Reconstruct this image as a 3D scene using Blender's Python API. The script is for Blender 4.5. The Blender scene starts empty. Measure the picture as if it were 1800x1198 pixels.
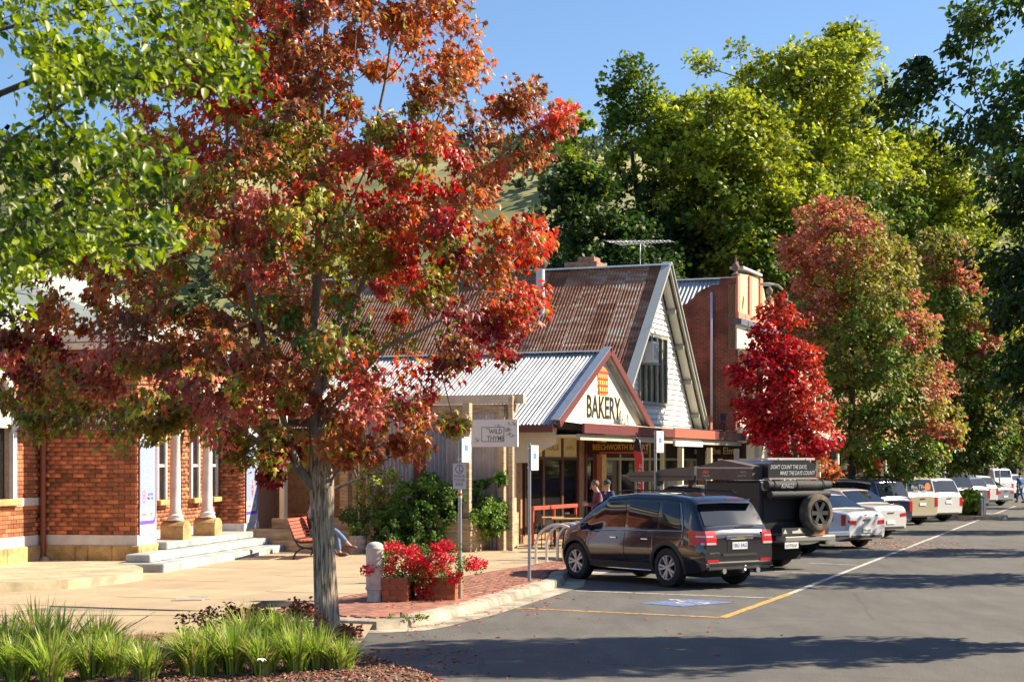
import bpy, math, random
import numpy as np
from mathutils import Vector, Matrix
R=math.radians; PI=math.pi
random.seed(7); RNG=np.random.default_rng(11)
S=bpy.context.scene; COL=S.collection
# ---------------------------------------------------------------- camera
F=3000.0; YH=814.0; H=2.28          # focal length in photo pixels, horizon row, eye height
cd=bpy.data.cameras.new('camera'); cam=bpy.data.objects.new('camera',cd); COL.objects.link(cam)
cam.location=(0,0,H); cam.rotation_euler=(R(90),0,0)
cd.sensor_width=36; cd.lens=F/1800*36; cd.shift_y=(YH-599)/1800; cd.clip_end=6000; cd.clip_start=.1
cd.dof.use_dof=True; cd.dof.focus_distance=23; cd.dof.aperture_fstop=7.1
S.camera=cam
# ---------------------------------------------------------------- light
SUN_EL=37; SUN_AZ=12                 # azimuth measured from +X towards +Y
w=bpy.data.worlds.new('World'); S.world=w; w.use_nodes=True
nt=w.node_tree; bg=nt.nodes['Background']; sky=nt.nodes.new('ShaderNodeTexSky'); sky.sky_type='NISHITA'
sky.sun_disc=False; sky.sun_elevation=R(SUN_EL); sky.sun_rotation=R(90-SUN_AZ); sky.air_density=1.0; sky.dust_density=.7; sky.ozone_density=5.5; sky.altitude=300
nt.links.new(sky.outputs[0],bg.inputs[0]); bg.inputs[1].default_value=.078
sl=bpy.data.lights.new('sun','SUN'); sl.energy=5.0; sl.angle=R(.5); sl.color=(1,.87,.67)
so=bpy.data.objects.new('sun',sl); COL.objects.link(so)
sd=Vector((math.cos(R(SUN_AZ))*math.cos(R(SUN_EL)),math.sin(R(SUN_AZ))*math.cos(R(SUN_EL)),math.sin(R(SUN_EL))))
so.rotation_euler=sd.to_track_quat('Z','Y').to_euler(); so.location=sd*60
S.view_settings.view_transform='Standard'; S.view_settings.look='None'; S.view_settings.exposure=1.25; S.view_settings.gamma=1
S.view_settings.use_curve_mapping=False
# ---------------------------------------------------------------- materials
MC={}
def node(nt,t,**k):
    n=nt.nodes.new(t)
    for a,b in k.items():
        if a.startswith('i_'): n.inputs[int(a[2:]) if a[2:].isdigit() else a[2:]].default_value=b
        else: setattr(n,a,b)
    return n
def mat(name,c,rough=.7,var=.0,scale=4,bump=0,bscale=60,metal=0,c2=None,coat=0,spec=.5,coords='Object',em=0,stretch=None,detail=4,island=0,contrast=(.35,.65)):
    if name in MC: return MC[name]
    m=bpy.data.materials.new(name); m.use_nodes=True; t=m.node_tree; L=t.links
    p=t.nodes['Principled BSDF']; p.inputs['Roughness'].default_value=rough; p.inputs['Metallic'].default_value=metal
    p.inputs['Specular IOR Level'].default_value=spec; p.inputs['Coat Weight'].default_value=coat; p.inputs['Coat Roughness'].default_value=.04
    p.inputs['Base Color'].default_value=(*c,1)
    if em: p.inputs['Emission Color'].default_value=(*c,1); p.inputs['Emission Strength'].default_value=em
    if var or c2 or bump:
        tc=node(t,'ShaderNodeTexCoord'); mp=node(t,'ShaderNodeMapping'); L.new(tc.outputs[coords],mp.inputs[0])
        if stretch: mp.inputs['Scale'].default_value=stretch
    if var or c2:
        n=node(t,'ShaderNodeTexNoise',i_Scale=scale,i_Detail=detail,i_Roughness=.65); L.new(mp.outputs[0],n.inputs[0])
        cr=node(t,'ShaderNodeValToRGB'); L.new(n.outputs[0],cr.inputs[0]); e=cr.color_ramp.elements
        e[0].position=contrast[0]; e[1].position=contrast[1]
        a=tuple(max(0,x*(1-var)) for x in c); b=c2 if c2 else tuple(min(1,x*(1+var)) for x in c)
        e[0].color=(*a,1); e[1].color=(*b,1); out=cr.outputs[0]
    else: out=None
    if island:
        oi=node(t,'ShaderNodeObjectInfo'); ge=node(t,'ShaderNodeNewGeometry'); ad=node(t,'ShaderNodeMath',operation='ADD'); fr=node(t,'ShaderNodeMath',operation='FRACT')
        L.new(oi.outputs['Random'],ad.inputs[0]); L.new(ge.outputs['Random Per Island'],ad.inputs[1]); L.new(ad.outputs[0],fr.inputs[0])
        cr=node(t,'ShaderNodeValToRGB'); L.new(fr.outputs[0],cr.inputs[0]); e=cr.color_ramp.elements
        e[0].color=(1-island,1-island,1-island,1); e[1].color=(1+island,1+island*.8,1+island*.6,1)
        mx=node(t,'ShaderNodeMix',data_type='RGBA',blend_type='MULTIPLY'); mx.inputs[0].default_value=1
        if out: L.new(out,mx.inputs[6])
        else: mx.inputs[6].default_value=(*c,1)
        L.new(cr.outputs[0],mx.inputs[7]); out=mx.outputs[2]
    if out: L.new(out,p.inputs['Base Color'])
    if bump:
        n=node(t,'ShaderNodeTexNoise',i_Scale=bscale,i_Detail=5); L.new(mp.outputs[0],n.inputs[0])
        b=node(t,'ShaderNodeBump',i_Strength=bump,i_Distance=.02); L.new(n.outputs[0],b.inputs['Height']); L.new(b.outputs[0],p.inputs['Normal'])
    MC[name]=m; return m
def paint(name,c,rough=.25,metal=0,coat=1): return mat(name,c,rough,metal=metal,coat=coat)
def leafmat(name,c=None,trans=.38,rough=.5,island=.25,spec=.35):
    """leaf shader; colour from the vertex colour 'Col' (which kind of leaf: red, olive...) or the object's own colour"""
    if name in MC: return MC[name]
    m=bpy.data.materials.new(name); m.use_nodes=True; t=m.node_tree; L=t.links
    p=t.nodes['Principled BSDF']; p.inputs['Roughness'].default_value=rough; p.inputs['Specular IOR Level'].default_value=spec
    if c=='obj': src=node(t,'ShaderNodeObjectInfo').outputs['Color']
    elif c is None: src=node(t,'ShaderNodeAttribute',attribute_name='Col').outputs[0]
    else: rg=node(t,'ShaderNodeRGB'); rg.outputs[0].default_value=(*c,1); src=rg.outputs[0]
    if island and c!='obj':
        ge=node(t,'ShaderNodeNewGeometry'); hs=node(t,'ShaderNodeHueSaturation'); mr=node(t,'ShaderNodeMapRange',i_3=1-island,i_4=1+island)
        L.new(ge.outputs['Random Per Island'],mr.inputs[0]); L.new(mr.outputs[0],hs.inputs['Value']); L.new(src,hs.inputs['Color']); src=hs.outputs[0]
    L.new(src,p.inputs['Base Color'])
    tr=node(t,'ShaderNodeBsdfTranslucent'); hs2=node(t,'ShaderNodeHueSaturation'); hs2.inputs['Saturation'].default_value=1.05; hs2.inputs['Value'].default_value=1.5
    L.new(src,hs2.inputs['Color']); L.new(hs2.outputs[0],tr.inputs[0])
    mx=node(t,'ShaderNodeMixShader'); mx.inputs[0].default_value=trans; L.new(p.outputs[0],mx.inputs[1]); L.new(tr.outputs[0],mx.inputs[2])
    L.new(mx.outputs[0],t.nodes['Material Output'].inputs[0]); MC[name]=m; return m
# ---------------------------------------------------------------- helpers
def G(px,py,z=0):
    d=F*(H-z)/(py-YH); return Vector(((px-900)/F*d,d,z))
def mesh_np(name,V,faces_flat,counts,mtl,col=None,smooth=False):
    me=bpy.data.meshes.new(name); V=np.asarray(V,dtype=np.float32)
    me.vertices.add(len(V)); me.vertices.foreach_set('co',V.ravel())
    fl=np.asarray(faces_flat,dtype=np.int32).ravel(); ct=np.asarray(counts,dtype=np.int32)
    me.loops.add(len(fl)); me.loops.foreach_set('vertex_index',fl)
    me.polygons.add(len(ct)); st=np.concatenate([[0],np.cumsum(ct)[:-1]]).astype(np.int32)
    me.polygons.foreach_set('loop_start',st); me.polygons.foreach_set('loop_total',ct)
    if smooth: me.polygons.foreach_set('use_smooth',np.ones(len(ct),dtype=bool))
    if col is not None:
        a=me.attributes.new('Col','FLOAT_COLOR','POINT'); c4=np.ones((len(V),4),dtype=np.float32); c4[:,:3]=col; a.data.foreach_set('color',c4.ravel())
    me.update(calc_edges=True)
    if mtl: me.materials.append(mtl)
    return me
def props(o,label=None,cat=None,group=None,kind=None):
    if label: o['label']=label
    if cat: o['category']=cat
    if group: o['group']=group
    if kind: o['kind']=kind
    return o
def link(name,me,parent=None,loc=(0,0,0),rz=0,**k):
    o=bpy.data.objects.new(name,me); COL.objects.link(o); o.location=loc
    if rz: o.rotation_euler=(0,0,rz)
    if parent: o.parent=parent
    props(o,**k); return o
def thing(name,label,cat,loc=(0,0,0),rz=0,group=None):
    o=bpy.data.objects.new(name,None); COL.objects.link(o); o.location=loc; o.rotation_euler=(0,0,rz); o.empty_display_size=.2
    return props(o,label,cat,group)
def dup(r,loc,rz=None,label=None,scale=None):
    c=r.copy(); COL.objects.link(c); c.location=loc
    if rz is not None: c.rotation_euler=(r.rotation_euler[0],r.rotation_euler[1],rz)
    if label: c['label']=label
    if scale: c.scale=scale
    def rec(a,b):
        for ch in [x for x in KIDS(a)]:
            d=ch.copy(); COL.objects.link(d); d.parent=b; rec(ch,d)
    rec(r,c); return c
def KIDS(a): return [x for x in COL.objects if x.parent==a]
class MB:
    def __init__(s): s.v=[]; s.f=[]; s.sm=[]
    def add(s,vs,fs,sm=False):
        b=len(s.v); s.v+= [tuple(v) for v in vs]; s.f+=[[b+i for i in f] for f in fs]; s.sm+=[sm]*len(fs); return s
    def box(s,x0,x1,y0,y1,z0,z1,bev=0,M=None):
        if bev and min(x1-x0,y1-y0,z1-z0)>2.2*bev:
            b=bev; xs=(x0,x1); ys=(y0,y1); zs=(z0,z1); vs=[];
            for i in (0,1):
                for j in (0,1):
                    for k in (0,1):
                        si,sj,sk=(b,-b)[i],(b,-b)[j],(b,-b)[k]
                        vs+=[(xs[i],ys[j]+sj,zs[k]+sk),(xs[i]+si,ys[j],zs[k]+sk),(xs[i]+si,ys[j]+sj,zs[k])]
            q=lambda i,j,k,a:(i*4+j*2+k)*3+a
            fs=[]
            for i in (0,1):
                f=[q(i,0,0,0),q(i,0,1,0),q(i,1,1,0),q(i,1,0,0)]; fs.append(f if i==0 else f[::-1])
                f=[q(0,i,0,1),q(1,i,0,1),q(1,i,1,1),q(0,i,1,1)]; fs.append(f if i==0 else f[::-1])
                f=[q(0,0,i,2),q(0,1,i,2),q(1,1,i,2),q(1,0,i,2)]; fs.append(f if i==0 else f[::-1])
            for i in (0,1):
                for j in (0,1):
                    f=[q(i,j,0,0),q(i,j,0,1),q(i,j,1,1),q(i,j,1,0)]; fs.append(f if (i+j)%2 else f[::-1])
                    f=[q(i,0,j,0),q(i,0,j,2),q(i,1,j,2),q(i,1,j,0)]; fs.append(f if (i+j)%2==0 else f[::-1])
                    f=[q(0,i,j,1),q(0,i,j,2),q(1,i,j,2),q(1,i,j,1)]; fs.append(f if (i+j)%2 else f[::-1])
                    for k in (0,1):
                        f=[q(i,j,k,0),q(i,j,k,1),q(i,j,k,2)]; fs.append(f if (i+j+k)%2==0 else f[::-1])
        else:
            vs=[(x,y,z) for x in (x0,x1) for y in (y0,y1) for z in (z0,z1)]
            fs=[[0,1,3,2],[4,6,7,5],[0,4,5,1],[2,3,7,6],[0,2,6,4],[1,5,7,3]]
        if M is not None: vs=[M@Vector(v) for v in vs]
        return s.add(vs,fs)
    def hexa(s,p): return s.add(p,[[0,1,3,2],[4,6,7,5],[0,4,5,1],[2,3,7,6],[0,2,6,4],[1,5,7,3]])
    def tube(s,pts,r,n=8,cap=True,sm=True):
        pts=[Vector(p) for p in pts]; m=len(pts); rr=r if hasattr(r,'__len__') else [r]*m
        vs=[]; fs=[]; ref=None
        for i,p in enumerate(pts):
            t=(pts[min(i+1,m-1)]-pts[max(i-1,0)])
            t=t.normalized() if t.length>1e-9 else Vector((0,0,1))
            if ref is None: ref=Vector((1,0,0)) if abs(t.x)<.8 else Vector((0,1,0))
            a=(ref-t*ref.dot(t)).normalized(); b=t.cross(a); ref=a
            for k in range(n):
                g=2*PI*k/n; vs.append(p+(a*math.cos(g)+b*math.sin(g))*rr[i])
        for i in range(m-1):
            for k in range(n):
                k2=(k+1)%n; fs.append([i*n+k,i*n+k2,(i+1)*n+k2,(i+1)*n+k])
        s.add(vs,fs,sm)
        if cap: s.add(vs[:n],[list(range(n))[::-1]]); s.add(vs[-n:],[list(range(n))])
        return s
    def lathe(s,prof,n=16,c=(0,0,0),axis='z',sm=True,cap=True):
        vs=[]; fs=[]
        for (r,z) in prof:
            for k in range(n):
                a=2*PI*k/n; x,y=r*math.cos(a),r*math.sin(a)
                if axis=='z': p=(c[0]+x,c[1]+y,c[2]+z)
                elif axis=='y': p=(c[0]+x,c[1]+z,c[2]-y)
                else: p=(c[0]+z,c[1]+x,c[2]+y)
                vs.append(p)
        for i in range(len(prof)-1):
            for k in range(n): fs.append([i*n+k,i*n+(k+1)%n,(i+1)*n+(k+1)%n,(i+1)*n+k])
        s.add(vs,fs,sm)
        if cap:
            if prof[0][0]>1e-4: s.add(vs[:n],[list(range(n))[::-1]])
            if prof[-1][0]>1e-4: s.add(vs[-n:],[list(range(n))])
        return s
    def prism(s,poly,a0,a1,axis='z'):
        """poly of 2D points extruded along axis from a0 to a1"""
        def P(p,a): return (p[0],p[1],a) if axis=='z' else ((p[0],a,p[1]) if axis=='y' else (a,p[0],p[1]))
        n=len(poly); vs=[P(p,a0) for p in poly]+[P(p,a1) for p in poly]
        return s.add(vs,[list(range(n))[::-1],list(range(n,2*n))]+[[i,(i+1)%n,n+(i+1)%n,n+i] for i in range(n)])
    def sphere(s,c,r,n=10,m=6,sc=(1,1,1)):
        pr=[(math.sin(PI*i/m),-math.cos(PI*i/m)) for i in range(m+1)]
        k=len(s.v); s.lathe([(max(a,1e-5),b) for a,b in pr],n,cap=False)
        for i in range(k,len(s.v)):
            v=s.v[i]; s.v[i]=(c[0]+v[0]*r*sc[0],c[1]+v[1]*r*sc[1],c[2]+v[2]*r*sc[2])
        return s
    def grid(s,fn,nu,nv,sm=True):
        vs=[fn(i/nu,j/nv) for i in range(nu+1) for j in range(nv+1)]
        return s.add(vs,[[i*(nv+1)+j,(i+1)*(nv+1)+j,(i+1)*(nv+1)+j+1,i*(nv+1)+j+1] for i in range(nu) for j in range(nv)],sm)
    def xf(s,M,k=0):
        for i in range(k,len(s.v)): s.v[i]=tuple(M@Vector(s.v[i]))
        return s
    def mesh(s,name,m):
        me=bpy.data.meshes.new(name); me.from_pydata(s.v,[],s.f); me.polygons.foreach_set('use_smooth',s.sm)
        if any(s.sm):
            import bmesh; b=bmesh.new(); b.from_mesh(me); bmesh.ops.remove_doubles(b,verts=b.verts,dist=1e-5)
            bmesh.ops.recalc_face_normals(b,faces=b.faces)
            for e in b.edges:
                if len(e.link_faces)==2 and e.calc_face_angle(0)>.7: e.smooth=False
            b.to_mesh(me); b.free()
        else:
            import bmesh; b=bmesh.new(); b.from_mesh(me); bmesh.ops.recalc_face_normals(b,faces=b.faces); b.to_mesh(me); b.free()
        me.update()
        if m: me.materials.append(m)
        return me
    def build(s,name,m,parent=None,**k): return link(name,s.mesh(name,m),parent,**k)
def TR(x=0,y=0,z=0,rx=0,ry=0,rz=0,s=1): return Matrix.Translation((x,y,z))@Matrix.Rotation(rz,4,'Z')@Matrix.Rotation(ry,4,'Y')@Matrix.Rotation(rx,4,'X')@Matrix.Scale(s,4)
def frame(o,phi):
    """street frame: local x runs away along the street, local y away from the road"""
    return (o[0],o[1],0), R(90-phi)
def text(body,size,m,parent,M,name='lettering',sx=1,depth=.004,align='CENTER',shear=0,bold=0,spacing=1):
    c=bpy.data.curves.new('t','FONT'); c.body=body; c.size=size; c.align_x=align; c.align_y='CENTER'; c.extrude=depth; c.shear=shear; c.offset=bold; c.resolution_u=2; c.space_character=spacing
    o=bpy.data.objects.new('t',c); COL.objects.link(o); dg=bpy.context.evaluated_depsgraph_get(); me=bpy.data.meshes.new_from_object(o.evaluated_get(dg))
    bpy.data.objects.remove(o); bpy.data.curves.remove(c)
    me.transform(Matrix.Diagonal((sx,1,1,1))); me.transform(M); me.materials.clear(); me.materials.append(m); me.name=name
    return link(name,me,parent)
def glyphs(n,w,h,m,parent,M,seed=1,depth=.002,name='faded_print'):
    """print too small in the photograph to be read: a run of letter sized strokes, w wide"""
    r=random.Random(seed+n*7); k=MB(); st=w/n
    for i in range(n):
        if n>5 and r.random()<.12: continue
        x=-w/2+i*st; a=h*r.uniform(.75,1); q=st*.2
        k.box(x,x+q,-h/2,-h/2+a,0,depth)
        if r.random()<.75: k.box(x+q,x+st*.72,-h/2+a*.8,-h/2+a,0,depth)
        if r.random()<.6: k.box(x+q,x+st*.72,-h/2+a*.38,-h/2+a*.55,0,depth)
        if r.random()<.5: k.box(x+st*.55,x+st*.74,-h/2,-h/2+a*.8,0,depth*.9)
    return k.xf(M).build(name,m,parent,kind='stuff')
# text plane matrices: reading on a wall that faces local -y / -x
def face_my(x,y,z): return TR(x,y,z,rx=R(90))
def face_mx(x,y,z): return Matrix.Translation((x,y,z))@Matrix.Rotation(R(-90),4,'Z')@Matrix.Rotation(R(90),4,'X')
BOXF=np.array([[0,1,3,2],[4,6,7,5],[0,4,5,1],[2,3,7,6],[0,2,6,4],[1,5,7,3]])
BOXV=np.array([(x,y,z) for x in (-.5,.5) for y in (-.5,.5) for z in (-.5,.5)])
def pieces(name,stuffname,mtl,parent,items,key,limit=300,bev=.06):
    """items: (center, size, 3x3 axes as columns); the first `limit` by key become objects, the others one 'stuff' part"""
    items=sorted(items,key=key); M0=MB().box(-.5,.5,-.5,.5,-.5,.5)
    me=M0.mesh(name,mtl)
    for c,sz,A in items[:limit]:
        o=bpy.data.objects.new(name,me); COL.objects.link(o); o.parent=parent
        m=Matrix(A).to_4x4()@Matrix.Diagonal((*sz,1)); o.matrix_local=Matrix.Translation(c)@m
    rest=items[limit:]
    if rest:
        V=[];n=len(rest)
        C=np.array([list(i[0]) for i in rest]); Z=np.array([list(i[1]) for i in rest]); A=np.array([np.array(i[2]) for i in rest])
        V=np.einsum('nij,nkj->nki',A,BOXV[None]*Z[:,None,:])+C[:,None,:]
        Fc=BOXF[None]+(np.arange(n)*8)[:,None,None]
        o=link(stuffname,mesh_np(stuffname,V.reshape(-1,3),Fc,np.full(n*6,4),mtl),parent,kind='stuff')
# ---------------------------------------------------------------- trees
def wpt(px,py,d): return np.array([(px-900)/F*d,d,H+(YH-py)/F*d])
def tpl(half,cx=.32,fold=.34,curl=.30):
    o=[(0,0)]+half+[(0,1)]+[(-x,y) for x,y in half[::-1]]
    v=[(0,cx,.02)]+[(x,y,-fold*abs(x)-curl*y*y) for x,y in o]; n=len(o)
    return np.array(v),np.array([[0,1+i,1+(i+1)%n] for i in range(n)])
MAPLE_HI=tpl([(.05,.02),(.25,-.1),(.27,.06),(.54,.14),(.36,.24),(.55,.55),(.35,.5),(.3,.56),(.13,.4),(.16,.66),(.09,.72)])
MAPLE=tpl([(.28,-.06),(.22,.14),(.54,.36),(.2,.4),(.13,.68)])
MAPLE_LO=tpl([(.38,.0),(.18,.25),(.42,.55)])
OVAL=(np.array([(0,0,0),(.3,.28,.09),(.26,.66,.05),(0,1,-.16),(-.26,.66,.05),(-.3,.28,.09)]),np.array([[0,1,2,3],[0,3,4,5]]))
RHOMB=(np.array([(0,0,0),(.36,.45,.1),(0,1,-.1),(-.36,.45,.1)]),np.array([[0,1,2,3]]))
def unit(a): return a/np.maximum(np.linalg.norm(a,axis=-1,keepdims=True),1e-9)
def basis(P,ctr,droop,rng,out=.6,rnd=.7,upn=.5):
    n=len(P); o=P-ctr; o[:,2]*=.3; o=unit(o)
    d=unit(o*out+np.array([0,0,-droop])+rng.normal(0,rnd,(n,3))*.6)
    nn=unit(o*.5+np.array([0,0,upn])+rng.normal(0,rnd,(n,3))*.7)
    nn=unit(nn-d*np.sum(nn*d,1,keepdims=True)); s=np.cross(d,nn)
    return s,d,nn
def emit_leaves(name,P,B,size,T,col,m,parent,kind=None,jit=.3,rng=RNG):
    tv,tf=T; n=len(P); sz=size*(1+rng.uniform(-jit,jit,n)); s,d,nn=B
    V=P[:,None,:]+sz[:,None,None]*(tv[None,:,0,None]*s[:,None,:]+tv[None,:,1,None]*d[:,None,:]+tv[None,:,2,None]*nn[:,None,:])
    Fc=tf[None]+(np.arange(n)*len(tv))[:,None,None]
    C=np.repeat(np.clip(col,0,1),len(tv),axis=0)
    me=mesh_np(name,V.reshape(-1,3),Fc,np.full(n*len(tf),tf.shape[1]),m,C)
    return link(name,me,parent,kind=kind)
LOCNP=np.array
def skeleton(chains,C,step=.45,rng=RNG,jit=.06,up=.35):
    pos=[];par=[]
    for ch in chains:
        ch=[np.asarray(p,float) for p in ch]
        # subdivide
        pts=[]
        for a,b in zip(ch[:-1],ch[1:]):
            k=max(1,int(np.linalg.norm(b-a)/step))
            for i in range(k): pts.append(a+(b-a)*i/k)
        pts.append(ch[-1])
        if pos:
            A=np.array(pos); j=int(np.argmin(np.linalg.norm(A-pts[0],axis=1))); pts=pts[1:] if np.linalg.norm(A[j]-pts[0])<step else pts
        else: j=-1
        for p in pts: pos.append(p); par.append(j); j=len(pos)-1
    A=np.array(pos); dist=[np.min(np.linalg.norm(A-c,axis=1)) for c in C]
    for ci in np.argsort(dist):
        c=C[ci]; A=np.array(pos); dl=A-c; L=np.linalg.norm(dl,axis=1)
        cost=L+1.3*np.maximum(0,dl[:,2]+.25*L)
        cost[0]+=1; j=int(np.argmin(cost)); a=A[j]; Lj=L[j]; k=max(1,int(Lj/step)); lift=Lj*.12
        for i in range(1,k+1):
            t=i/k; p=a+(c-a)*t+np.array([0,0,-lift*math.sin(PI*t)*.6])+(rng.normal(0,jit,3)*min(1,Lj) if i<k else 0)
            pos.append(p); par.append(j); j=len(pos)-1
    return np.array(pos),np.array(par)
def skin(pos,par,r0,rmin,expo=None,sides=6,floor=None):
    n=len(pos); w=np.zeros(n); kids=np.bincount(par[par>=0],minlength=n); w[kids==0]=1
    for i in range(n-1,0,-1):
        if par[i]>=0: w[par[i]]+=w[i]
    e=expo or math.log(r0/rmin)/math.log(max(w[0],2)); r=rmin*w**e
    if floor is not None: r=np.maximum(r,floor)
    idx=np.where(par>=0)[0]; a=pos[par[idx]]; b=pos[idx]; t=unit(b-a)
    ref=np.where(np.abs(t[:,[0]])<.8,np.array([[1.,0,0]]),np.array([[0,1.,0]])); u=unit(ref-t*np.sum(ref*t,1,keepdims=True)); v=np.cross(t,u)
    g=2*PI*np.arange(sides)/sides; ring=u[:,None]*np.cos(g)[None,:,None]+v[:,None]*np.sin(g)[None,:,None]
    ra=np.minimum(r[par[idx]],r[idx]*1.35); rb=r[idx]
    V=np.concatenate([(a-t*ra[:,None]*.3)[:,None]+ring*ra[:,None,None],(b+t*rb[:,None]*.2)[:,None]+ring*rb[:,None,None]],1)
    k=np.arange(sides); q=np.stack([k,(k+1)%sides,(k+1)%sides+sides,k+sides],1)
    return V,q,rb
def wood(name,pos,par,r0,rmin,m,parent,sides=6,floor=None,split=None,expo=None):
    V,q,rb=skin(pos,par,r0,rmin,expo,sides,floor)
    def mk(sel,nm,kind=None):
        if not sel.any(): return
        v=V[sel]; n=len(v); Fc=q[None]+(np.arange(n)*sides*2)[:,None,None]
        link(nm,mesh_np(nm,v.reshape(-1,3),Fc,np.full(n*sides,4),m,smooth=True),parent,kind=kind)
    if split: mk(rb>=split,'limbs'); mk(rb<split,'twigs',kind='stuff')
    else: mk(rb>0,name)
def crown(rows,d,n,rng=RNG,kd=1.,shell=.5,wts=None,yoff=0):
    """rows: (py, px_left, px_right) outline of the crown at its distance; clusters fill the solid of that outline"""
    rows=sorted(rows); ys=np.array([r[0] for r in rows],float); l=np.array([r[1] for r in rows],float); r=np.array([r[2] for r in rows],float)
    W=r-l; cw=np.cumsum((W[1:]+W[:-1])**1.35*np.diff(ys)); cw=np.concatenate([[0],cw])/cw[-1]
    py=np.interp(rng.random(n),cw,ys); L=np.interp(py,ys,l); Rr=np.interp(py,ys,r); c=(L+Rr)/2; hw=(Rr-L)/2
    rad=rng.random(n)**shell; th=rng.random(n)*2*PI
    X=((c+hw*rad*np.cos(th))-900)/F*d; Y=d+yoff+hw*rad*np.sin(th)/F*d*kd; Z=H+(YH-py)/F*d
    return np.stack([X,Y,Z],1)
def PXY(P,d): return 900+P[:,0]/d*F, YH-(P[:,2]-H)/d*F
def blobcol(px,py,blobs,rng,sharp=2.2,noise=.25):
    b=np.array([(x,y,r) for x,y,r,_ in blobs],float); D=((px[:,None]-b[None,:,0])**2+(py[:,None]-b[None,:,1])**2)/b[None,:,2]**2
    D=np.sqrt(D)*np.exp(rng.normal(0,noise,D.shape)); return np.argmin(D,1)
BARK=mat('bark_grey_brown',(.33,.255,.175),.9,var=.75,scale=7,bump=1,bscale=9,stretch=(6,6,.6),contrast=(.36,.6))
BARK2=mat('bark_limbs',(.20,.17,.14),.85,var=.4,scale=12,bump=.4,bscale=30,stretch=(3,3,1))
BARKD=mat('bark_dark',(.075,.058,.045),.9,var=.4,scale=8,bump=.5,bscale=20,stretch=(3,3,.7))
LEAF=leafmat('leaf_foliage',None,trans=.36); LEAFO=leafmat('leaf_single','obj',trans=.36)
GLOSSY=leafmat('pear_leaf_foliage',None,trans=.36,rough=.40,spec=.4); GLOSSO=leafmat('pear_leaf_single','obj',trans=.36,rough=.40,spec=.4); MLEAF=leafmat('maple_leaf_foliage',None,trans=.38,rough=.42,spec=.45); MLEAFO=leafmat('maple_leaf_single','obj',trans=.38,rough=.42,spec=.45)
def leaf_objects(P,B,size,T,col,m,parent,k,rng=RNG,name='leaf'):
    """the k leaves nearest the viewer stand as single objects; returns the mask of the others"""
    tv,tf=T; me=mesh_np(name,tv,tf,np.full(len(tf),tf.shape[1]),m)
    dist=np.linalg.norm(P-np.array([0,0,H]),axis=1); 
    scr=900+P[:,0]/P[:,1]*F; vis=(scr>5)&(scr<1795)&(H+(0)+P[:,2]>-9); sy=YH-(P[:,2]-H)/P[:,1]*F; vis&=(sy>5)
    dist=np.where(vis,dist,1e9); ix=np.argsort(dist)[:k]; s,d,nn=B
    for i in ix:
        o=bpy.data.objects.new(name,me); COL.objects.link(o); o.parent=parent; z=size*(1+rng.uniform(-.2,.3))
        Mx=Matrix(((s[i,0]*z,d[i,0]*z,nn[i,0]*z,P[i,0]),(s[i,1]*z,d[i,1]*z,nn[i,1]*z,P[i,1]),(s[i,2]*z,d[i,2]*z,nn[i,2]*z,P[i,2]),(0,0,0,1)))
        o.matrix_local=Mx; o.color=(*np.clip(col[i],0,1),1)
    mask=np.ones(len(P),bool); mask[ix]=False; return mask
def root_at(name,label,base,group=None,cat='tree'):
    t=thing(name,label,cat,tuple(base),group=group); return t,np.array(base,float)
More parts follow.
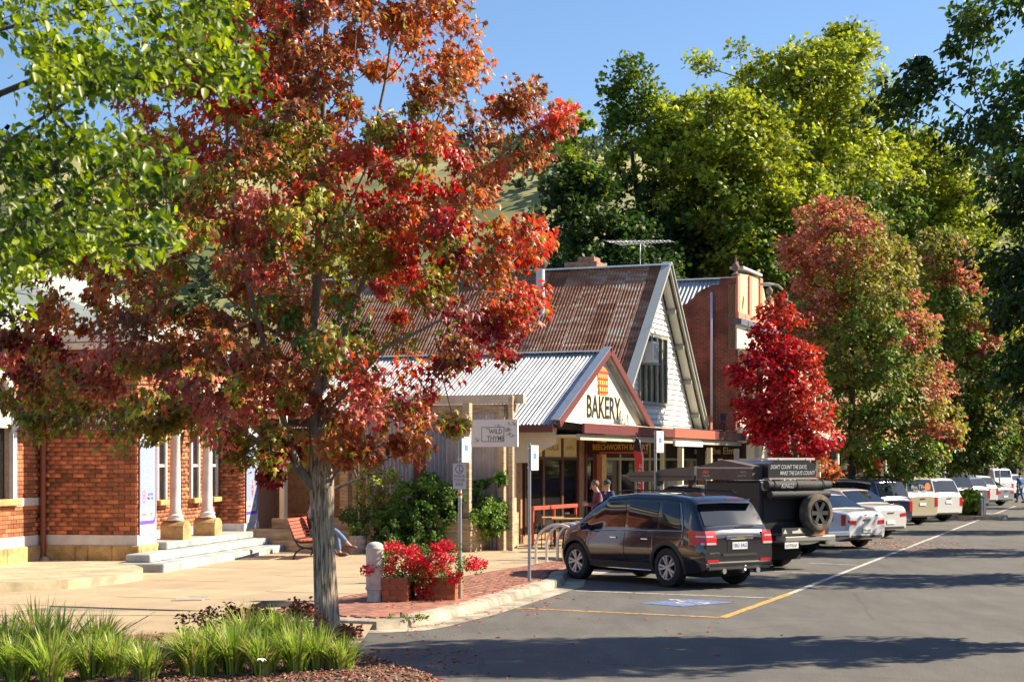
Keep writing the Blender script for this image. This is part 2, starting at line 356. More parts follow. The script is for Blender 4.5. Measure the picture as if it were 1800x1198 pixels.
def simple_tree(name,label,d,rows,trunkpx,n,per,lsize,crad,blobs,T=MAPLE_LO,bark=None,r0=.16,base_z=.13,kd=1,droop=.5,group=None,holes=(),step=.6,extra=(),lm=None,rng=None,shell=.45,vjit=.18,trunk_r=None,cn=.25,mixp=.08,seed=1,yoff=0,rmin=.006,topfrac=.8,lump=.75,lump_f=2.6):
    rng=np.random.default_rng(seed); bx=(trunkpx[0]-900)/F*d; base=np.array([bx,d,base_z]); t,_=root_at(name,label,base,group)
    C=crown(rows,d,n,rng,kd,shell,yoff=yoff)
    if len(extra): C=np.concatenate([C,np.array([wpt(x,y,d)+np.array([0,rng.normal(0,.4),0]) for x,y in extra])])
    px,py=PXY(C,d); keep=np.ones(len(C),bool)
    for (hx,hy,ha,hb,p) in holes: keep&=~((((px-hx)/ha)**2+((py-hy)/hb)**2<1)&(rng.random(len(C))<p))
    q=(C-C.mean(0))/(C.std(0).mean()+1e-6); f=sum(np.sin(q@rng.normal(0,lump_f,3)+rng.uniform(0,6)) for _ in range(5))/1.6; keep&=~((f<-.35)&(rng.random(len(C))<lump))
    C=C[keep]; top=H+(YH-rows[0][0])/F*d; top=base_z+(top-base_z)*topfrac
    tp=wpt(trunkpx[1],rows[0][0],d); tp[2]=top
    chain=[base-np.array([0,0,.1]),base+(tp-base)*.3+rng.normal(0,.08,3),base+(tp-base)*.65+rng.normal(0,.12,3),tp]
    pos,par=skeleton([chain],C,step,rng); wood('branches',pos-base,par,r0,rmin,bark or BARKD,t,sides=5,split=max(r0*.28,rmin*2))
    m=len(C); k=np.repeat(np.arange(m),per); cr=crad*rng.uniform(.6,1.25,m)
    off=rng.normal(0,1,(m*per,3)); off=unit(off)*(rng.random((m*per,1))**.55); off[:,2]*=.75
    P=C[k]+off*cr[k,None]
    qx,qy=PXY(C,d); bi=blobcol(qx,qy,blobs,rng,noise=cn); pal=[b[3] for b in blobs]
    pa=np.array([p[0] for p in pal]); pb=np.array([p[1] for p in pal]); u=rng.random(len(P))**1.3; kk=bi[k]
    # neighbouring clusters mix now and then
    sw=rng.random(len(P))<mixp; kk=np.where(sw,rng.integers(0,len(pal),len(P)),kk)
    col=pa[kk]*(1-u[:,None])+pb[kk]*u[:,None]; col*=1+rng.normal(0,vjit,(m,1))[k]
    ctr=np.array([bx,d,0]); B=basis(P,ctr+0*P,droop,rng)
    return t,base,P,B,col,lsize,T,rng
def finish(tr,m=None,kobj=0,mo=None,To=None,name='foliage'):
    t,base,P,B,col,ls,T,rng=tr; mask=np.ones(len(P),bool)
    if kobj:
        # positions local to the thing
        mask=leaf_objects(P,B,ls,To or T,col,mo,t,kobj,rng)
        for o in [o for o in COL.objects if o.parent==t and o.name.startswith('leaf')]: o.location-=Vector(base)
    emit_leaves(name,P[mask]-base,tuple(b[mask] for b in B),ls,T,col[mask],m or LEAF,t,kind='stuff',rng=rng)
    return t
# palettes (two ends each)
RED=((.33,.032,.02),(.56,.09,.045)); CRIM=((.28,.010,.017),(.52,.03,.03)); ORG=((.27,.075,.02),(.44,.15,.04)); BRN=((.14,.05,.02),(.30,.11,.04))
OLV=((.12,.12,.012),(.26,.26,.035)); GRN=((.04,.10,.012),(.12,.20,.025)); PINK=((.34,.07,.06),(.52,.17,.13)); MAR=((.12,.010,.016),(.28,.02,.025)); CORAL=((.36,.10,.05),(.55,.22,.14)); OLV2=((.20,.19,.03),(.36,.32,.06)); GRN2=((.09,.16,.02),(.22,.30,.045)); YEL=((.20,.18,.02),(.38,.30,.045))
def foreground_maple():
    d=20.6; rng=np.random.default_rng(5); base=np.array([(575-900)/F*d,d,.2]); t,_=root_at('maple_tree','tall maple with red, orange and olive autumn leaves, in the foreground mulch bed',base)
    rows=[(-300,540,620),(-160,440,740),(-60,370,800),(0,330,835),(70,280,850),(110,262,870),(160,240,905),(230,205,940),(290,170,935),(350,140,935),(420,95,935),(490,60,945),(550,35,955),(600,15,940),(650,5,900),(690,25,850),(725,80,830),(765,200,800),(800,430,700)]
    C=crown(rows,d,730,rng,.85,.5)
    ex=[(470,835),(485,800),(500,770),(655,790),(700,775),(735,785),(625,855),(655,845),(165,735),(60,725),(95,740),(245,760),(290,745),(800,742),(775,750),(750,745),(935,515),(905,555),(880,580),(985,215),(970,240),(945,255),(915,160),(930,180),(895,190),(800,20),(815,60),(790,90),(945,400),(925,415),(30,640),(20,700),(60,600),(440,30),(450,90),(465,150),(470,230),(450,300),(380,780),(420,790),(560,790),(610,775),(330,720)]
    C=np.concatenate([C,np.array([wpt(x,y,d)+np.array([0,rng.normal(-.3,.6),0]) for x,y in ex for _ in (0,1)])])
    px,py=PXY(C,d); keep=np.ones(len(C),bool)
    for hx,hy,ha,hb,p in [(655,185,42,85,.97),(610,240,25,50,.9),(330,10,60,40,.9),(880,60,60,90,1),(300,60,60,50,.7),(930,330,20,50,.6),(700,60,22,30,.7),(560,250,10,200,.3),(540,790,40,40,.7),(380,520,40,60,.4),(860,640,40,25,.6),(700,200,25,60,.6),(480,560,25,50,.5),(600,520,22,70,.6),(870,220,20,40,.5),(300,480,30,25,.5),(640,330,22,60,.5),(790,560,30,50,.5),(180,690,40,50,.75),(120,780,120,40,1),(330,790,70,40,.8)]:
        keep&=~((((px-hx)/ha)**2+((py-hy)/hb)**2<1)&(rng.random(len(C))<p))
    rx=C[:,0]-base[0]; ry=C[:,1]-base[1]-.14*rx; zz=C[:,2]-.75*rx; keep&=~((rx>.25)&(np.abs(ry)<.5)&(zz>-.1)&(zz<2.15)&(rng.random(len(C))<.97))
    C=C[keep]
    w=lambda x,y,dz=0: wpt(x,y,d)+np.array([0,dz,0])
    chains=[[w(575,1150),w(571,1000),w(564,868),w(556,760),w(550,600,.1),w(556,450,.1),w(566,250,.05),(w(572,60)),w(585,-120),w(590,-250)],
            [w(560,868),w(530,828,-.1),w(512,780,-.2),w(500,720,-.3),w(470,600,-.4),w(430,460,-.3),w(405,300,-.2),w(400,180,-.1)],
            [w(572,862),w(610,810,-.2),w(640,760,-.4),w(690,690,-.6),w(740,600,-.7)],
            [w(578,872),w(625,842,.2),w(700,790,.5),w(790,720,.7)],
            [w(556,700),w(610,560,.4),w(650,430,.5),w(720,300,.6),w(780,160,.5)],
            [w(552,560,.1),w(575,440,-.3),w(612,300,-.5),w(625,150,-.4),w(635,20,-.3)],
            [w(556,480,.1),w(600,380,.2),w(640,290,.3),w(675,130,.3),w(690,10,.3)],
            [w(552,640,.1),w(510,520,.3),w(480,400,.5),w(455,250,.5)],
            [w(535,835,-.1),w(440,760,-.5),w(330,680,-.8),w(210,600,-.9)],
            [w(550,620,.1),w(440,560,.5),w(330,470,.8),w(240,380,.8)],
            [w(556,750),w(680,620,-.6),w(800,560,-.7),w(890,480,-.6)],
            [w(640,450,.5),w(760,380,.2),w(860,290,0),w(930,230,0)]]
    pos,par=skeleton(chains,C,.3,rng,.035)
    floor=np.zeros(len(pos))
    z=pos[:,2]; onax=(par==np.arange(len(pos))-1)&(np.arange(len(pos))<40)
    V=None
    wood('branches',pos-base,par,.135,.0035,BARK2,t,sides=7,split=.02)
    # bark clad lower trunk with a flared foot
    tb=MB(); N=26; seg=[]
    pr=[(-.15,.24),(.0,.2),(.12,.175),(.35,.158),(.7,.15),(1.1,.146),(1.5,.148),(1.75,.16),(1.9,.175),(2.05,.15),(2.3,.12)]
    xs=np.interp([p[0] for p in pr],[0,2,2.3],[0,(564-575)/F*d,(560-575)/F*d])
    vs=[];fs=[]
    for i,(zz,r) in enumerate(pr):
        for k in range(N):
            a=2*PI*k/N; rr=r*(1+.05*math.sin(a*7+zz*1.5)+.035*math.sin(a*13-zz*3)+.02*rng.normal())
            if zz<.15: rr*=1+.18*max(0,math.sin(a*4+.6))*(.15-zz)/.3
            rr*=.9; vs.append((xs[i]+rr*math.cos(a),rr*math.sin(a),zz))
    for i in range(len(pr)-1):
        for k in range(N): fs.append([i*N+k,i*N+(k+1)%N,(i+1)*N+(k+1)%N,(i+1)*N+k])
    tb.add(vs,fs,True).build('trunk',BARK,t)
    blobs=[(440,60,80,RED),(465,180,80,RED),(440,260,60,RED),(300,215,70,ORG),(330,300,60,ORG),(250,330,70,ORG),(520,120,100,BRN),(520,300,90,OLV),(540,210,80,BRN),(480,330,60,ORG),(430,400,60,PINK),(400,430,60,OLV),(300,400,80,OLV),
      (640,40,90,ORG),(760,60,90,ORG),(740,150,60,OLV),(780,200,50,BRN),(680,250,60,OLV),(830,120,60,ORG),(900,180,70,BRN),(980,220,50,RED),(930,260,60,BRN),(860,280,60,BRN),(900,360,60,ORG),(940,420,50,RED),
      (740,280,40,CRIM),(700,320,45,RED),(780,300,35,CRIM),(680,400,50,RED),(720,460,45,CRIM),(800,380,45,BRN),(840,430,50,MAR),(680,530,50,RED),(740,380,50,ORG),(760,480,50,OLV),(640,300,40,RED),(640,440,50,OLV),(600,500,70,OLV),(560,580,70,GRN),(640,600,60,OLV),(660,640,45,RED),(640,700,50,PINK),
      (860,480,50,ORG),(930,530,45,RED),(820,590,60,MAR),(760,540,50,OLV),(840,650,50,ORG),(880,610,40,RED),(780,690,60,MAR),(820,740,50,YEL),(740,760,50,ORG),(700,700,60,BRN),(620,780,50,ORG),(640,850,45,RED),(560,700,70,BRN),(480,830,50,MAR),(520,760,50,OLV),(480,720,60,PINK),(400,670,60,PINK),(350,730,60,OLV),(420,600,70,BRN),(330,600,80,BRN),(220,560,80,ORG),(200,640,60,PINK),(120,560,80,ORG),(100,640,60,MAR),(60,700,50,OLV),(170,720,60,OLV),(260,760,50,OLV),(60,560,50,BRN),(150,480,60,OLV),(200,420,70,ORG),(320,520,70,GRN),(260,480,60,OLV),(450,500,70,BRN),(480,440,50,PINK),(60,480,60,ORG),(300,660,50,OLV),(380,780,50,OLV),(130,330,60,MAR)]
    per=84; m=len(C); k=np.repeat(np.arange(m),per); cr=.25*rng.uniform(.6,1.35,m)
    off=unit(rng.normal(0,1,(m*per,3)))*(rng.random((m*per,1))**.5); off[:,2]=off[:,2]*.8-.1; P=C[k]+off*cr[k,None]
    qx,qy=PXY(C,d); bi=blobcol(qx,qy,blobs,rng,noise=.42); pal=[b[3] for b in blobs]; pa=np.array([p[0] for p in pal]); pb=np.array([p[1] for p in pal]); kk=bi[k]
    u=rng.random(len(P))[:,None]**1.2
    col=pa[kk]*(1-u)+pb[kk]*u; alt=np.array([BRN[0],BRN[1],OLV[0],OLV[1],ORG[0],ORG[1],MAR[1]]); sw=rng.random(len(P))<.30; col[sw]=alt[rng.integers(0,7,sw.sum())]; col*=1+rng.normal(0,.16,(m,1))[k]
    ctr=np.tile(np.array([base[0],d,0]),(len(P),1)); B=basis(P,ctr,.95,rng,out=.55,rnd=.75,upn=.3)
    # twigs inside each cluster
    kt=np.repeat(np.arange(m),4); q=P[rng.integers(0,per,len(kt))+kt*per]
    V2=[];pp=np.concatenate([C,q]); pr2=np.concatenate([np.full(m,-1),kt]); V,qd,rb=skin(pp-base,pr2,.004,.0025,expo=.2,sides=3)
    link('twigs',mesh_np('twigs',V.reshape(-1,3),qd[None]+(np.arange(len(V))*6)[:,None,None],np.full(len(V)*3,4),BARK2),t,kind='stuff')
    return finish((t,base,P,B,col*1.27,.086,MAPLE,rng),MLEAF,300,MLEAFO,MAPLE_HI)
def green_branches():
    d=8.6; rng=np.random.default_rng(9); base=np.array([-4.6,8.2,.13]); t,_=root_at('pear_tree','bright green leafy branches of a near tree hanging in from the upper left',base)
    C=[]
    def fill(x0,x1,y0,y1,n,dd=.7):
        for _ in range(n): C.append(wpt(rng.uniform(x0,x1),rng.uniform(y0,y1),d+rng.normal(0,dd)))
    fill(-30,200,-60,40,16); fill(200,430,-40,50,18); fill(60,425,70,140,34); fill(0,200,95,160,13); fill(380,430,75,140,6); fill(20,150,180,215,4)
    fill(-30,100,250,320,13); fill(110,250,225,300,12); fill(0,160,340,410,16); fill(200,305,275,315,4); fill(120,300,395,440,17); fill(-20,110,430,460,8); fill(-20,30,490,540,3)
    for _ in range(150): C.append(np.array([rng.uniform(-6.8,-3.9),rng.uniform(6.5,11),rng.uniform(3,7.5)]))
    for _ in range(70): C.append(np.array([rng.uniform(-4,-.8),rng.uniform(7.5,10.5),rng.uniform(6.0,7.4)]))
    C=np.array(C); px,py=C[:,0]/C[:,1]*F+900,YH-(C[:,2]-H)/C[:,1]*F
    keep=~((((px-25)/40)**2+((py-215)/32)**2<1)|(((px-25)/45)**2+((py-70)/25)**2<1)|((px>450)&(px<1900)&(py>-25)))
    C=C[keep]; w=lambda x,y,dz=0: wpt(x,y,d+dz)
    chains=[[base,base+np.array([.1,.1,1.6]),base+np.array([0,.2,3]),base+np.array([.1,.2,5.]),base+np.array([.3,.3,6.6])],
      [base+np.array([0,.2,1.9]),w(-150,300),w(0,165),w(130,112),w(280,104),w(430,116)],[base+np.array([0,.1,1.4]),w(-120,470),w(60,390),w(170,318),w(235,285),w(310,262)],
      [base+np.array([0,.2,1.5]),w(-100,520,.3),w(60,440,.3),w(150,412,.3),w(310,425,.2)],[base+np.array([0,.2,2.5]),w(-100,80,-.4),w(120,20,-.3),w(300,0,-.2)],[w(-60,270,.2),w(20,245,.2),w(130,170,.3)]]
    pos,par=skeleton(chains,C,.16,rng,.012); wood('branches',pos-base,par,.11,.002,BARKD,t,sides=6,split=.009)
    per=40; m=len(C); k=np.repeat(np.arange(m),per); cr=.15*rng.uniform(.6,1.3,m); P=C[k]+unit(rng.normal(0,1,(m*per,3)))*(rng.random((m*per,1))**.5)*cr[k,None]
    c0=np.array([.04,.085,.004]); c1=np.array([.34,.42,.02]); u=np.clip(rng.normal(.42,.4,(m,1))[k]+rng.normal(0,.15,(m*per,1)),0,1); col=c0*(1-u)+c1*u
    B=basis(P,np.tile(base*np.array([1,1,0]),(len(P),1)),.7,rng,out=.5,rnd=.9,upn=.5)
    V,qd,rb=skin(np.concatenate([C,P[::4]])-base,np.concatenate([np.full(m,-1),k[::4]]),.002,.0012,expo=.2,sides=3)
    link('twigs',mesh_np('twigs',V.reshape(-1,3),qd[None]+(np.arange(len(V))*6)[:,None,None],np.full(len(V)*3,4),BARKD),t,kind='stuff')
    return finish((t,base,P,B,col,.049,OVAL,rng),GLOSSY,300,GLOSSO,OVAL)
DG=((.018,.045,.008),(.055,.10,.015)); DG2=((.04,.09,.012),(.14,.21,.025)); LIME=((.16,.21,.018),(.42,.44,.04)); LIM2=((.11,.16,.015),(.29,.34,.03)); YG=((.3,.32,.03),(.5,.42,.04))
foreground_maple()
green_branches()
# dark pear tree at the right edge, trunk beside the frame
tr=simple_tree('pear_tree','dark green glossy tree filling the upper right corner, its trunk beyond the edge',22,[(-60,2000,2230),(-30,1780,2400),(0,1700,2480),(90,1700,2500),(130,1675,2500),(190,1612,2500),(240,1615,2520),(300,1650,2520),(380,1705,2500),(470,1735,2450),(580,1752,2400),(680,1765,2350),(760,1785,2300)],(2113,2110),760,105,.098,.34,[(1900,300,200,DG),(1760,60,50,DG2),(1780,160,60,GRN),(1790,300,70,GRN),(1650,250,80,DG),(1700,450,80,DG)],T=OVAL,bark=BARKD,r0=.15,droop=.7,kd=.62,extra=[(1640,95),(1645,110),(1640,130),(1690,110),(1700,130),(1592,150),(1598,165),(1575,185),(1700,20),(1695,70),(1700,60),(1640,160),(1660,180),(1610,200)],lm=GLOSSY,seed=21,holes=[(1740,180,25,70,.6),(1640,90,70,60,.0),(1790,420,30,40,.4),(1665,60,28,60,1)],shell=.6)
finish(tr,GLOSSY,200,GLOSSO,OVAL)
for i,(X,Y,sd) in enumerate([(13.3,34.8,31),(17.2,44.8,32),(22.0,57.6,33),(27,71.5,34),(33,88,35)]):
    px=900+X/Y*F; s=F/Y; r=3.3 if i<3 else 4
    yy=lambda z: YH-(z-H)*s
    tr=simple_tree('pear_tree',['dark tree at the right edge whose shadow falls behind the parked black car','dark leafy tree at the right edge behind the nearest one','tree low at the right edge beyond the road','far tree at the right edge near the pedestrian','farthest dark tree at the right edge of the road'][i],Y,[(yy(8.6),px-.5*s,px+.5*s),(yy(7.3),px-r*.7*s,px+r*.7*s),(yy(5.5),px-r*s,px+r*s),(yy(3.8),px-r*.8*s,px+r*.8*s),(yy(2.4),px-r*.35*s,px+r*.35*s)],(px,px),230,60,.17,.55,[(px,yy(5),300,DG),(px-40,yy(4),60,DG2),(px+50,yy(7),60,DG2)],T=RHOMB,r0=.13,seed=sd,kd=.62,group='street trees along the right side of the road',step=.7)
    finish(tr)
# street trees beyond the parked cars
tr=simple_tree('maple_tree','scarlet red maple standing between the balcony building and the parked cars',51,[(520,1355,1382),(545,1335,1400),(570,1315,1425),(620,1300,1438),(670,1275,1445),(720,1290,1452),(770,1315,1470),(810,1370,1478),(845,1430,1470)],(1408,1375),330,44,.13,.36,[(1360,600,60,CRIM),(1330,700,60,CRIM),(1400,560,50,RED),(1420,640,40,RED),(1400,720,60,RED),(1420,790,50,CRIM),(1370,660,40,CRIM),(1440,820,40,ORG),(1350,760,50,CRIM)],r0=.11,seed=41,lump=.85,lump_f=3.4,extra=[(1290,672),(1275,670),(1300,590),(1290,740),(1455,835),(1450,820)],shell=.5,T=MAPLE_LO)
finish(tr)
tr=simple_tree('maple_tree','large street maple turning from green to orange and red behind the scarlet one',61,[(355,1425,1475),(385,1405,1540),(430,1380,1590),(500,1378,1620),(600,1385,1645),(680,1440,1672),(740,1460,1685),(790,1470,1680),(830,1500,1640),(855,1540,1580)],(1494,1500),760,52,.14,.5,[(1450,390,60,CORAL),(1420,450,50,CORAL),(1490,420,40,CORAL),(1540,430,50,OLV2),(1400,480,50,CORAL),(1500,500,60,OLV2),(1440,540,50,CORAL),(1560,500,50,OLV2),(1520,580,70,GRN2),(1450,640,50,OLV2),(1600,560,40,CORAL),(1570,640,60,GRN2),(1650,680,50,CORAL),(1640,720,40,OLV2),(1560,720,60,GRN2),(1500,700,60,GRN2),(1520,800,70,GRN2),(1600,790,60,GRN2),(1660,760,30,CORAL),(1580,600,30,PINK),(1490,760,50,OLV2),(1610,640,40,OLV2)],r0=.17,seed=42,kd=.9,lump=.4,cn=.45,mixp=.16,extra=[(1500,375),(1520,385),(1445,362),(1560,860),(1565,875),(1385,425)])
finish(tr)
tr=simple_tree('maple_tree','green street maple with pinkish tips, farther behind the large orange one',76,[(408,1640,1660),(430,1600,1695),(500,1600,1730),(580,1620,1758),(660,1640,1775),(730,1650,1780),(790,1640,1770),(825,1650,1720)],(1622,1660),560,46,.18,.55,[(1650,440,50,OLV2),(1680,500,40,CORAL),(1700,560,40,OLV2),(1660,560,60,GRN2),(1700,640,60,GRN2),(1720,600,30,CORAL),(1680,720,70,DG2),(1740,680,40,OLV2),(1700,780,60,DG2)],r0=.17,seed=43,lump=.4,cn=.5,mixp=.14)
finish(tr)
tr=simple_tree('maple_tree','dark green street maple with yellowing leaves low at the far right',98,[(560,1760,1800),(610,1720,1830),(680,1700,1850),(740,1690,1860),(790,1700,1850),(815,1720,1830)],(1722,1765),330,36,.24,.7,[(1760,620,60,YG),(1740,700,60,DG2),(1780,740,50,OLV),(1720,760,60,DG)],r0=.16,seed=44)
finish(tr)
# tall trees behind the roofs
def bgt(name,label,d,rows,trunk,n,blobs,seed,crad=1.15,ls=.33,per=62,T=MAPLE_LO,holes=(),**k):
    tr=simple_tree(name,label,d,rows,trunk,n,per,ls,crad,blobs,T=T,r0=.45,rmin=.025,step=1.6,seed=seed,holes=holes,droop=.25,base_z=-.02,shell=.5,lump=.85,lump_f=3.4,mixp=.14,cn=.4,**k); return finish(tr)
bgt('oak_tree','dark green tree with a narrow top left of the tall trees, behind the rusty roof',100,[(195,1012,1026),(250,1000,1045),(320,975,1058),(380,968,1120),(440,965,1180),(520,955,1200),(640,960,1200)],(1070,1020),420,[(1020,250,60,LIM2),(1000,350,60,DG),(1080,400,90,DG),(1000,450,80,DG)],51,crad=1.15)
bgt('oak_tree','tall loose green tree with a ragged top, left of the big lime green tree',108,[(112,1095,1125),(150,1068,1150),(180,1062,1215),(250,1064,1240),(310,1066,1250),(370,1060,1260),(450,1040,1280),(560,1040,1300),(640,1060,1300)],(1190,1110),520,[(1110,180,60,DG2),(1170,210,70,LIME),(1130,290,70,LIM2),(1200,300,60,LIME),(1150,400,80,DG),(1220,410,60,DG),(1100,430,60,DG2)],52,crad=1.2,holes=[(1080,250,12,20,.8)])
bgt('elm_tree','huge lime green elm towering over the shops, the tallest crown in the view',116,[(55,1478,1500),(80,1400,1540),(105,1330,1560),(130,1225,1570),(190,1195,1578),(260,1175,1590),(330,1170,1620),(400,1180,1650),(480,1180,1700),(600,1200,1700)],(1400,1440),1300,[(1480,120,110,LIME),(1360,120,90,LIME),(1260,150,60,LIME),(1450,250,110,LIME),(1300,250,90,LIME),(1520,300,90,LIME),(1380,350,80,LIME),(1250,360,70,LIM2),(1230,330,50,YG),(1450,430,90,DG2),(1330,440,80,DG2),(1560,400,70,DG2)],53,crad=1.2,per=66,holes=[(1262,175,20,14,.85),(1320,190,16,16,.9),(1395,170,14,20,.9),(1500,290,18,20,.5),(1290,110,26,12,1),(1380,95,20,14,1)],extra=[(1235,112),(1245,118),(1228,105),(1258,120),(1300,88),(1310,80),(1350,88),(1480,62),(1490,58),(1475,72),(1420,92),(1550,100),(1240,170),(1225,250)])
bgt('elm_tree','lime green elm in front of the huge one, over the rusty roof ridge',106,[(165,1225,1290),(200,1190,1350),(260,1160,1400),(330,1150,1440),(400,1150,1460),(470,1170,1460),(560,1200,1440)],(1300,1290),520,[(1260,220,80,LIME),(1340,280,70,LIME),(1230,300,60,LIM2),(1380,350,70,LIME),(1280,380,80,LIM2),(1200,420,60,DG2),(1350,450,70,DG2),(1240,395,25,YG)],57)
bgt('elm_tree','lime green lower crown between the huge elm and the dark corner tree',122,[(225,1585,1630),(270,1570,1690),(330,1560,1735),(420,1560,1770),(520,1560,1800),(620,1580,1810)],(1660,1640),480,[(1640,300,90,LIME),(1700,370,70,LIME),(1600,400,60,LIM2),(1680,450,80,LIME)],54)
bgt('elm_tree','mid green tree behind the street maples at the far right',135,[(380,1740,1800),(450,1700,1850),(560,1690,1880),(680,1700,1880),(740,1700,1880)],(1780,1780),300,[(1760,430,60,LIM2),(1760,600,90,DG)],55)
def conifer(label,px,d,top,seed,wd=2.6):
    rng=np.random.default_rng(seed); X=(px-900)/F*d; hz=H+(YH-top)/F*d; base=np.array([X,d,-.02]); t,_=root_at('pine_tree',label,base,'pine trees behind the rusty roof')
    n=150; hh=rng.random(n)**.8; z=1.5+hh*(hz-2); rr=wd*(1-hh)**.7*rng.uniform(.3,1,n)+.15; a=rng.random(n)*2*PI
    C=np.stack([X+rr*np.cos(a),d+rr*np.sin(a),z],1); pos,par=skeleton([[base,np.array([X,d,hz*.5]),np.array([X,d,hz])]],C,1.2,rng,.05,0)
    wood('branches',pos-base,par,.2,.02,BARKD,t,sides=5)
    per=44; k=np.repeat(np.arange(n),per); off=rng.normal(0,1,(n*per,3))*np.array([.75,.75,.28]); P=C[k]+off*.6
    col=np.array([.045,.075,.03])*(1+rng.normal(0,.25,(n,1))[k])+rng.random((n*per,1))*np.array([.05,.06,.03])
    B=basis(P,np.tile(np.array([X,d,0]),(len(P),1)),.1,rng,out=1.2,rnd=.5); emit_leaves('foliage',P-base,B,.42,(np.array([(0,0,0),(.12,.5,.03),(0,1,-.1),(-.12,.5,.03)]),np.array([[0,1,2,3]])),col,LEAF,t,kind='stuff',rng=rng)
for i,(px,d,top) in enumerate([(880,120,425),(925,135,402),(975,128,395),(1010,140,380),(840,140,440),(1060,130,420)]):
    conifer(['small grey green pine just left of the roof flue','grey green pine rising over the flue pipe','pine with spreading boughs below the bare hillside','taller pine half hidden by the dark tree','pine peeping past the maple leaves','pine in front of the dark trees above the ridge chimney'][i],px,d,top,60+i,3.2)
# ---------------------------------------------------------------- ground, road, footpath
PHI=19.9; U=Vector((math.sin(R(PHI)),math.cos(R(PHI)),0)); NL=Vector((-U.y,U.x,0)); K0=Vector((.98,31.7,0))
def SP(t,s,z=0): return K0+U*t+NL*s+Vector((0,0,z))
def asphalt():
    m=mat('asphalt',(.110,.107,.102),.88,var=.13,scale=.35,bump=.5,bscale=90,contrast=(.3,.7))
    t=m.node_tree; L=t.links; p=t.nodes['Principled BSDF']; tc=node(t,'ShaderNodeTexCoord'); n=node(t,'ShaderNodeTexNoise',i_Scale=55,i_Detail=3); L.new(tc.outputs['Object'],n.inputs[0])
    cr=node(t,'ShaderNodeValToRGB'); L.new(n.outputs[0],cr.inputs[0]); cr.color_ramp.elements[0].position=.3; cr.color_ramp.elements[1].position=.72; cr.color_ramp.elements[0].color=(.45,.45,.45,1); cr.color_ramp.elements[1].color=(1.55,1.52,1.42,1)
    # fine cracks
    vo=node(t,'ShaderNodeTexVoronoi',feature='DISTANCE_TO_EDGE',i_Scale=.17); nz=node(t,'ShaderNodeTexNoise',i_Scale=2.2,i_Detail=4); ad=node(t,'ShaderNodeMix',data_type='VECTOR'); ad.inputs[0].default_value=.12
    L.new(tc.outputs['Object'],nz.inputs[0]); L.new(tc.outputs['Object'],ad.inputs[4]); L.new(nz.outputs[1],ad.inputs[5]); L.new(ad.outputs[1],vo.inputs[0])
    c2=node(t,'ShaderNodeValToRGB'); L.new(vo.outputs[0],c2.inputs[0]); c2.color_ramp.elements[0].color=(.72,.72,.72,1); c2.color_ramp.elements[1].position=.006
    src=p.inputs['Base Color'].links[0].from_socket
    n3=node(t,'ShaderNodeTexNoise',i_Scale=.9,i_Detail=7,i_Roughness=.7); mp=node(t,'ShaderNodeMapping'); mp.inputs['Rotation'].default_value=(0,0,R(20)); mp.inputs['Scale'].default_value=(1.6,.35,1); L.new(tc.outputs['Object'],mp.inputs[0]); L.new(mp.outputs[0],n3.inputs[0])
    c3=node(t,'ShaderNodeValToRGB'); L.new(n3.outputs[0],c3.inputs[0]); c3.color_ramp.elements[0].position=.36; c3.color_ramp.elements[1].position=.62; c3.color_ramp.elements[0].color=(.78,.78,.79,1); c3.color_ramp.elements[1].color=(1.12,1.1,1.07,1)
    q=node(t,'ShaderNodeMix',data_type='RGBA',blend_type='MULTIPLY'); q.inputs[0].default_value=1; L.new(src,q.inputs[6]); L.new(c3.outputs[0],q.inputs[7]); src=q.outputs[2]
    a=node(t,'ShaderNodeMix',data_type='RGBA',blend_type='MULTIPLY'); a.inputs[0].default_value=1; L.new(src,a.inputs[6]); L.new(cr.outputs[0],a.inputs[7])
    b=node(t,'ShaderNodeMix',data_type='RGBA',blend_type='MULTIPLY'); b.inputs[0].default_value=1; L.new(a.outputs[2],b.inputs[6]); L.new(c2.outputs[0],b.inputs[7]); L.new(b.outputs[2],p.inputs['Base Color']); return m
ASPH=asphalt()
CONC=mat('concrete_footpath',(.40,.305,.19),.85,var=.13,scale=1.2,bump=.25,bscale=60,island=.10,coords='Object')
CONC2=mat('concrete_kerb',(.34,.29,.22),.85,var=.45,scale=2.2,bump=.4,bscale=50)
MULCH=mat('mulch_soil',(.16,.09,.06),.95,var=.5,scale=12,bump=1,bscale=40)
GRASSG=mat('far_ground',(.10,.12,.04),.95,var=.4,scale=.3)
link('ground',MB().grid(lambda u,v:(-2500+5000*u,-300+4500*v,-.03),4,4,False).mesh('ground',GRASSG),kind='structure')
link('road',MB().grid(lambda u,v:(-40+140*u,2+240*v,0),6,6,False).mesh('road',ASPH),kind='structure')
kerb=[Vector(p) for p in [(-3.3,24.15,0),(-2.75,23.75,0),(-2.3,23.42,0),(-1.85,23.3,0),(-1.5,23.5,0),(-1.25,24.0,0),(-.98,24.8,0),(-.6,25.9,0),(-.09,27.8,0),(.45,29.8,0),(.95,31.7,0),(1.08,33.6,0),(1.75,36.2,0),(3.2,39.6,0)]]+[SP(t,0) for t in (14,22,32,45,60,80,110)]
def offs(L,d):
    out=[]
    for i,p in enumerate(L):
        t=(L[min(i+1,len(L)-1)]-L[max(i-1,0)]).normalized(); out.append(p+Vector((-t.y,t.x,0))*d)
    return out
def sweep(L,prof):
    m=MB(); rows=[[o+Vector((0,0,z)) for o in offs(L,d)] for d,z in prof]; n=len(L); k=len(prof)
    m.add([v for r in rows for v in r],[[a*n+i,a*n+i+1,(a+1)*n+i+1,(a+1)*n+i] for a in range(k-1) for i in range(n-1)],True); return m
kb=link('kerb',sweep(kerb,[(0,-.02),(.035,.09),(.05,.12),(.09,.136),(.3,.138),(.302,.05)]).mesh('kerb',CONC2),kind='structure')
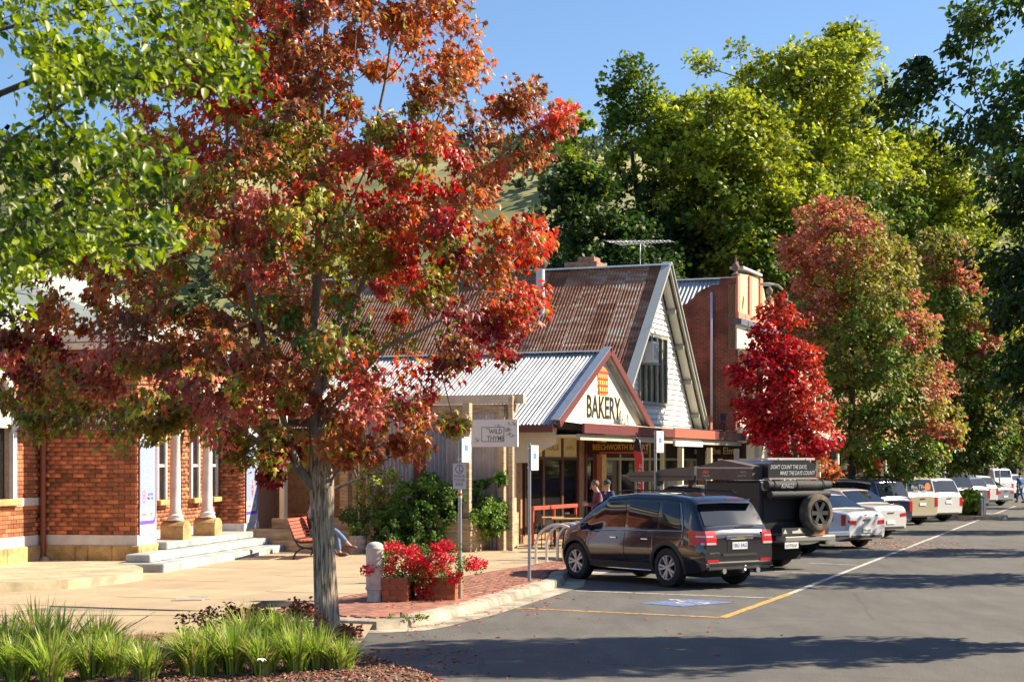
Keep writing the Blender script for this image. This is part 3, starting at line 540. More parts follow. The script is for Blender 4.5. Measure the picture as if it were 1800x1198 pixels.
link('gutter',sweep(kerb[2:],[(-.38,.005),(-.18,.007),(-.001,.009)]).mesh('gutter',CONC2),kind='structure')
# joints across the kerb
jm=mat('joint_dirt',(.10,.085,.06),.95)
fp=MB(); inner=offs(kerb,.29); poly=[(p.x,p.y) for p in inner]+[(20,150),(-40,150),(-40,24.15)]
fp.add([(x,y,.112) for x,y in poly],[list(range(len(poly)))]); fp.add([(x,y,-.02) for x,y in poly],[])
FPO=link('footpath',fp.mesh('footpath',mat('footpath_base',(.24,.20,.14),.9,var=.2,scale=3)),kind='structure')
def kerb_s(t):
    ks=[( (p-K0).dot(U),(p-K0).dot(NL)) for p in kerb[3:]]
    return float(np.interp(t,[a for a,b in ks],[b for a,b in ks]))
A_st=[[U.x,NL.x,0],[U.y,NL.y,0],[0,0,1]]
items=[]; rr=random.Random(3)
PAVE=mat('red_paver',(.29,.13,.09),.85,var=.18,scale=30,bump=.3,bscale=80,island=.32)
row=0; s=.30
while s<2.05:
    t=-9.2+(.115 if row%2 else 0)
    while t<16:
        c=SP(t+.115,s+.055)
        if s>kerb_s(t+.1)+.33 and c.y>23.9+max(0,(-1.9-c.x))*.0 and c.x>-3.4 and not (c.x<-2.2 and c.y<24.2): items.append((Vector((c.x,c.y,.113+rr.uniform(-.0015,.0015))),(.224,.106,.04),A_st))
        t+=.23
    s+=.112; row+=1
row=0; s=-.75
while s<.3:      # the nose, where the kerb swings out
    t=-9.4+(.115 if row%2 else 0)
    while t<2:
        c=SP(t+.115,s+.055)
        if s>kerb_s(t+.1)+.33 and c.y>23.95: items.append((Vector((c.x,c.y,.113)),(.224,.106,.04),A_st))
        t+=.23
    s+=.112; row+=1
pieces('paver','pavers',PAVE,FPO,items,key=lambda i:(i[0].y))
items=[]; 
for i in range(-7,17):
    for j in range(0,9):
        t=i*1.83; s=2.07+j*1.72; c=SP(t,s+.86)
        if c.y<24.9+ (0.0): continue
        items.append((Vector((c.x,c.y,.108+rr.uniform(-.002,.002))),(1.818,1.708,.05),A_st))
pieces('slab','slabs',CONC,FPO,items,key=lambda i:i[0].y)
# sloping apron down to the road
ap=MB(); 
for i,(x0,x1) in enumerate([(-16,-12),(-11.99,-9),(-8.99,-7),(-6.99,-5.2),(-5.19,-3.4),(-3.39,-1.9)]):
    q=.006
    e0=24.9 if i<5 else 24.1; 
    ap=MB().add([(x0+q,20.5,.012),(x1-q,20.5,.012),(x1-q,22.6,.045),(x1-q,e0 if i<5 else 23.7,.128 if i<5 else .1),(x0+q,e0,.128),(x0+q,22.6,.045)],[[0,1,2,5],[5,2,3,4]])
    if i==0: APR=link('crossing_apron',ap.mesh('crossing_apron',CONC),kind='structure')
    else: ap.build('slab',CONC,APR)
items=[]
for i in range(9):
    for j in range(22):
        x=-6.6+j*.118; y=21.75+i*.115
        z=.012+(y-20.5)/2.1*.033
        if (x+6.6)*.42+.0<(y-21.6): continue
        items.append((Vector((x,y,z+.003)),(.112,.108,.02),[[1,0,0],[0,1,0],[0,0,1]]))
pieces('paver','pavers',PAVE,APR,items,key=lambda i:i[0].y)
# painted markings
WHT=mat('road_paint_white',(.40,.37,.33),.8,var=.55,scale=11,contrast=(.35,.6)); ORP=mat('road_paint_orange',(.50,.25,.06),.8,var=.5,scale=11,contrast=(.35,.6)); BLU=mat('road_paint_blue',(.11,.16,.32),.8,var=.45,scale=9)
def stripe(name,a,b,wd,m,z=.005):
    t=(b-a).normalized(); n=Vector((-t.y,t.x,0))*wd/2; k=MB(); ns=10
    vs=[];
    for i in range(ns+1):
        p=a+(b-a)*i/ns; e=1+.12*math.sin(i*2.3); vs+=[p+n*e,p-n*e]
    k.add([(v.x,v.y,z) for v in vs],[[2*i,2*i+1,2*i+3,2*i+2] for i in range(ns)]); return k.build(name,m,kind='structure')
c0=G(1270,1085); stripe('orange_line',c0,G(1388,1043),.13,ORP); stripe('orange_line',c0,G(905,1068),.10,ORP); stripe('white_line',G(1388,1043),G(1703,920),.11,WHT,.0052); stripe('white_line',G(1703,920),G(1785,889),.11,WHT)
for a,b in [((1011,1038),(1362,1051)),((1362,1004),(1462,1008)),((1420,989),(1508,993)),((1560,958),(1600,961))]: stripe('white_line',G(*a),G(*b),.10,WHT,.0066)
sy=G(1206,1059); sm=MB(); 
for k in range(1): sm.add([(sy.x+dx,sy.y+dy,.006) for dx,dy in [(-.78,-.1),(-.1,-.72),(.82,.08),(.1,.78)]],[[0,1,2,3]])
sb=sm.build('parking_symbol',BLU,kind='structure')
wc=MB()
def strip(pts,wd,z=.009):
    P=[Vector((*p,0)) for p in pts]; o1=offs(P,wd/2); o2=offs(P,-wd/2); n=len(P)
    wc.add([(sy.x+v.x,sy.y+v.y,z) for v in o1+o2],[[i,i+1,n+i+1,n+i] for i in range(n-1)])
strip([(.1+.26*math.cos(a),-.06+.26*math.sin(a)) for a in np.linspace(R(120),R(390),16)],.06); strip([(-.08,.42),(-.05,.05),(.2,.03),(.34,-.25)],.07,.011); strip([(-.06,.22),(.16,.22)],.05,.0125); strip([(-.14+.07*math.cos(a),.52+.07*math.sin(a)) for a in np.linspace(0,2*PI,10)],.07,.0137)
wc.build('wheelchair_mark',WHT,sb)
# hill
def hillh(x,y):
    r=(y-280)/260; r=max(0,min(1,r)); b=r*r*(3-2*r)
    return b*(86+14*math.sin(x*.006+1.9)+6*math.sin(x*.021)+3*math.sin(x*.05+y*.03))
hm=mat('hill_grass',(.17,.19,.055),.95,var=.35,scale=.03,c2=(.36,.33,.14),contrast=(.4,.62),detail=8)
hb=MB().grid(lambda u,v:(-700+1500*u,280+420*v,hillh(-700+1500*u,280+420*v)-.05),90,26); hill=hb.build('hill',hm,kind='structure')
rg=np.random.default_rng(4); n=5200; X=rg.uniform(-260,320,n); Y=rg.uniform(285,560,n); nz=np.sin(X*.05+1)*np.sin(Y*.043)+.5*np.sin(X*.13)+rg.normal(0,.35,n); k=(nz>.25)|(Y>515); X=X[k];Y=Y[k]
Z=np.array([hillh(a,b) for a,b in zip(X,Y)]); P=np.repeat(np.stack([X,Y,Z],1),10,0); hs=np.repeat(rg.uniform(.8,2.6,len(X)),10)[:,None]; P=P+rg.normal(0,.55,P.shape)*hs+np.array([0,0,1])*hs
colr=np.array([.05,.075,.03])*(1+rg.normal(0,.3,(len(P),1))); B=basis(P,P-np.array([0,0,3]),.1,rg)
o=emit_leaves('hillside_scrub',P,B,2.4,RHOMB,colr,LEAF,None,rng=rg); props(o,'scrubby bushes scattered over the grassy hillside','shrubs',kind='stuff')
# ---------------------------------------------------------------- garden bed in the foreground
def bedh(x,y):
    e=min((21.15-y)/.5,(x+12)/1,1); xr=-.45-(max(0,y-17.3))**1.25*.33; e=min(e,(xr-x)/.5); e=max(0,min(1,e)); e=e*e*(3-2*e)
    return -.04+e*(.1+.10*math.exp(-((x+2.2)**2/4+(y-17.8)**2/4))+.02*math.sin(x*3)*math.sin(y*2.3))
bed=MB().grid(lambda u,v:(-12+12.5*u,14+7.4*v,bedh(-12+12.5*u,14+7.4*v)),100,60).build('garden_bed',MULCH,kind='structure')
rg=np.random.default_rng(8); n=15000; X=rg.uniform(-8.5,0,n); Y=rg.uniform(15.5,21.2,n); Z=np.array([bedh(a,b) for a,b in zip(X,Y)]); k=(Z>.0)&((X>-4.2)|(rg.random(n)<.3)); X,Y,Z=X[k],Y[k],Z[k]; n=len(X)
L_=rg.uniform(.02,.075,n); q=np.stack([L_,rg.uniform(.008,.024,n),rg.uniform(.004,.01,n)],1); a=rg.random(n)*PI; b=rg.normal(0,.3,n)
Ax=np.zeros((n,3,3)); Ax[:,0,0]=np.cos(a)*np.cos(b); Ax[:,1,0]=np.sin(a)*np.cos(b); Ax[:,2,0]=np.sin(b); Ax[:,0,1]=-np.sin(a); Ax[:,1,1]=np.cos(a); Ax[:,:,2]=np.cross(Ax[:,:,0],Ax[:,:,1])
V=np.einsum('nij,nkj->nki',Ax,BOXV[None]*q[:,None,:])+np.stack([X,Y,Z+.012],1)[:,None]
pal=np.array([(.26,.13,.08),(.17,.085,.055),(.36,.22,.15),(.11,.06,.045),(.30,.17,.12)]); cc=np.repeat(pal[rg.integers(0,5,n)]*(1+rg.normal(0,.15,(n,1))),8,0)
ml=leafmat('wood_chip',None,trans=0,rough=.9,spec=.1)
link('mulch_chips',mesh_np('mulch_chips',V.reshape(-1,3),BOXF[None]+(np.arange(n)*8)[:,None,None],np.full(n*6,4),ml,cc),label='bark mulch chips covering the garden bed round the maple',cat='mulch',kind='stuff')
def litter(name,label,xy,zf,cols,size,seed):
    rg=np.random.default_rng(seed); xy=np.array(xy); n=len(xy); P=np.stack([xy[:,0],xy[:,1],[zf(*p)+.012 for p in xy]],1)
    a=rg.random(n)*2*PI; d=np.stack([np.cos(a),np.sin(a),rg.normal(0,.15,n)],1); d=unit(d); nn=unit(np.array([0,0,1])+rg.normal(0,.25,(n,3))); nn=unit(nn-d*np.sum(nn*d,1,keepdims=True)); cl=np.array(cols)[rg.integers(0,len(cols),n)]
    o=emit_leaves(name,P,(np.cross(d,nn),d,nn),size,MAPLE,cl,LEAF,None,rng=rg); props(o,label,'leaves',kind='stuff')
cl=[(.45,.05,.06),(.5,.13,.12),(.35,.1,.05),(.4,.22,.08),(.25,.05,.04)]
pts=[(rg.uniform(-4.5,-.4),rg.uniform(16,21)) for _ in range(420)]; litter('fallen_leaves','red maple leaves fallen on the bark mulch',pts,lambda x,y:max(bedh(x,y),0),cl,.075,1)
pts=[(kx,ky) for kx,ky in [(lambda p:(p.x,p.y))(SP(rg.uniform(-9.5,-2),kerb_s(-8)-abs(rg.normal(0,.35))+.0)) for _ in range(60)]]+[(rg.uniform(-1.8,1.5),rg.uniform(17.5,23)) for _ in range(22)]+[(rg.uniform(-.5,4),rg.uniform(20,30)) for _ in range(30)]
litter('fallen_leaves','red and brown leaves strewn along the gutter and road in front',pts,lambda x,y:.0,cl,.08,2)
g=G(1575,957); pts=[(g.x+rg.normal(0,1.0),g.y+rg.normal(0,2.2)) for _ in range(420)]; litter('fallen_leaves','drift of brown leaves on the asphalt beside the white sedans',pts,lambda x,y:.0,[(.4,.16,.12),(.5,.28,.2),(.3,.1,.06)],.1,3)
pts=[(rg.uniform(-2.2,.6),rg.uniform(24.5,31)) for _ in range(90)]; litter('fallen_leaves','scattered leaves on the pavers round the rose planters',pts,lambda x,y:.135 if (Vector((x,y,0))-K0).dot(NL)>kerb_s((Vector((x,y,0))-K0).dot(U))+.1 else .0,cl,.07,4)
# strap leaved grasses
GR=leafmat('strap_leaf',None,trans=.35,rough=.42,spec=.5,island=.3)
def strap_clump(X,Y,h,n,seed,label):
    rg=np.random.default_rng(seed); z0=max(bedh(X,Y),0)-.02; base=np.array([X,Y,z0]); t,_=root_at('strap_leaf_grass',label,base,'strap leaved grasses in the garden bed','grass clump')
    a=rg.random(n)*2*PI; lean=rg.uniform(.05,1.0,n); hh=h*rg.uniform(.55,1.12,n); K=6; out=np.stack([np.cos(a),np.sin(a),0*a],1); sd_=np.stack([-np.sin(a),np.cos(a),0*a],1)
    b0=out*rg.uniform(0,.13,n)[:,None]; V=[]
    wdt=rg.uniform(.007,.0145,n)
    for i in range(K):
        u=i/(K-1); p=b0+out*(lean*hh*u**1.9)[:,None]+np.array([0,0,1])*(hh*(u-.30*lean*u**3))[:,None]; wv=wdt*(1-u**3)*(.75+.6*u*(1-u)*2)
        V+= [p-sd_*wv[:,None],p+sd_*wv[:,None]]
    V=np.stack(V,1); q=np.array([[2*i,2*i+1,2*i+3,2*i+2] for i in range(K-1)]); Fc=q[None]+(np.arange(n)*2*K)[:,None,None]
    c=np.where(rg.random((n,1))<.2,np.array([[.36,.30,.13]]),np.array([[.17,.27,.035]])+rg.random((n,1))*np.array([[.17,.17,.03]]))
    link('blades',mesh_np('blades',V.reshape(-1,3),Fc,np.full(n*(K-1),4),GR,np.repeat(c,2*K,0),smooth=True),t,kind='stuff')
cl=[(12,18.2,.72),(62,18.4,.7),(110,18.3,.66),(160,18.4,.62),(205,18.5,.45),(-20,17.6,.7),(40,17.3,.6),(95,17.2,.6),(150,17.2,.55),(205,17.3,.45),(260,17.2,.4),(250,18.0,.38),
    (345,18.3,.5),(385,18.6,.55),(430,18.8,.58),(475,18.7,.6),(520,18.8,.56),(562,18.7,.42),(310,17.4,.42),(360,17.3,.5),(410,17.5,.52),(460,17.4,.5),(510,17.5,.5),(555,17.6,.46),(595,17.4,.34)]
wh=['at the left edge of the picture','in the left grass row','beside the leftmost clumps','near the brick wedge','low beside the mulch gap']
rg2=np.random.default_rng(77)
for i,(px,d,h) in enumerate(cl):
    back=d>17.9
    row=sorted(q[0] for q in cl if (q[1]>17.9)==back); lab=f"strap leaved grass clump, number {row.index(px)+1} from the left in the {'rear' if back else 'front'} row"
    strap_clump((px-900)/F*d+rg2.normal(0,.05),d+rg2.normal(0,.18),h*rg2.uniform(.95,1.2),int(rg2.integers(190,270)),100+i,lab)
def leafy(name,label,cat,base,C,per,crad,size,c0,c1,T=OVAL,bark=BARKD,seed=1,m=None,group=None,droop=.3,r0=.012,mix=None,pn=.0,step=.12):
    rng=np.random.default_rng(seed); base=np.array(base,float); t=thing(name,label,cat,tuple(base),group=group); C=np.array(C,float)
    pos,par=skeleton([[np.zeros(3),np.array([0,0,.08])]],C,step,rng,.015); wood('stems',pos,par,r0,.002,bark,t,sides=4)
    n=len(C); k=np.repeat(np.arange(n),per); P=C[k]+unit(rng.normal(0,1,(n*per,3)))*(rng.random((n*per,1))**.5)*crad
    u=rng.random((n*per,1)); col=np.array(c0)*(1-u)+np.array(c1)*u; col*=1+rng.normal(0,.2,(n,1))[k]
    if mix: s=rng.random(n*per)<mix[0]; col[s]=mix[1]
    B=basis(P,np.zeros_like(P),droop,rng,rnd=.9); emit_leaves('foliage',P,B,size,T,col,m or LEAF,t,kind='stuff',rng=rng); return t
rg=np.random.default_rng(12)
for i,(px,d,h,wd) in enumerate([(385,19.4,.60,.34),(345,19.4,.42,.24),(500,19.7,.60,.3),(455,19.6,.52,.25),(540,19.7,.5,.22),(605,20.6,.22,.14)]):
    C=[(rg.normal(0,wd*.6),rg.normal(0,.2),rg.uniform(.12,h)) for _ in range(30)]
    leafy('sacred_bamboo',['dark red leaved shrub at the near edge of the concrete, left of the others','small dark red shrub left of the tall one','rust red shrub behind the grass left of the trunk','low dark red shrub behind the grass clumps','rust red shrub touching the maple trunk','small red shrub just right of the maple trunk'][i],'shrub',((px-900)/F*d,d,.04),C,26,.085,.05,(.11,.025,.02),(.30,.09,.04),seed=70+i,group='dark red shrubs behind the grasses')
fl=thing('iris_flower','white iris flower among the grass blades','flower',((455-900)/F*16.9,16.9,.06)); MB().tube([(0,0,0),(.01,0,.15),(.02,0,.27)],.004,5).build('stem',GRASSG,fl)
for k in range(6):
    a=k*PI/3; q=MB().grid(lambda u,v:((u*.055)*math.cos(a)-(v-.5)*.035*math.sin(PI*u*.9)*math.sin(a)+.02,(u*.055)*math.sin(a)+(v-.5)*.035*math.sin(PI*u*.9)*math.cos(a),.27+.02*math.sin(PI*u)),5,2); q.build('petal',mat('white_petal',(.8,.78,.85),.6),fl)
C=[(rg.normal(0,.16),rg.normal(0,.05),.01) for _ in range(14)]; leafy('grass_tuft','small tuft of weeds growing in the kerb by the pavers','grass',(*G(705,1086,.13)[:2],.13),C,22,.05,.032,(.10,.15,.03),(.22,.28,.05),T=RHOMB,seed=90,droop=-.6)
# ---------------------------------------------------------------- buildings
BRICK=mat('red_brick',(.42,.145,.065),.88,var=.35,scale=5,bump=.5,bscale=60,island=.48)
MORT=mat('mortar_pink',(.52,.35,.24),.95,var=.15,scale=10)
WPAINT=mat('white_masonry_paint',(.60,.57,.54),.7,var=.14,scale=2.5,bump=.1,bscale=30)
CREAM=mat('cream_paint',(.66,.60,.47),.6,var=.05,scale=3); WHT2=mat('white_weatherboard_paint',(.64,.63,.58),.55,var=.06,scale=5)
SAND=mat('sandstone',(.46,.31,.13),.92,var=.45,scale=3.2,bump=.7,bscale=14,contrast=(.3,.7),island=.15)
TIMB=mat('weathered_timber',(.42,.31,.20),.9,var=.3,scale=3,bump=.5,bscale=25,stretch=(1,1,8),island=.16)
SLEEP=mat('sleeper_timber',(.46,.34,.21),.9,var=.35,scale=2.2,bump=.5,bscale=25,island=.18,stretch=(.6,.6,4))
MAROON=mat('maroon_trim',(.135,.032,.03),.5,var=.1,scale=5); DKW=mat('dark_timber_frame',(.075,.03,.02),.5)
GREYP=mat('grey_green_paint',(.27,.27,.22),.6,var=.1,scale=4); STEELG=mat('galvanised',(.55,.57,.58),.4,metal=.85,var=.1,scale=8)
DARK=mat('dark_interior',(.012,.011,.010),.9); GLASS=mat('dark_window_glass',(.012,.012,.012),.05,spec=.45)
CREAMB=mat('cream_banner',(.62,.52,.25),.7,var=.1,scale=2); BROWNP=mat('brown_downpipe',(.22,.06,.035),.5)
ROOFGREY=mat('grey_roof_paint',(.32,.36,.32),.6,var=.12,scale=2)
def roofmetal(name,c,c2,rust=0):
    m=mat(name,c,.5,c2=c2,var=.2,scale=1.1,detail=6,metal=0.15 if rust else .35,contrast=(.33,.62)); t=m.node_tree; L=t.links; p=t.nodes['Principled BSDF']
    if rust:
        src=p.inputs['Base Color'].links[0].from_socket; tc=node(t,'ShaderNodeTexCoord'); oi=node(t,'ShaderNodeObjectInfo'); mp=node(t,'ShaderNodeMapping'); mp.inputs['Scale'].default_value=(9,1.2,1.2); L.new(tc.outputs['Object'],mp.inputs[0])
        cm=node(t,'ShaderNodeCombineXYZ'); mu=node(t,'ShaderNodeMath',operation='MULTIPLY'); mu.inputs[1].default_value=50; L.new(oi.outputs['Random'],mu.inputs[0]); L.new(mu.outputs[0],cm.inputs[0]); L.new(cm.outputs[0],mp.inputs['Location'])
        n=node(t,'ShaderNodeTexNoise',i_Scale=1,i_Detail=6); L.new(mp.outputs[0],n.inputs[0]); ad=node(t,'ShaderNodeMath',operation='ADD'); L.new(n.outputs[0],ad.inputs[0])
        m2=node(t,'ShaderNodeMath',operation='MULTIPLY_ADD'); m2.inputs[1].default_value=.2; m2.inputs[2].default_value=-.1; L.new(oi.outputs['Random'],m2.inputs[0]); L.new(m2.outputs[0],ad.inputs[1])
        cr=node(t,'ShaderNodeValToRGB'); L.new(ad.outputs[0],cr.inputs[0]); e=cr.color_ramp.elements; e[0].position=.28; e[0].color=(.46,.36,.28,1); e[1].position=.68; e[1].color=(.16,.055,.025,1); x=e.new(.45); x.color=(.34,.155,.08,1)
        L.new(cr.outputs[0],p.inputs['Base Color']); p.inputs['Roughness'].default_value=.75; p.inputs['Metallic'].default_value=0
    return m
RUST=roofmetal('rusty_corrugated_iron',(.3,.12,.06),(.5,.4,.33),1); ZINC=roofmetal('zincalume_corrugated',(.33,.35,.37),(.45,.46,.47)); CORRW=roofmetal('aged_corrugated',(.33,.31,.31),(.42,.38,.37)); CORRB=roofmetal('blue_grey_corrugated',(.22,.25,.30),(.30,.32,.36))
def corr(name,m,parent,M,w,l,pitch=.118,amp=.022,seg=6,rows=1,kind=None):
    """corrugated sheet: u across the ribs 0..w, v along the ribs 0..l"""
    n=max(6,int(w/pitch*seg)); k=MB().grid(lambda u,v:(u*w,v*l,amp*math.sin(2*PI*u*w/pitch)),n,rows); k.xf(M); return k.build(name,m,parent)
def MF(o,ux,vy):
    ux=Vector(ux).normalized(); vy=Vector(vy).normalized(); n=ux.cross(vy); return Matrix(((ux.x,vy.x,n.x,o[0]),(ux.y,vy.y,n.y,o[1]),(ux.z,vy.z,n.z,o[2]),(0,0,0,1)))
def brick_face(items,o,ux,nrm,W,z0,z1,hole=None,L=.25,Hh=.09):
    o=Vector(o); ux=Vector(ux); nrm=Vector(nrm); A=[[ux.x,nrm.x,0],[ux.y,nrm.y,0],[0,0,1]]; nr=int(round((z1-z0)/Hh)); hh=(z1-z0)/nr
    for r in range(nr):
        x=-(L/2 if r%2 else 0)
        while x<W-.01:
            a,b=max(x,0),min(x+L,W)
            if b-a>.05:
                cz=z0+(r+.5)*hh; cx=(a+b)/2
                if not (hole and hole(cx,cz)):
                    items.append((o+ux*cx+nrm*(.001+rr.uniform(0,.004))+Vector((0,0,cz)),(b-a-.012,.03,hh-.012),A))
            x+=L
# ======== post office
loc,rz=frame((-7.7,35.0),9); PO=thing('post_office','old red brick building with white bands, columned porch and three white steps','building',loc,rz)
POloc=Matrix.Translation(loc)@Matrix.Rotation(rz,4,'Z')
w=MB(); w.box(.02,1.01,.02,2.0,.1,4.75); w.box(.02,.4,2.0,3,.1,4.75); w.box(7.01,8.13,.02,2.0,.1,4.75); w.box(1.02,7.0,.67,.9,.1,4.75)
w.box(-8,.0,2.12,2.4,.1,1.5); w.box(-8,-2.62,2.12,2.4,1.5,4.75); w.box(-1.38,.02,2.12,2.4,1.5,4.75); w.box(-2.62,-1.38,2.12,2.4,4.02,4.75); w.box(8.13,14,1.2,4,.1,4.6)
w.build('wall',MORT,PO)
items=[]
brick_face(items,(0,0,0),(0,1,0),(-1,0,0),2.1,.81,2.98); brick_face(items,(0,0,0),(0,1,0),(-1,0,0),2.1,3.35,4.62)
for z0,z1 in ((.81,2.98),(3.35,4.62)):
    brick_face(items,(0,0,0),(1,0,0),(0,-1,0),1.03,z0,z1); brick_face(items,(6.99,0,0),(1,0,0),(0,-1,0),1.16,z0,z1)
brick_face(items,(1.03,.65,0),(1,0,0),(0,-1,0),5.96,.81,3.9,hole=lambda x,z:(abs(x-2.0)<.33 or abs(x-4.2)<.33 or abs(x-5.55)<.3) and z>1.45)
brick_face(items,(6.99,0,0),(0,1,0),(-1,0,0),.64,.81,3.2); brick_face(items,(1.03,0,0),(0,1,0),(1,0,0),.64,.81,3.2)
ar=lambda x,z:(abs(x-6)<.78 and 1.4<z<3.35) or ((x-6)**2+(z-3.35)**2<.78**2)
for z0,z1 in ((.81,1.42),(1.58,2.98),(3.15,4.62)): brick_face(items,(-8,2.1,0),(1,0,0),(0,-1,0),8,z0,z1,hole=ar)
pieces('brick','brickwork',BRICK,PO,items,key=lambda i:(POloc@i[0]).y*1.0+(0 if i[0].x>-2.3 else 50),limit=300)
b=MB()
def band(z0,z1,p,segs=((-8,2.1-.0,0,2.1),)):
    b.box(-8,-.001,2.1-p,2.13,z0,z1); b.box(-p,.021,-p,2.1-p-.001,z0,z1); b.box(.021,1.03+p*.5,-p,.02,z0,z1); b.box(6.99-p*.5,8.15+p,-p,.02,z0,z1); b.box(6.99-p,7.01,.02,.64,z0,z1)
band(.6,.81,.035); band(2.98,3.35,.03)
b.box(-8,-2.79,2.06,2.13,1.42,1.58); b.box(-1.21,-.001,2.06,2.13,1.42,1.58); b.box(1.05,6.95,.61,.67,.62,.81); b.build('painted_band',WPAINT,PO)
c=MB(); c.box(-8,-.25,1.72,2.12,4.62,4.74); c.box(-8,-.35,1.62,2.12,4.76,4.9); c.box(-.32,8.45,-.32,2.1,4.62,4.74); c.box(-.42,8.55,-.42,2.1,4.76,4.9); c.build('cornice',WPAINT,PO)
g=MB(); g.box(-8,-.42,1.5,1.62,4.84,4.98); g.build('gutter',WPAINT,PO)
rf=MB(); rf.add([(-9,1.5,4.98),(14,1.5,4.98),(14,7,7.6),(-9,7,7.6),(14,12,4.9),(-9,12,4.9)],[[0,1,2,3],[3,2,4,5]]); rf.add([(-.5,-.5,4.92),(8.6,-.5,4.92),(6,3.5,6.3),(2,3.5,6.3),(-.5,3.5,4.92),(8.6,3.5,4.92)],[[0,1,2,3],[0,3,4],[1,5,2]]); rf.build('roof',ROOFGREY,PO)
# stones of the plinth
st=[(-.07,-.07,1.0,.0),]
def stone(x0,x1,y0,y1,z0=.1,z1=.6): MB().box(x0+.004,x1-.004,y0+.004,y1-.004,z0,z1,.018).build('plinth_stone',SAND,PO)
for y0,y1 in ((-.09,.5),(.5,1.02),(1.02,1.3),(1.3,2.0)): stone(-.09,.03,y0,y1)
for x0,x1 in ((-7,-5.6),(-5.6,-4.4),(-4.4,-3),(-3,-1.7),(-1.7,-.75),(-.75,-.0)): stone(x0,x1,2.0,2.15)
stone(.03,1.1,-.09,.03); stone(6.9,8.25,-.10,.5)
MB().lathe([(.16,0),(.15,.1),(.1,.22),(.05,.27)],12,(-.2,1.9,.1)).build('pipe_foot',CONC2,PO)
dp=MB().tube([(-.13,1.97,.3),(-.13,1.97,4.55),(-.1,1.8,4.8)],.062,10); 
for z in (.9,2.2,3.5): dp.lathe([(.075,0),(.075,.06)],10,(-.13,1.97,z))
dp.build('downpipe',BROWNP,PO)
# porch: floor, steps, columns, arches
for i,(x0,x1,y0,z0,z1) in enumerate([(-1.25,8.95,-1.05,.02,.30),(-.85,8.4,-.62,.301,.46),(1.04,6.98,-.27,.461,.62)]):
    s_=MB().box(x0,x1,y0,(-.10 if i<2 else .66),z0,z1,.02); s_.build('step',mat('step_paint',(.33,.36,.355),.75,var=.25,scale=2.2,bump=.2,bscale=30),PO)
def column(x):
    MB().prism([(-.26,.46),(.26,.46),(.26,.86)]+[(.26*math.cos(a),.86+.17*math.sin(a)) for a in np.linspace(0,PI,9)[1:-1]]+[(-.26,.86)],-.28+.06,.30,'y').xf(TR(x,0,0)).build('pedestal',SAND,PO)
    co=MB().lathe([(.19,1.03),(.19,1.07),(.165,1.09),(.18,1.12),(.18,1.15),(.135,1.18),(.14,1.23),(.118,1.28),(.115,2.0),(.10,2.86),(.115,2.88),(.115,2.91),(.10,2.93),(.125,3.0),(.17,3.12),(.18,3.18)],20,(x,.05,0)); co.build('column',WPAINT,PO)
    cp=MB().box(x-.2,x+.2,-.15,.25,3.18,3.27,.01)
    for k in range(8):
        a=k*PI/4; cp.sphere((x+.14*math.cos(a),.05+.14*math.sin(a),3.08 if k%2 else 3.0),.045,6,4,(1,1,1.2))
    cp.build('capital',WPAINT,PO)
column(2.4); column(4.5)
cs=[(1.72,.62),(3.45,.84),(5.78,1.05)]; poly=[(1.03,4.62),(1.03,3.28)]
for cx,r in cs:
    for a in np.linspace(PI,0,13): poly.append((cx+r*math.cos(a),3.28+r*.85*math.sin(a)))
poly+=[(6.99,3.28),(6.99,4.62)]; MB().prism(poly,.0,.28,'y').build('arcade_wall',mat('arcade_brick',(.43,.14,.06),.85,var=.3,scale=8),PO)
for cx,r in cs:
    q=MB().tube([(cx+(r+.05)*math.cos(a),-.01,3.28+(r+.03)*.87*math.sin(a)) for a in np.linspace(0,PI,17)],.07,6); q.build('arch_moulding',WPAINT,PO)
# porch windows
for x,w2 in ((3.03,.30),(5.23,.30),(6.58,.27)):
    fr=MB(); fr.box(x-w2,x-w2+.09,0.58,0.66,1.47,3.05); fr.box(x+w2-.09,x+w2,0.58,0.66,1.47,3.05); fr.box(x-w2,x+w2,0.58,0.66,3.05,3.2); fr.box(x-w2+.09,x+w2-.09,0.61,0.66,2.2,2.26)
    wo=fr.build('window_frame',WPAINT,PO); MB().box(x-w2+.09,x+w2-.09,0.63,0.655,1.5,3.05).build('pane',GLASS,wo); MB().box(x-w2-.08,x+w2+.08,0.47,0.66,1.35,1.468,.012).build('sill',SAND,wo)
# arched window of the wing
aw=MB(); 
pr=[(-2.79,1.58),(-2.62,1.58)]+[(-2+.62*math.cos(a),3.35+.62*math.sin(a)) for a in np.linspace(PI,0,13)]+[(-1.38,1.58),(-1.21,1.58)]+[(-2+.79*math.cos(a),3.35+.79*math.sin(a)) for a in np.linspace(0,PI,13)]
for i in range(1):
    inn=[(-2.62,1.58)]+[(-2+.62*math.cos(a),3.35+.62*math.sin(a)) for a in np.linspace(PI,0,13)]+[(-1.38,1.58)]; out=[(-2.79,1.58)]+[(-2+.79*math.cos(a),3.35+.79*math.sin(a)) for a in np.linspace(PI,0,13)]+[(-1.21,1.58)]
    n=len(inn)
    for i in range(n-1): aw.prism([inn[i],inn[i+1],out[i+1],out[i]],2.03,2.14,'y')
a_=aw.build('window_surround',WPAINT,PO); MB().prism(inn,2.22,2.25,'y').build('pane',GLASS,a_); MB().box(-2.85,-1.15,1.95,2.14,1.44,1.575,.015).build('sill',SAND,a_)
MB().box(-2.04,-1.96,2.17,2.21,1.58,3.9).build('frame',WPAINT,a_)
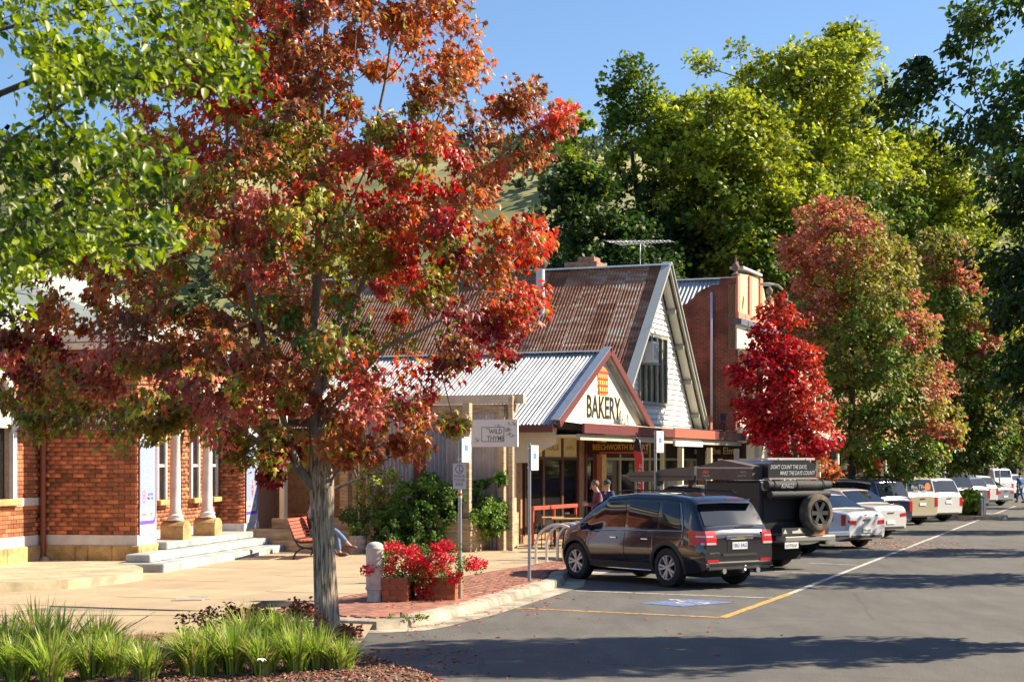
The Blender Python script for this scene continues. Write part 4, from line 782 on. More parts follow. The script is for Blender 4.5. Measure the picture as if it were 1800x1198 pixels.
# banners on the pillars
BNW=mat('banner_white',(.52,.53,.58),.6); BNB=mat('banner_pale_blue',(.25,.32,.52),.6); BNP=mat('banner_purple',(.13,.07,.46),.6); BRED=mat('banner_red',(.75,.10,.09),.6)
def banner(x0,label,lines,seed,title,logo):
    t=thing('banner',label,'banner',POloc@Vector((x0+.46,-.045,.81)),rz); wd=.92; hb=2.52
    MB().box(-wd/2,wd/2,-.012,.0,0,hb).build('panel',BNW,t); MB().box(-wd/2+.004,wd/2-.15,-.016,-.0125,.55,hb-.62).build('blue_field',BNB,t)
    MB().prism([(wd/2-.10,hb-.02),(wd/2-.04,hb-.02),(wd/2-.04,.33),(wd/2-.09,.24),(wd/2-.16,.21),(-wd/2+.01,.21),(-wd/2+.01,.29),(wd/2-.19,.29),(wd/2-.12,.33),(wd/2-.10,.38)],-.0165,-.0125,'y').build('purple_border',BNP,t)
    glyphs(len(title),.66,.12,mat('banner_grey_print',(.25,.25,.28),.6),t,face_my(-.05,-.017,hb-.42),depth=.001)
    if logo: 
        MB().box(-.17,.1,-.0165,-.0125,hb-.2,hb-.16).box(-.0,.06,-.0165,-.0125,hb-.1,hb-.03).build('logo',BNP,t)
    for i,(tx,sz) in enumerate(lines): glyphs(tx,sz,.06,BNW,t,face_my(-.06,-.018,hb-.78-.13*i),seed=i+3*seed,depth=.001)
    if seed==1:
        MB().add([(-.25+.12*math.cos(a)*r,-.017,.78+.13*math.sin(a)*r) for r in (1,.82) for a in np.linspace(0,2*PI,17)[:-1]],[[i,(i+1)%16,16+(i+1)%16,16+i] for i in range(16)]).build('red_ring',BRED,t); MB().box(-.285,-.265,-.018,-.0125,.72,.84).box(-.264,-.235,-.018,-.0125,.80,.82).box(-.235,-.215,-.018,-.0125,.72,.84).build('ring_mark',BRED,t); glyphs(8,.3,.055,BNP,t,face_my(.1,-.018,.83),depth=.001); glyphs(9,.32,.055,BNP,t,face_my(.1,-.018,.75),depth=.001)
    else: MB().prism([(-.12,.82),(0,.6),(.12,.82),(0,1.08)],-.018,-.0125,'y').build('red_diamond',BRED,t)
    glyphs(9,.6,.08,mat('banner_grey_print',(.25,.25,.28),.6),t,face_my(-.05,-.018,.42),depth=.001)
    return t
banner(.05,'tall white and pale blue banner with red ring emblem, on the nearer porch pillar',[(6,.34),(4,.2),(13,.64),(9,.46),(9,.46),(12,.6),(8,.4)],1,'--------',True)
banner(7.1,'tall banner with purple border and red diamond, on the farther porch pillar',[(8,.4),(7,.34),(9,.46),(7,.36),(9,.46),(6,.34),(9,.46),(6,.3)],2,'--------',False)
# landing slab beside the wing
lp=[(-15,26.6),(-9.0,27.9),(-7.6,29.2),(-7.0,30.6),(-6.85,31.6),(-7.05,32.6),(-7.9,34.85),(-10.1,35.1),(-15,34)]
ln=MB().prism(lp,.05,.29).build('landing',mat('landing_concrete',(.40,.34,.22),.9,var=.25,scale=2,bump=.3,bscale=40),kind='structure')
for (a,b,c2,d2,m,lb) in [(300,355,1048,1056,CONC2,'square concrete pit cover in the footpath near the brick porch'),(440,560,1058,1067,mat('iron_grate',(.13,.11,.09),.6,metal=.5,var=.3,scale=20),'dark iron grate set in the footpath left of the maple trunk')]:
    P=[G(a,d2,.13),G(b,d2-1,.13),G(b+14,c2,.13),G(a+22,c2,.13)]; t=thing('pit_cover',lb,'pit cover',P[0]); MB().prism([((p-P[0]).x,(p-P[0]).y) for p in P],.0,.012).build('lid',m,t)
    if 'iron' in lb:
        for k in range(9):
            u=(k+.5)/9; p0=P[0].lerp(P[3],u)-P[0]; p1=P[1].lerp(P[2],u)-P[0]; MB().tube([p0+Vector((0,0,.014)),p1+Vector((0,0,.014))],.012,4).build('bar',m,t)
cb=MB(); pc=[wpt(-60,702,34),wpt(40,690,34),wpt(150,684,34.3),wpt(270,674,34.8)]
tag_c=cb.tube([tuple(p) for p in pc],.012,5).build('cable',mat('black_cable',(.02,.02,.02),.6)); props(tag_c,'thin black cable strung along the brick wall behind the maple leaves','cable')
# ======== cafe yard, local frame W
Wo=(-1.0,41.3); loc,rzW=frame(Wo,21); WM=Matrix.Translation(loc)@Matrix.Rotation(rzW,4,'Z')
SC=thing('corrugated_screen_wall','grey corrugated iron screen wall with timber posts behind the planter boxes','wall',loc,rzW)
def vsheet(y0,y1,x,z0,z1,m,nm='corrugated_sheet'): return corr(nm,m,SC,MF((x,y0,z0),(0,1,0),(0,0,1)),y1-y0,z1-z0,pitch=.11,amp=.016)
for y0,y1,m in ((-.6,.12,CORRW),(.12,.84,CORRW),(.84,1.2,CORRW),(1.2,1.75,CORRB),(2.1,2.75,CORRW),(2.75,3.45,CORRW)): vsheet(y0,y1-.004,1.3,.13,3.55,m)
MB().box(1.28,1.33,1.75,2.1,.13,3.4).build('brown_door',mat('brown_door',(.12,.04,.02),.6),SC)
MB().box(1.22,1.4,-.7,3.5,3.55,3.75).build('head_beam',TIMB,SC); MB().box(1.1,1.3,-.95,3.5,3.76,3.98).build('fascia',mat('beige_board',(.55,.45,.32),.8,var=.15,scale=2),SC)
for x,y,wd,z1 in ((.2,.12,.2,3.75),(1.0,-.47,.17,3.7),(.9,-.74,.13,3.95),(1.1,3.6,.14,3.6)): MB().box(x,x+wd,y,y+wd*.9,.13,z1,.01).build('timber_post',TIMB,SC)
# planter boxes of sleepers
def planter(label,x0,x1,y0,y1,rows,h,seed=1,loc=loc,rz=rzW,split=1.9):
    t=thing('timber_planter',label,'planter',loc,rz); r=random.Random(seed)
    for k in range(rows):
        z0=.13+k*h; n=max(1,int((y1-y0)/split)); ys=[y0+(y1-y0)*i/n for i in range(n+1)]
        for a,b in zip(ys[:-1],ys[1:]): MB().box(x0+r.uniform(0,.006),x0+.075,a+.003,b-.003,z0+.003,z0+h-.003,.006).build('sleeper',SLEEP,t)
        n=max(1,int((x1-x0)/1.2)); xs=[x0+.076+(x1-x0-.152)*i/n for i in range(n+1)]
        for a,b in zip(xs[:-1],xs[1:]):
            MB().box(a+.003,b-.003,y0+r.uniform(0,.006),y0+.075,z0+.003,z0+h-.003,.006).build('sleeper',SLEEP,t)
        MB().box(x1-.075,x1,y0+.003,y1-.003,z0+.003,z0+h-.003).build('sleeper',SLEEP,t)
    MB().box(x0+.076,x1-.076,y0+.076,y1-.003,.13,.13+rows*h-.08).build('soil',MULCH,t); return t
planter('tall timber sleeper planter box with bushy herbs, nearest the footpath',0,2.3,0,2.2,3,.27)
planter('low end planter block of pale timber by the bakery corner post',2.32,2.75,-.2,.5,3,.3,2)
planter('long timber sleeper planter running behind the barrel and the bench',.25,1.2,2.25,5.6,3,.25,3)
planter('pale timber edging wall between the porch steps and the bench',-1.2,-.7,3.6,7.0,2,.27,4)
# rear yard wall, posts, tables
YW=thing('yard_wall','beige rendered wall with a timber post at the back of the cafe yard','wall',loc,rzW)
MB().box(6,6.2,2.2,10,.1,3.3).build('render',mat('beige_render',(.36,.27,.17),.85,var=.08,scale=1),YW); MB().box(5.9,5.99,4.0,4.5,.13,3.2).build('grey_door',mat('grey_door',(.25,.25,.27),.6),YW)
for y in (3.4,4.9): MB().box(3.2,3.45,y,y+.25,.13,3.5,.01).build('timber_post',TIMB,YW)
MB().box(2.3,2.5,6.35,6.5,.13,3.6,.01).build('pale_post',CREAM,YW)
MB().box(3.1,3.5,2.5,8,3.5,3.7).build('beam',TIMB,YW)
corr('roof_sheet',ZINC,YW,MF((3.0,9.5,3.72),(0,-1,0),(1,0,.12)),7.5,3.0,pitch=.118)
ORT=mat('orange_stained_timber',(.40,.13,.03),.5,var=.2,scale=4)
def table(label,x,y,L_):
    t=thing('picnic_table',label,'table',WM@Vector((x,y,.13)),rzW)
    for k in range(4): MB().box(-.36+k*.18,-.36+k*.18+.165,-L_/2,L_/2,.72,.76).build('slat',ORT,t)
    for yy in (-L_*.33,L_*.33): MB().box(-.06,.06,yy-.12,yy+.12,0,.72).build('leg',DKW,t)
    for sx in (-.75,.55): MB().box(sx,sx+.22,-L_/2,L_/2,.42,.46).build('bench_seat',ORT,t); 
    MB().box(-.7,.7,-.05,.05,.36,.42).build('cross_rail',DKW,t); return t
table('orange stained picnic table at the back of the yard behind the red bench',3.9,6.1,1.9); table('orange stained picnic table behind the maple trunk and climbing rose',4.1,3.3,2.6)
# ======== bakery
Bo=(.23,45.7); loc,rzB=frame(Bo,22); BM=Matrix.Translation(loc)@Matrix.Rotation(rzB,4,'Z')
BK=thing('bakery','small bakery with cream gable lettered BAKERY under a white corrugated iron roof','building',loc,rzB)
GY=-1.04; ap_x,ap_z=3.75,5.42; e0,e1,ez=-.12,7.6,3.42
# gable wall: boards
gb=MB().prism([(e0+.1,ez-.02),(e1-.1,ez-.02),(ap_x,ap_z-.12)],GY,GY+.12,'y').build('gable_wall',mat('cream_gable_paint',(.62,.56,.44),.6,var=.04,scale=2),BK)
def bar2(p,q,wd,y0,y1):
    p=Vector((p[0],0,p[1]));q=Vector((q[0],0,q[1])); d=(q-p).normalized(); n=Vector((-d.z,0,d.x))*wd; return MB().prism([(v.x,v.z) for v in (p,q,q+n,p+n)],y0,y1,'y')
bar2((e0-.25,ez-.2),(ap_x,ap_z-.04),.21,GY-.25,GY-.17).build('barge_board',MAROON,BK); bar2((ap_x,ap_z-.04),(e1+.25,ez-.2),.21,GY-.25,GY-.17).build('barge_board',MAROON,BK)
def slope(parent,m,p0,p1,y0,y1,wsheet,rows,lift=.0,nm='roof_sheet',pitch=.118,amp=.022):
    """sheets from eave p0 (x,z) up to ridge p1 (x,z); ribs run up the slope, sheets side by side along y"""
    p0=Vector((p0[0],0,p0[1])); p1=Vector((p1[0],0,p1[1])); d=p1-p0; L_=d.length; dn=d.normalized(); n=max(1,int(round((y1-y0)/wsheet))); ww=(y1-y0)/n
    for i in range(n):
        for j in range(rows):
            o=p0+dn*(L_*j/rows)+Vector((0,y0+ww*(i+1),0)); nn=Vector((0,-1,0)).cross(dn); o+=nn*(lift-.006*j+rr.uniform(-.003,.003))
            corr(nm,m,parent,MF(o,(0,-1,0),dn),ww+.02,L_/rows+(.08 if j<rows-1 else 0),pitch,amp)
slope(BK,ZINC,(e0-.38,ez-.12),(ap_x,ap_z+.05),GY-.16,9,.76,1); slope(BK,ZINC,(e1+.38,ez-.12),(ap_x+.02,ap_z+.04),GY-.16,9,2.0,1)
MB().box(ap_x-.16,ap_x+.16,GY-.17,9,ap_z+.05,ap_z+.09).build('ridge_cap',STEELG,BK)
bar2((e0-.40,ez-.0),(ap_x,ap_z+.17),.03,GY-.26,GY-.02).build('barge_flashing',STEELG,BK)
MB().box(e0-.46,e0-.34,GY-.1,.35,ez-.32,ez-.13).build('gutter',MAROON,BK)
MB().prism([(GY-.02,ez-.2),(GY-.02,ez-.62),(GY+.25,ez-.72),(GY+.55,ez-.9),(GY+.8,ez-1.12),(2.2,ez-1.15),(2.2,ez-.2)],e0-.02,e0+.06,'x').build('eave_bracket_panel',CREAM,BK)
# letters BAKERY with slab serifs
BLK=mat('black_sign_paint',(.015,.014,.013),.5)
text('BAKERY',.90,BLK,BK,face_my(ap_x+.05,GY-.008,3.84),sx=.92,depth=.006,bold=.012,name='lettering')
sf=MB()
for i,x in enumerate(np.linspace(-1.75,1.72,6)):
    pass
# basket emblem: red and yellow woven panel
bk=thing('basket_emblem','red and yellow painted basket emblem above the word BAKERY','sign',BM@Vector((ap_x-.05,GY-.012,4.24)),rzB)
ER=mat('emblem_red',(.55,.03,.05),.6); EY=mat('emblem_yellow',(.80,.50,.08),.6); EO=mat('emblem_orange',(.75,.22,.05),.6)
MB().prism([(-.36,0),(.36,0),(.42,.5),(-.42,.5)],-.012,0,'y').build('basket',EY,bk); MB().prism([(-.44,.5),(.44,.5),(.36,.78),(-.36,.78)],-.012,0,'y').build('loaves',EO,bk)
for k in range(5): MB().box(-.37+k*.17,-.31+k*.17,-.02,-.013,.0,.5).build('weave',ER,bk)
for k in range(4): MB().box(-.42,.42,-.026,-.021,.04+k*.19,.09+k*.19).build('weave',ER,bk)
# canopy of the bakery
MB().add([(e0,GY-.02,ez+.0),(e1+3.7,GY-.02,ez+.0),(e1+3.7,GY-.75,ez-.1),(e0,GY-.75,ez-.1)],[[0,1,2,3]]).build('canopy_top',CREAM,BK)
MB().box(e0,8.2,GY-.82,GY-.752,ez-.34,ez-.08).build('canopy_fascia',MAROON,BK); MB().box(8.21,12.9,GY-.82,GY-.752,ez-.34,ez-.06).build('canopy_fascia',mat('brick_red_fascia',(.42,.10,.06),.6),BK); MB().box(12.92,17,GY-.82,GY-.752,ez-.34,ez-.06).build('canopy_fascia',MAROON,BK)
MB().box(e0,17,GY-.70,GY-.60,ez-.52,ez-.36).build('canopy_beam',mat('shaded_cream',(.42,.38,.29),.7),BK)  # cream paint darkened, the shade under the canopy put into the beam's colour
MB().box(e0,17,GY-.59,.2,ez-.42,ez-.38).build('canopy_ceiling',CREAM,BK)
MB().box(8.4,11.5,GY-.78,GY-.71,ez-.60,ez-.44).build('light_tube',mat('white_fitting',(.8,.8,.76),.5),BK)
# shopfront
sh=MB().box(.0,.12,.0,8,.1,3.2).box(0,18,.9,1.0,.1,3.3).box(0,18,0,.12,.1,.35).box(4.45,5.1,0,.5,.35,3.1).build('shop_wall',mat('brown_brickwork',(.33,.20,.10),.85,var=.25,scale=6),BK)
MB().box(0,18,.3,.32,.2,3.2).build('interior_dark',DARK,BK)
for x0,x1 in ((.3,1.6),(1.7,3.1),(3.2,4.4),(5.2,5.8),(6.9,8.3),(8.4,9.9),(10,11.4),(11.5,13),(13.2,15),(15.2,17)):
    f=MB(); f.box(x0-.05,x0+.03,-.04,.06,.35,3.1); f.box(x1-.03,x1+.05,-.04,.06,.35,3.1); f.box(x0+.03,x1-.03,-.04,.06,2.38,2.46); fo=f.build('window_frame',DKW if x0<6 else GREYP,BK)
    MB().box(x0+.03,x1-.03,0,.012,.36,2.38).build('pane',GLASS,fo)
    MB().box(x0+.03,x1-.03,-.02,.012,2.46,3.0).build('transom',CREAMB if x0<4.5 else DARK,fo)
OL=mat('olive_print',(.22,.13,.05),.7)
glyphs(5,.7,.14,OL,BK,face_my(3.8,-.023,2.73))
for x,tx in ((.95,'SANDWICHES'),(2.4,'FOCACCIA')): text(tx,.30,OL,BK,face_my(x,-.023,2.73),sx=.62,depth=.002)
MB().box(4.42,4.5,-.06,.0,.2,3.1).box(5.1,5.18,-.06,0,.2,3.1).build('pier_trim',MAROON,BK)
MB().box(5.95,6.3,-.1,.2,.13,3.0).build('door_leaf',mat('red_door',(.35,.07,.03),.5),BK); MB().box(6.35,6.75,-.12,.3,.13,3.1).build('yellow_pier',mat('yellow_brick_pier',(.62,.44,.16),.8,var=.2,scale=8),BK)
for x in (-.55,): MB().box(x,x+.12,-.05,.07,.13,3.0).build('veranda_post',CREAM,BK)
for x in (9.4,12.8,16.4): MB().box(x,x+.16,GY-.70,GY-.54,.13,ez-.62).build('veranda_post',CREAM,BK)
for x in (12.1,): MB().box(x,x+.12,-.3,-.18,.13,3).build('veranda_post',WHT2,BK)
sg=thing('hanging_sign','long dark sign lettered BEECHWORTH BAKERY in gold under the bakery canopy','sign',BM@Vector((5.0,-1.02,2.55)),rzB)
MB().box(-.04,.04,-.95,.9,0,.34).build('board',mat('sign_dark_brown',(.04,.012,.008),.5),sg); MB().box(-.045,-.04,-.93,.5,.02,.07).build('red_stripe',mat('sign_red_stripe',(.5,.09,.02),.5),sg)
text('BEECHWORTH BAKERY',.23,mat('gold_print',(.70,.36,.05),.5),sg,face_mx(-.043,-.14,.2),sx=.70,depth=.004,bold=.003)
for y in (-.7,.7): MB().tube([(0,y,.34),(0,y,.62)],.015,5).build('hanger',STEELG,sg)
sg=thing('hanging_sign','dark sign lettered Star of the Elms hanging across the veranda','sign',BM@Vector((16.9,-.6,2.45)),rzB)
MB().box(-.04,.04,-1.3,1.2,0,.55).build('board',mat('sign_dark_brown',(.04,.012,.008),.5),sg); text('Star of the Elms',.34,mat('cream_print',(.72,.64,.45),.5),sg,face_mx(-.043,-.08,.27),sx=.83,depth=.004,bold=.004)
MB().box(-.044,-.04,-1.1,-.8,-.32,-.05).build('yellow_notice',mat('yellow_notice',(.7,.6,.1),.6),sg)
for y in (-1,1): MB().tube([(0,y,.55),(0,y,.75)],.015,5).build('hanger',STEELG,sg)
MB().box(12.95,13.0,-1.5,-1.2,1.9,2.75).build('black_notice',DARK,BK)
# Wild Thyme sign
sg=thing('hanging_sign','white sign lettered WILD THYME with botanical sketches, on the timber post','sign',WM@Vector((.2,-.55,2.68)),rzW)
MB().box(-.035,.035,-.6,.6,0,.66).build('board',mat('sign_white',(.66,.65,.63),.6),sg)
DGR=mat('sign_dark_green',(.10,.12,.07),.6)
text('WILD\nTHYME',.165,DGR,sg,face_mx(-.036,-.035,.28),sx=.85,depth=.002,bold=.002); text('THE',.06,DGR,sg,face_mx(-.036,.17,.43),depth=.002)
fr=MB()
for a in ((-.24,.32,.12,.135),(-.24,.32,.445+.02,.48)): fr.box(-.039,-.036,a[0],a[1],a[2],a[3])
fr.box(-.039,-.036,-.255,-.241,.12,.48).box(-.039,-.036,.321,.335,.12,.48); fr.build('frame_line',DGR,sg)
sk=MB(); r_=random.Random(4)
for (cy,cz,n) in ((.42,.16,7),(-.36,.42,9),(-.42,.27,6),(-.1,.53,5),(-.45,.55,6)):
    for k in range(n):
        a=r_.uniform(0,PI); l=r_.uniform(.05,.13); c_=(cy+r_.uniform(-.08,.08),cz+r_.uniform(-.04,.04)); d_=(math.cos(a)*l/2,math.sin(a)*l/2); q_=(-d_[1]*.12,d_[0]*.12)
        sk.prism([(c_[0]-d_[0]-q_[0],c_[1]-d_[1]-q_[1]),(c_[0]+d_[0]-q_[0],c_[1]+d_[1]-q_[1]),(c_[0]+d_[0]+q_[0],c_[1]+d_[1]+q_[1]),(c_[0]-d_[0]+q_[0],c_[1]-d_[1]+q_[1])],-.0395,-.036,'x')
sk.build('botanical_sketch',mat('sketch_green',(.20,.23,.14),.7),sg)
for z in (.1,.55): MB().tube([(0,.6,z),(0,.78,z)],.014,6).build('bracket',STEELG,sg)
# ======== A-frame building
AF=thing('gabled_building','steep white weatherboard gabled building with a rusty corrugated iron roof','building',loc,rzB)
ax,az=16.3,9.30; lx,rx_,fz=10.7,21.2,3.55; WY=1.15
def zr(x): return az-(ax-x)*(az-fz)/(ax-lx) if x<ax else az-(x-ax)*(az-fz)/(rx_-ax)
hh=.19; z=3.3; wx0,wx1,wz0,wz1=13.95,17.2,4.45,6.75
MB().prism([(lx+.3,.1),(rx_-.3,.1),(rx_-.3,fz-.1),(ax,az-.4),(lx+.3,fz-.1)],WY+.06,WY+.3,'y').build('wall',WHT2,AF)
while z<az-.5:
    # extent of the board at this height
    k=(az-.28-z-hh)/(az-fz); x0=ax-(ax-lx)*k; x1=ax+(rx_-ax)*k; x0=max(x0,lx+.2); x1=min(x1,rx_-.2)
    segs=[(x0,x1)] if not (z<wz1 and z+hh>wz0+.1) else [(x0,wx0-.05),(wx1+.05,x1)]
    for a,b_ in segs:
        if b_-a>.1: MB().add([(a,WY+.06,z),(b_,WY+.06,z),(b_,WY,z),(a,WY,z),(a,WY+.05,z+hh+.01),(b_,WY+.05,z+hh+.01)],[[0,1,2,3],[3,2,5,4],[0,4,5,1],[0,3,4],[1,5,2]]).build('weatherboard',WHT2,AF)
    z+=hh
wn=MB(); wn.box(wx0-.1,wx1+.1,WY-.08,WY+.05,wz0-.1,wz0).box(wx0-.1,wx1+.1,WY-.06,WY+.05,wz1,wz1+.1)
for x in np.linspace(wx0,wx1,6): wn.box(x-.05,x+.05,WY-.06,WY+.05,wz0,wz1)
wo=wn.build('window',GREYP,AF)
xs=np.linspace(wx0,wx1,6)
for a,b_ in zip(xs[:-1],xs[1:]): MB().box(a+.05,b_-.05,WY+.0,WY+.02,wz0,wz1).build('pane',GLASS,wo)
ac=thing('air_conditioner','white boxy air conditioner sticking out of the gable window','air conditioner',BM@Vector((14.35,WY-.5,5.75)),rzB)
MB().box(-.32,.32,0,.5,0,.75,.02).build('casing',WHT2,ac); MB().box(-.26,.26,-.012,-.0,.15,.66).build('grille',mat('ac_grille',(.35,.35,.33),.6),ac); MB().box(-.33,.33,-.05,.5,-.05,-.002).build('bracket',GREYP,ac)
for sx,p,q in ((1,(lx-.25,zr(lx)-.25),(ax,az)),(-1,(ax,az),(rx_+.25,zr(rx_)-.25))):
    bar2(p,q,.20,.72,.80).xf(TR(0,0,-.07)).build('barge_board',GREYP,AF); bar2(p,q,.05,.66,1.0).xf(TR(0,0,.16)).build('barge_capping',mat('capping_grey',(.40,.41,.38),.6),AF)
slope(AF,RUST,(lx-.3,zr(lx)-.25),(ax,az+.06),.72,15.1,.76,4,lift=.06)
# roof crown beyond the ridge and timber rafters under the overhang
slope(AF,RUST,(rx_+.3,zr(rx_)-.28),(ax+.02,az+.05),.72,15.1,3,1,lift=-.06)
bar2((ax,az-.2),(rx_,zr(rx_)-.2),.02,.85,WY).build('soffit',CREAM,AF)
for i in range(5):
    x=ax+1.0+i*1.05; MB().box(x-.06,x+.06,.82,WY+.0,zr(x)-.42,zr(x)-.27).build('rafter_end',GREYP,AF)
MB().box(ax-.2,ax+.2,.7,15.1,az+.06,az+.12).build('ridge_cap',STEELG,AF)
MB().box(rx_+.05,rx_+.35,.6,.9,3.3,4.1).build('corner_pier',mat('red_pier',(.30,.09,.05),.8),AF)
# back verandah roof in front of the gable
MB().add([(10.6,WY,3.62),(24,WY,3.62),(24,-2.15,3.40),(12.9,-1.7,3.40),(10.6,-.2,3.5)],[[0,1,2,3,4]]).build('veranda_roof',mat('veranda_roof_grey',(.30,.31,.30),.6,var=.1,scale=2),AF)
MB().box(16.9,24,-2.2,-2.12,3.02,3.38).build('veranda_fascia',mat('slate_fascia',(.16,.17,.21),.6),AF)
for x in (17.9,19.8,22,23.8): MB().box(x,x+.14,-2.1,-1.96,.13,3.05).build('veranda_post',WHT2,AF)
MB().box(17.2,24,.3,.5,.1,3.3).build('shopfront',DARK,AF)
for x0 in (17.5,19.2,21,22.6): MB().box(x0,x0+1.3,.26,.298,.6,2.6).build('shop_window',GLASS,AF)
MB().box(18.2,19.1,.24,.299,.13,2.5).build('timber_door',mat('brown_timber_door',(.2,.08,.03),.6),AF)
fd=thing('floodlight','small black floodlight on the veranda roof below the gable','floodlight',BM@Vector((16.5,-1.2,3.43)),rzB); MB().tube([(0,0,0),(0,0,.25)],.025,6).build('bracket',BLK,fd); MB().box(-.14,.14,-.1,.12,.22,.62,.02).build('lamp_head',BLK,fd)
fl=thing('flue_pipe','pale metal flue pipe with a dark cowl rising through the rusty roof','flue',BM@Vector((14.6,5.05,7.3)),rzB)
MB().lathe([(.16,0),(.16,2.0)],14).build('pipe',mat('flue_metal',(.50,.52,.55),.5,var=.1,scale=4),fl); MB().lathe([(.19,1.95),(.26,2.1),(.26,2.2),(.1,2.4)],12).build('cowl',mat('rusty_cowl',(.12,.07,.05),.8),fl)
ch=thing('chimney','short brick chimney just behind the rusty ridge','chimney',BM@Vector((17.2,4.25,7.9)),rzB)
MB().box(-.5,.5,-.55,.55,0,1.55).build('shaft',mat('chimney_brick',(.26,.11,.06),.85,var=.35,scale=7),ch); MB().box(-.58,.58,-.63,.63,1.56,1.78).box(-.35,.35,-.45,.2,1.79,1.98).build('cap',mat('chimney_cap',(.30,.16,.10),.85,var=.3,scale=5),ch)
an=thing('tv_antenna','long comb shaped television antenna on a thin mast above the ridge','antenna',BM@Vector((16.3,1.85,9.4)),rzB)
MB().tube([(0,0,0),(0,0,.85)],.02,6).build('mast',STEELG,an); MB().tube([(-.2,-1.2,.8),(.2,1.1,.9)],.022,6).build('boom',STEELG,an)
for k in range(15):
    u=k/14; l=.35+.5*u; c_=Vector((-.2,-1.2,.8)).lerp(Vector((.2,1.1,.9)),u); MB().tube([c_+Vector((-l,.12*l,.0)),c_+Vector((l,-.12*l,.0))],.008,4).build('element',STEELG,an)
# ======== balcony building of dark brick
def brickmat(name,c1,c2,mo,sc=1):
    if name in MC: return MC[name]
    m=mat(name,c1,.88); t=m.node_tree; L=t.links; p=t.nodes['Principled BSDF']; tc=node(t,'ShaderNodeTexCoord'); sp=node(t,'ShaderNodeSeparateXYZ'); cb=node(t,'ShaderNodeCombineXYZ'); ad=node(t,'ShaderNodeMath',operation='ADD')
    L.new(tc.outputs['Object'],sp.inputs[0]); L.new(sp.outputs[0],ad.inputs[0]); L.new(sp.outputs[1],ad.inputs[1]); L.new(ad.outputs[0],cb.inputs[0]); L.new(sp.outputs[2],cb.inputs[1])
    b=node(t,'ShaderNodeTexBrick'); b.inputs['Scale'].default_value=1; b.inputs['Brick Width'].default_value=.24; b.inputs['Row Height'].default_value=.086; b.inputs['Mortar Size'].default_value=.009
    b.inputs['Color1'].default_value=(*c1,1); b.inputs['Color2'].default_value=(*c2,1); b.inputs['Mortar'].default_value=(*mo,1); L.new(cb.outputs[0],b.inputs[0])
    n=node(t,'ShaderNodeTexNoise',i_Scale=1.3,i_Detail=5); L.new(tc.outputs['Object'],n.inputs[0]); cr=node(t,'ShaderNodeValToRGB'); L.new(n.outputs[0],cr.inputs[0]); cr.color_ramp.elements[0].position=.35; cr.color_ramp.elements[1].position=.65; cr.color_ramp.elements[0].color=(.6,.55,.5,1); cr.color_ramp.elements[1].color=(1.25,1.2,1.1,1)
    mx=node(t,'ShaderNodeMix',data_type='RGBA',blend_type='MULTIPLY'); mx.inputs[0].default_value=1; L.new(b.outputs[0],mx.inputs[6]); L.new(cr.outputs[0],mx.inputs[7]); L.new(mx.outputs[2],p.inputs['Base Color'])
    bp=node(t,'ShaderNodeBump',i_Strength=.6,i_Distance=.01); L.new(b.outputs['Fac'],bp.inputs['Height']); bp.invert=True; L.new(bp.outputs[0],p.inputs['Normal']); return m
DBR=brickmat('dark_red_brickwork',(.22,.062,.035),(.13,.045,.032),(.20,.15,.12))
BB=thing('balcony_building','two storey dark brick building with a curved parapet and white balcony','building',loc,rzB); X0=22.75
top=[(0,9.55),(.62,9.55),(.66,9.3),(.95,9.28),(1.2,9.2),(1.5,9.05),(1.75,8.8),(2.0,8.6),(2.4,8.42),(2.9,8.35),(3.6,8.2),(4.5,7.7),(6,7.3),(11,7.3)]
MB().prism([(y,z) for y,z in top]+[(11,.1),(0,.1)],X0,X0+.35,'x').build('side_wall',DBR,BB)
MB().box(X0+.36,29.6,.3,.6,.1,7.9).build('front_wall',mat('balcony_wall_cream',(.55,.52,.45),.7),BB); MB().box(29.61,29.9,0,11,.1,8).build('side_wall',DBR,BB)
corr('roof_sheet',ZINC,BB,MF((23.1,10,7.4),(0,-1,0),(3.2,0,2.5)),9.2,4.06,pitch=.17,amp=.03); corr('roof_sheet',ZINC,BB,MF((29.5,10,7.4),(0,-1,0),(-3.2,0,2.5)),9.2,4.06,pitch=.17,amp=.03); MB().box(26.15,26.45,.8,10,9.9,9.96).build('ridge_cap',STEELG,BB)
PK=mat('salmon_trim',(.55,.22,.14),.7); YC=mat('yellow_cream_panel',(.74,.55,.27),.7,var=.06,scale=2)
MB().prism([(X0,7.95),(X0,9.3),(X0+.6,9.3),(X0+.6,9.75),(26.4,9.95),(27.3,9.5),(27.7,9.0),(28.3,8.9),(28.9,8.9),(28.9,7.95)],-.02,.3,'y').build('parapet',YC,BB)
for x,z1 in ((X0-.02,9.62),(24.6,9.8),(26.4,9.9),(28.35,9.2)): MB().box(x,x+.42,-.10,-.021,7.95,z1).build('pilaster',PK,BB)
MB().box(X0+.6,26.5,-.16,.4,9.96,10.06).build('coping',mat('coping_grey',(.4,.42,.45),.6),BB)
MB().box(X0-.05,29,-.14,-.022,7.95,8.2).build('moulding',PK,BB); MB().box(X0-.08,29.1,-.25,.1,7.72,7.94).build('cornice',mat('dark_cornice',(.09,.10,.13),.6),BB)
for x,z0 in ((X0+.2,9.63),(28.6,9.2)):
    MB().lathe([(.17,0),(.17,.08),(.09,.11),(.06,.18),(.14,.3),(.15,.4),(.08,.5),(.03,.55),(.05,.62),(.02,.75)],12,(x,.05,z0)).build('urn_finial',mat('urn_stone',(.2,.13,.10),.85),BB)
MB().box(X0+.0,29,-.06,.29,6.75,7.71).build('frieze',CREAM,BB)
for x in (X0+.05,24.4,26,27.6,28.8): MB().box(x,x+.14,-2.1,-1.96,3.4,6.75).build('balcony_post',CREAM,BB)
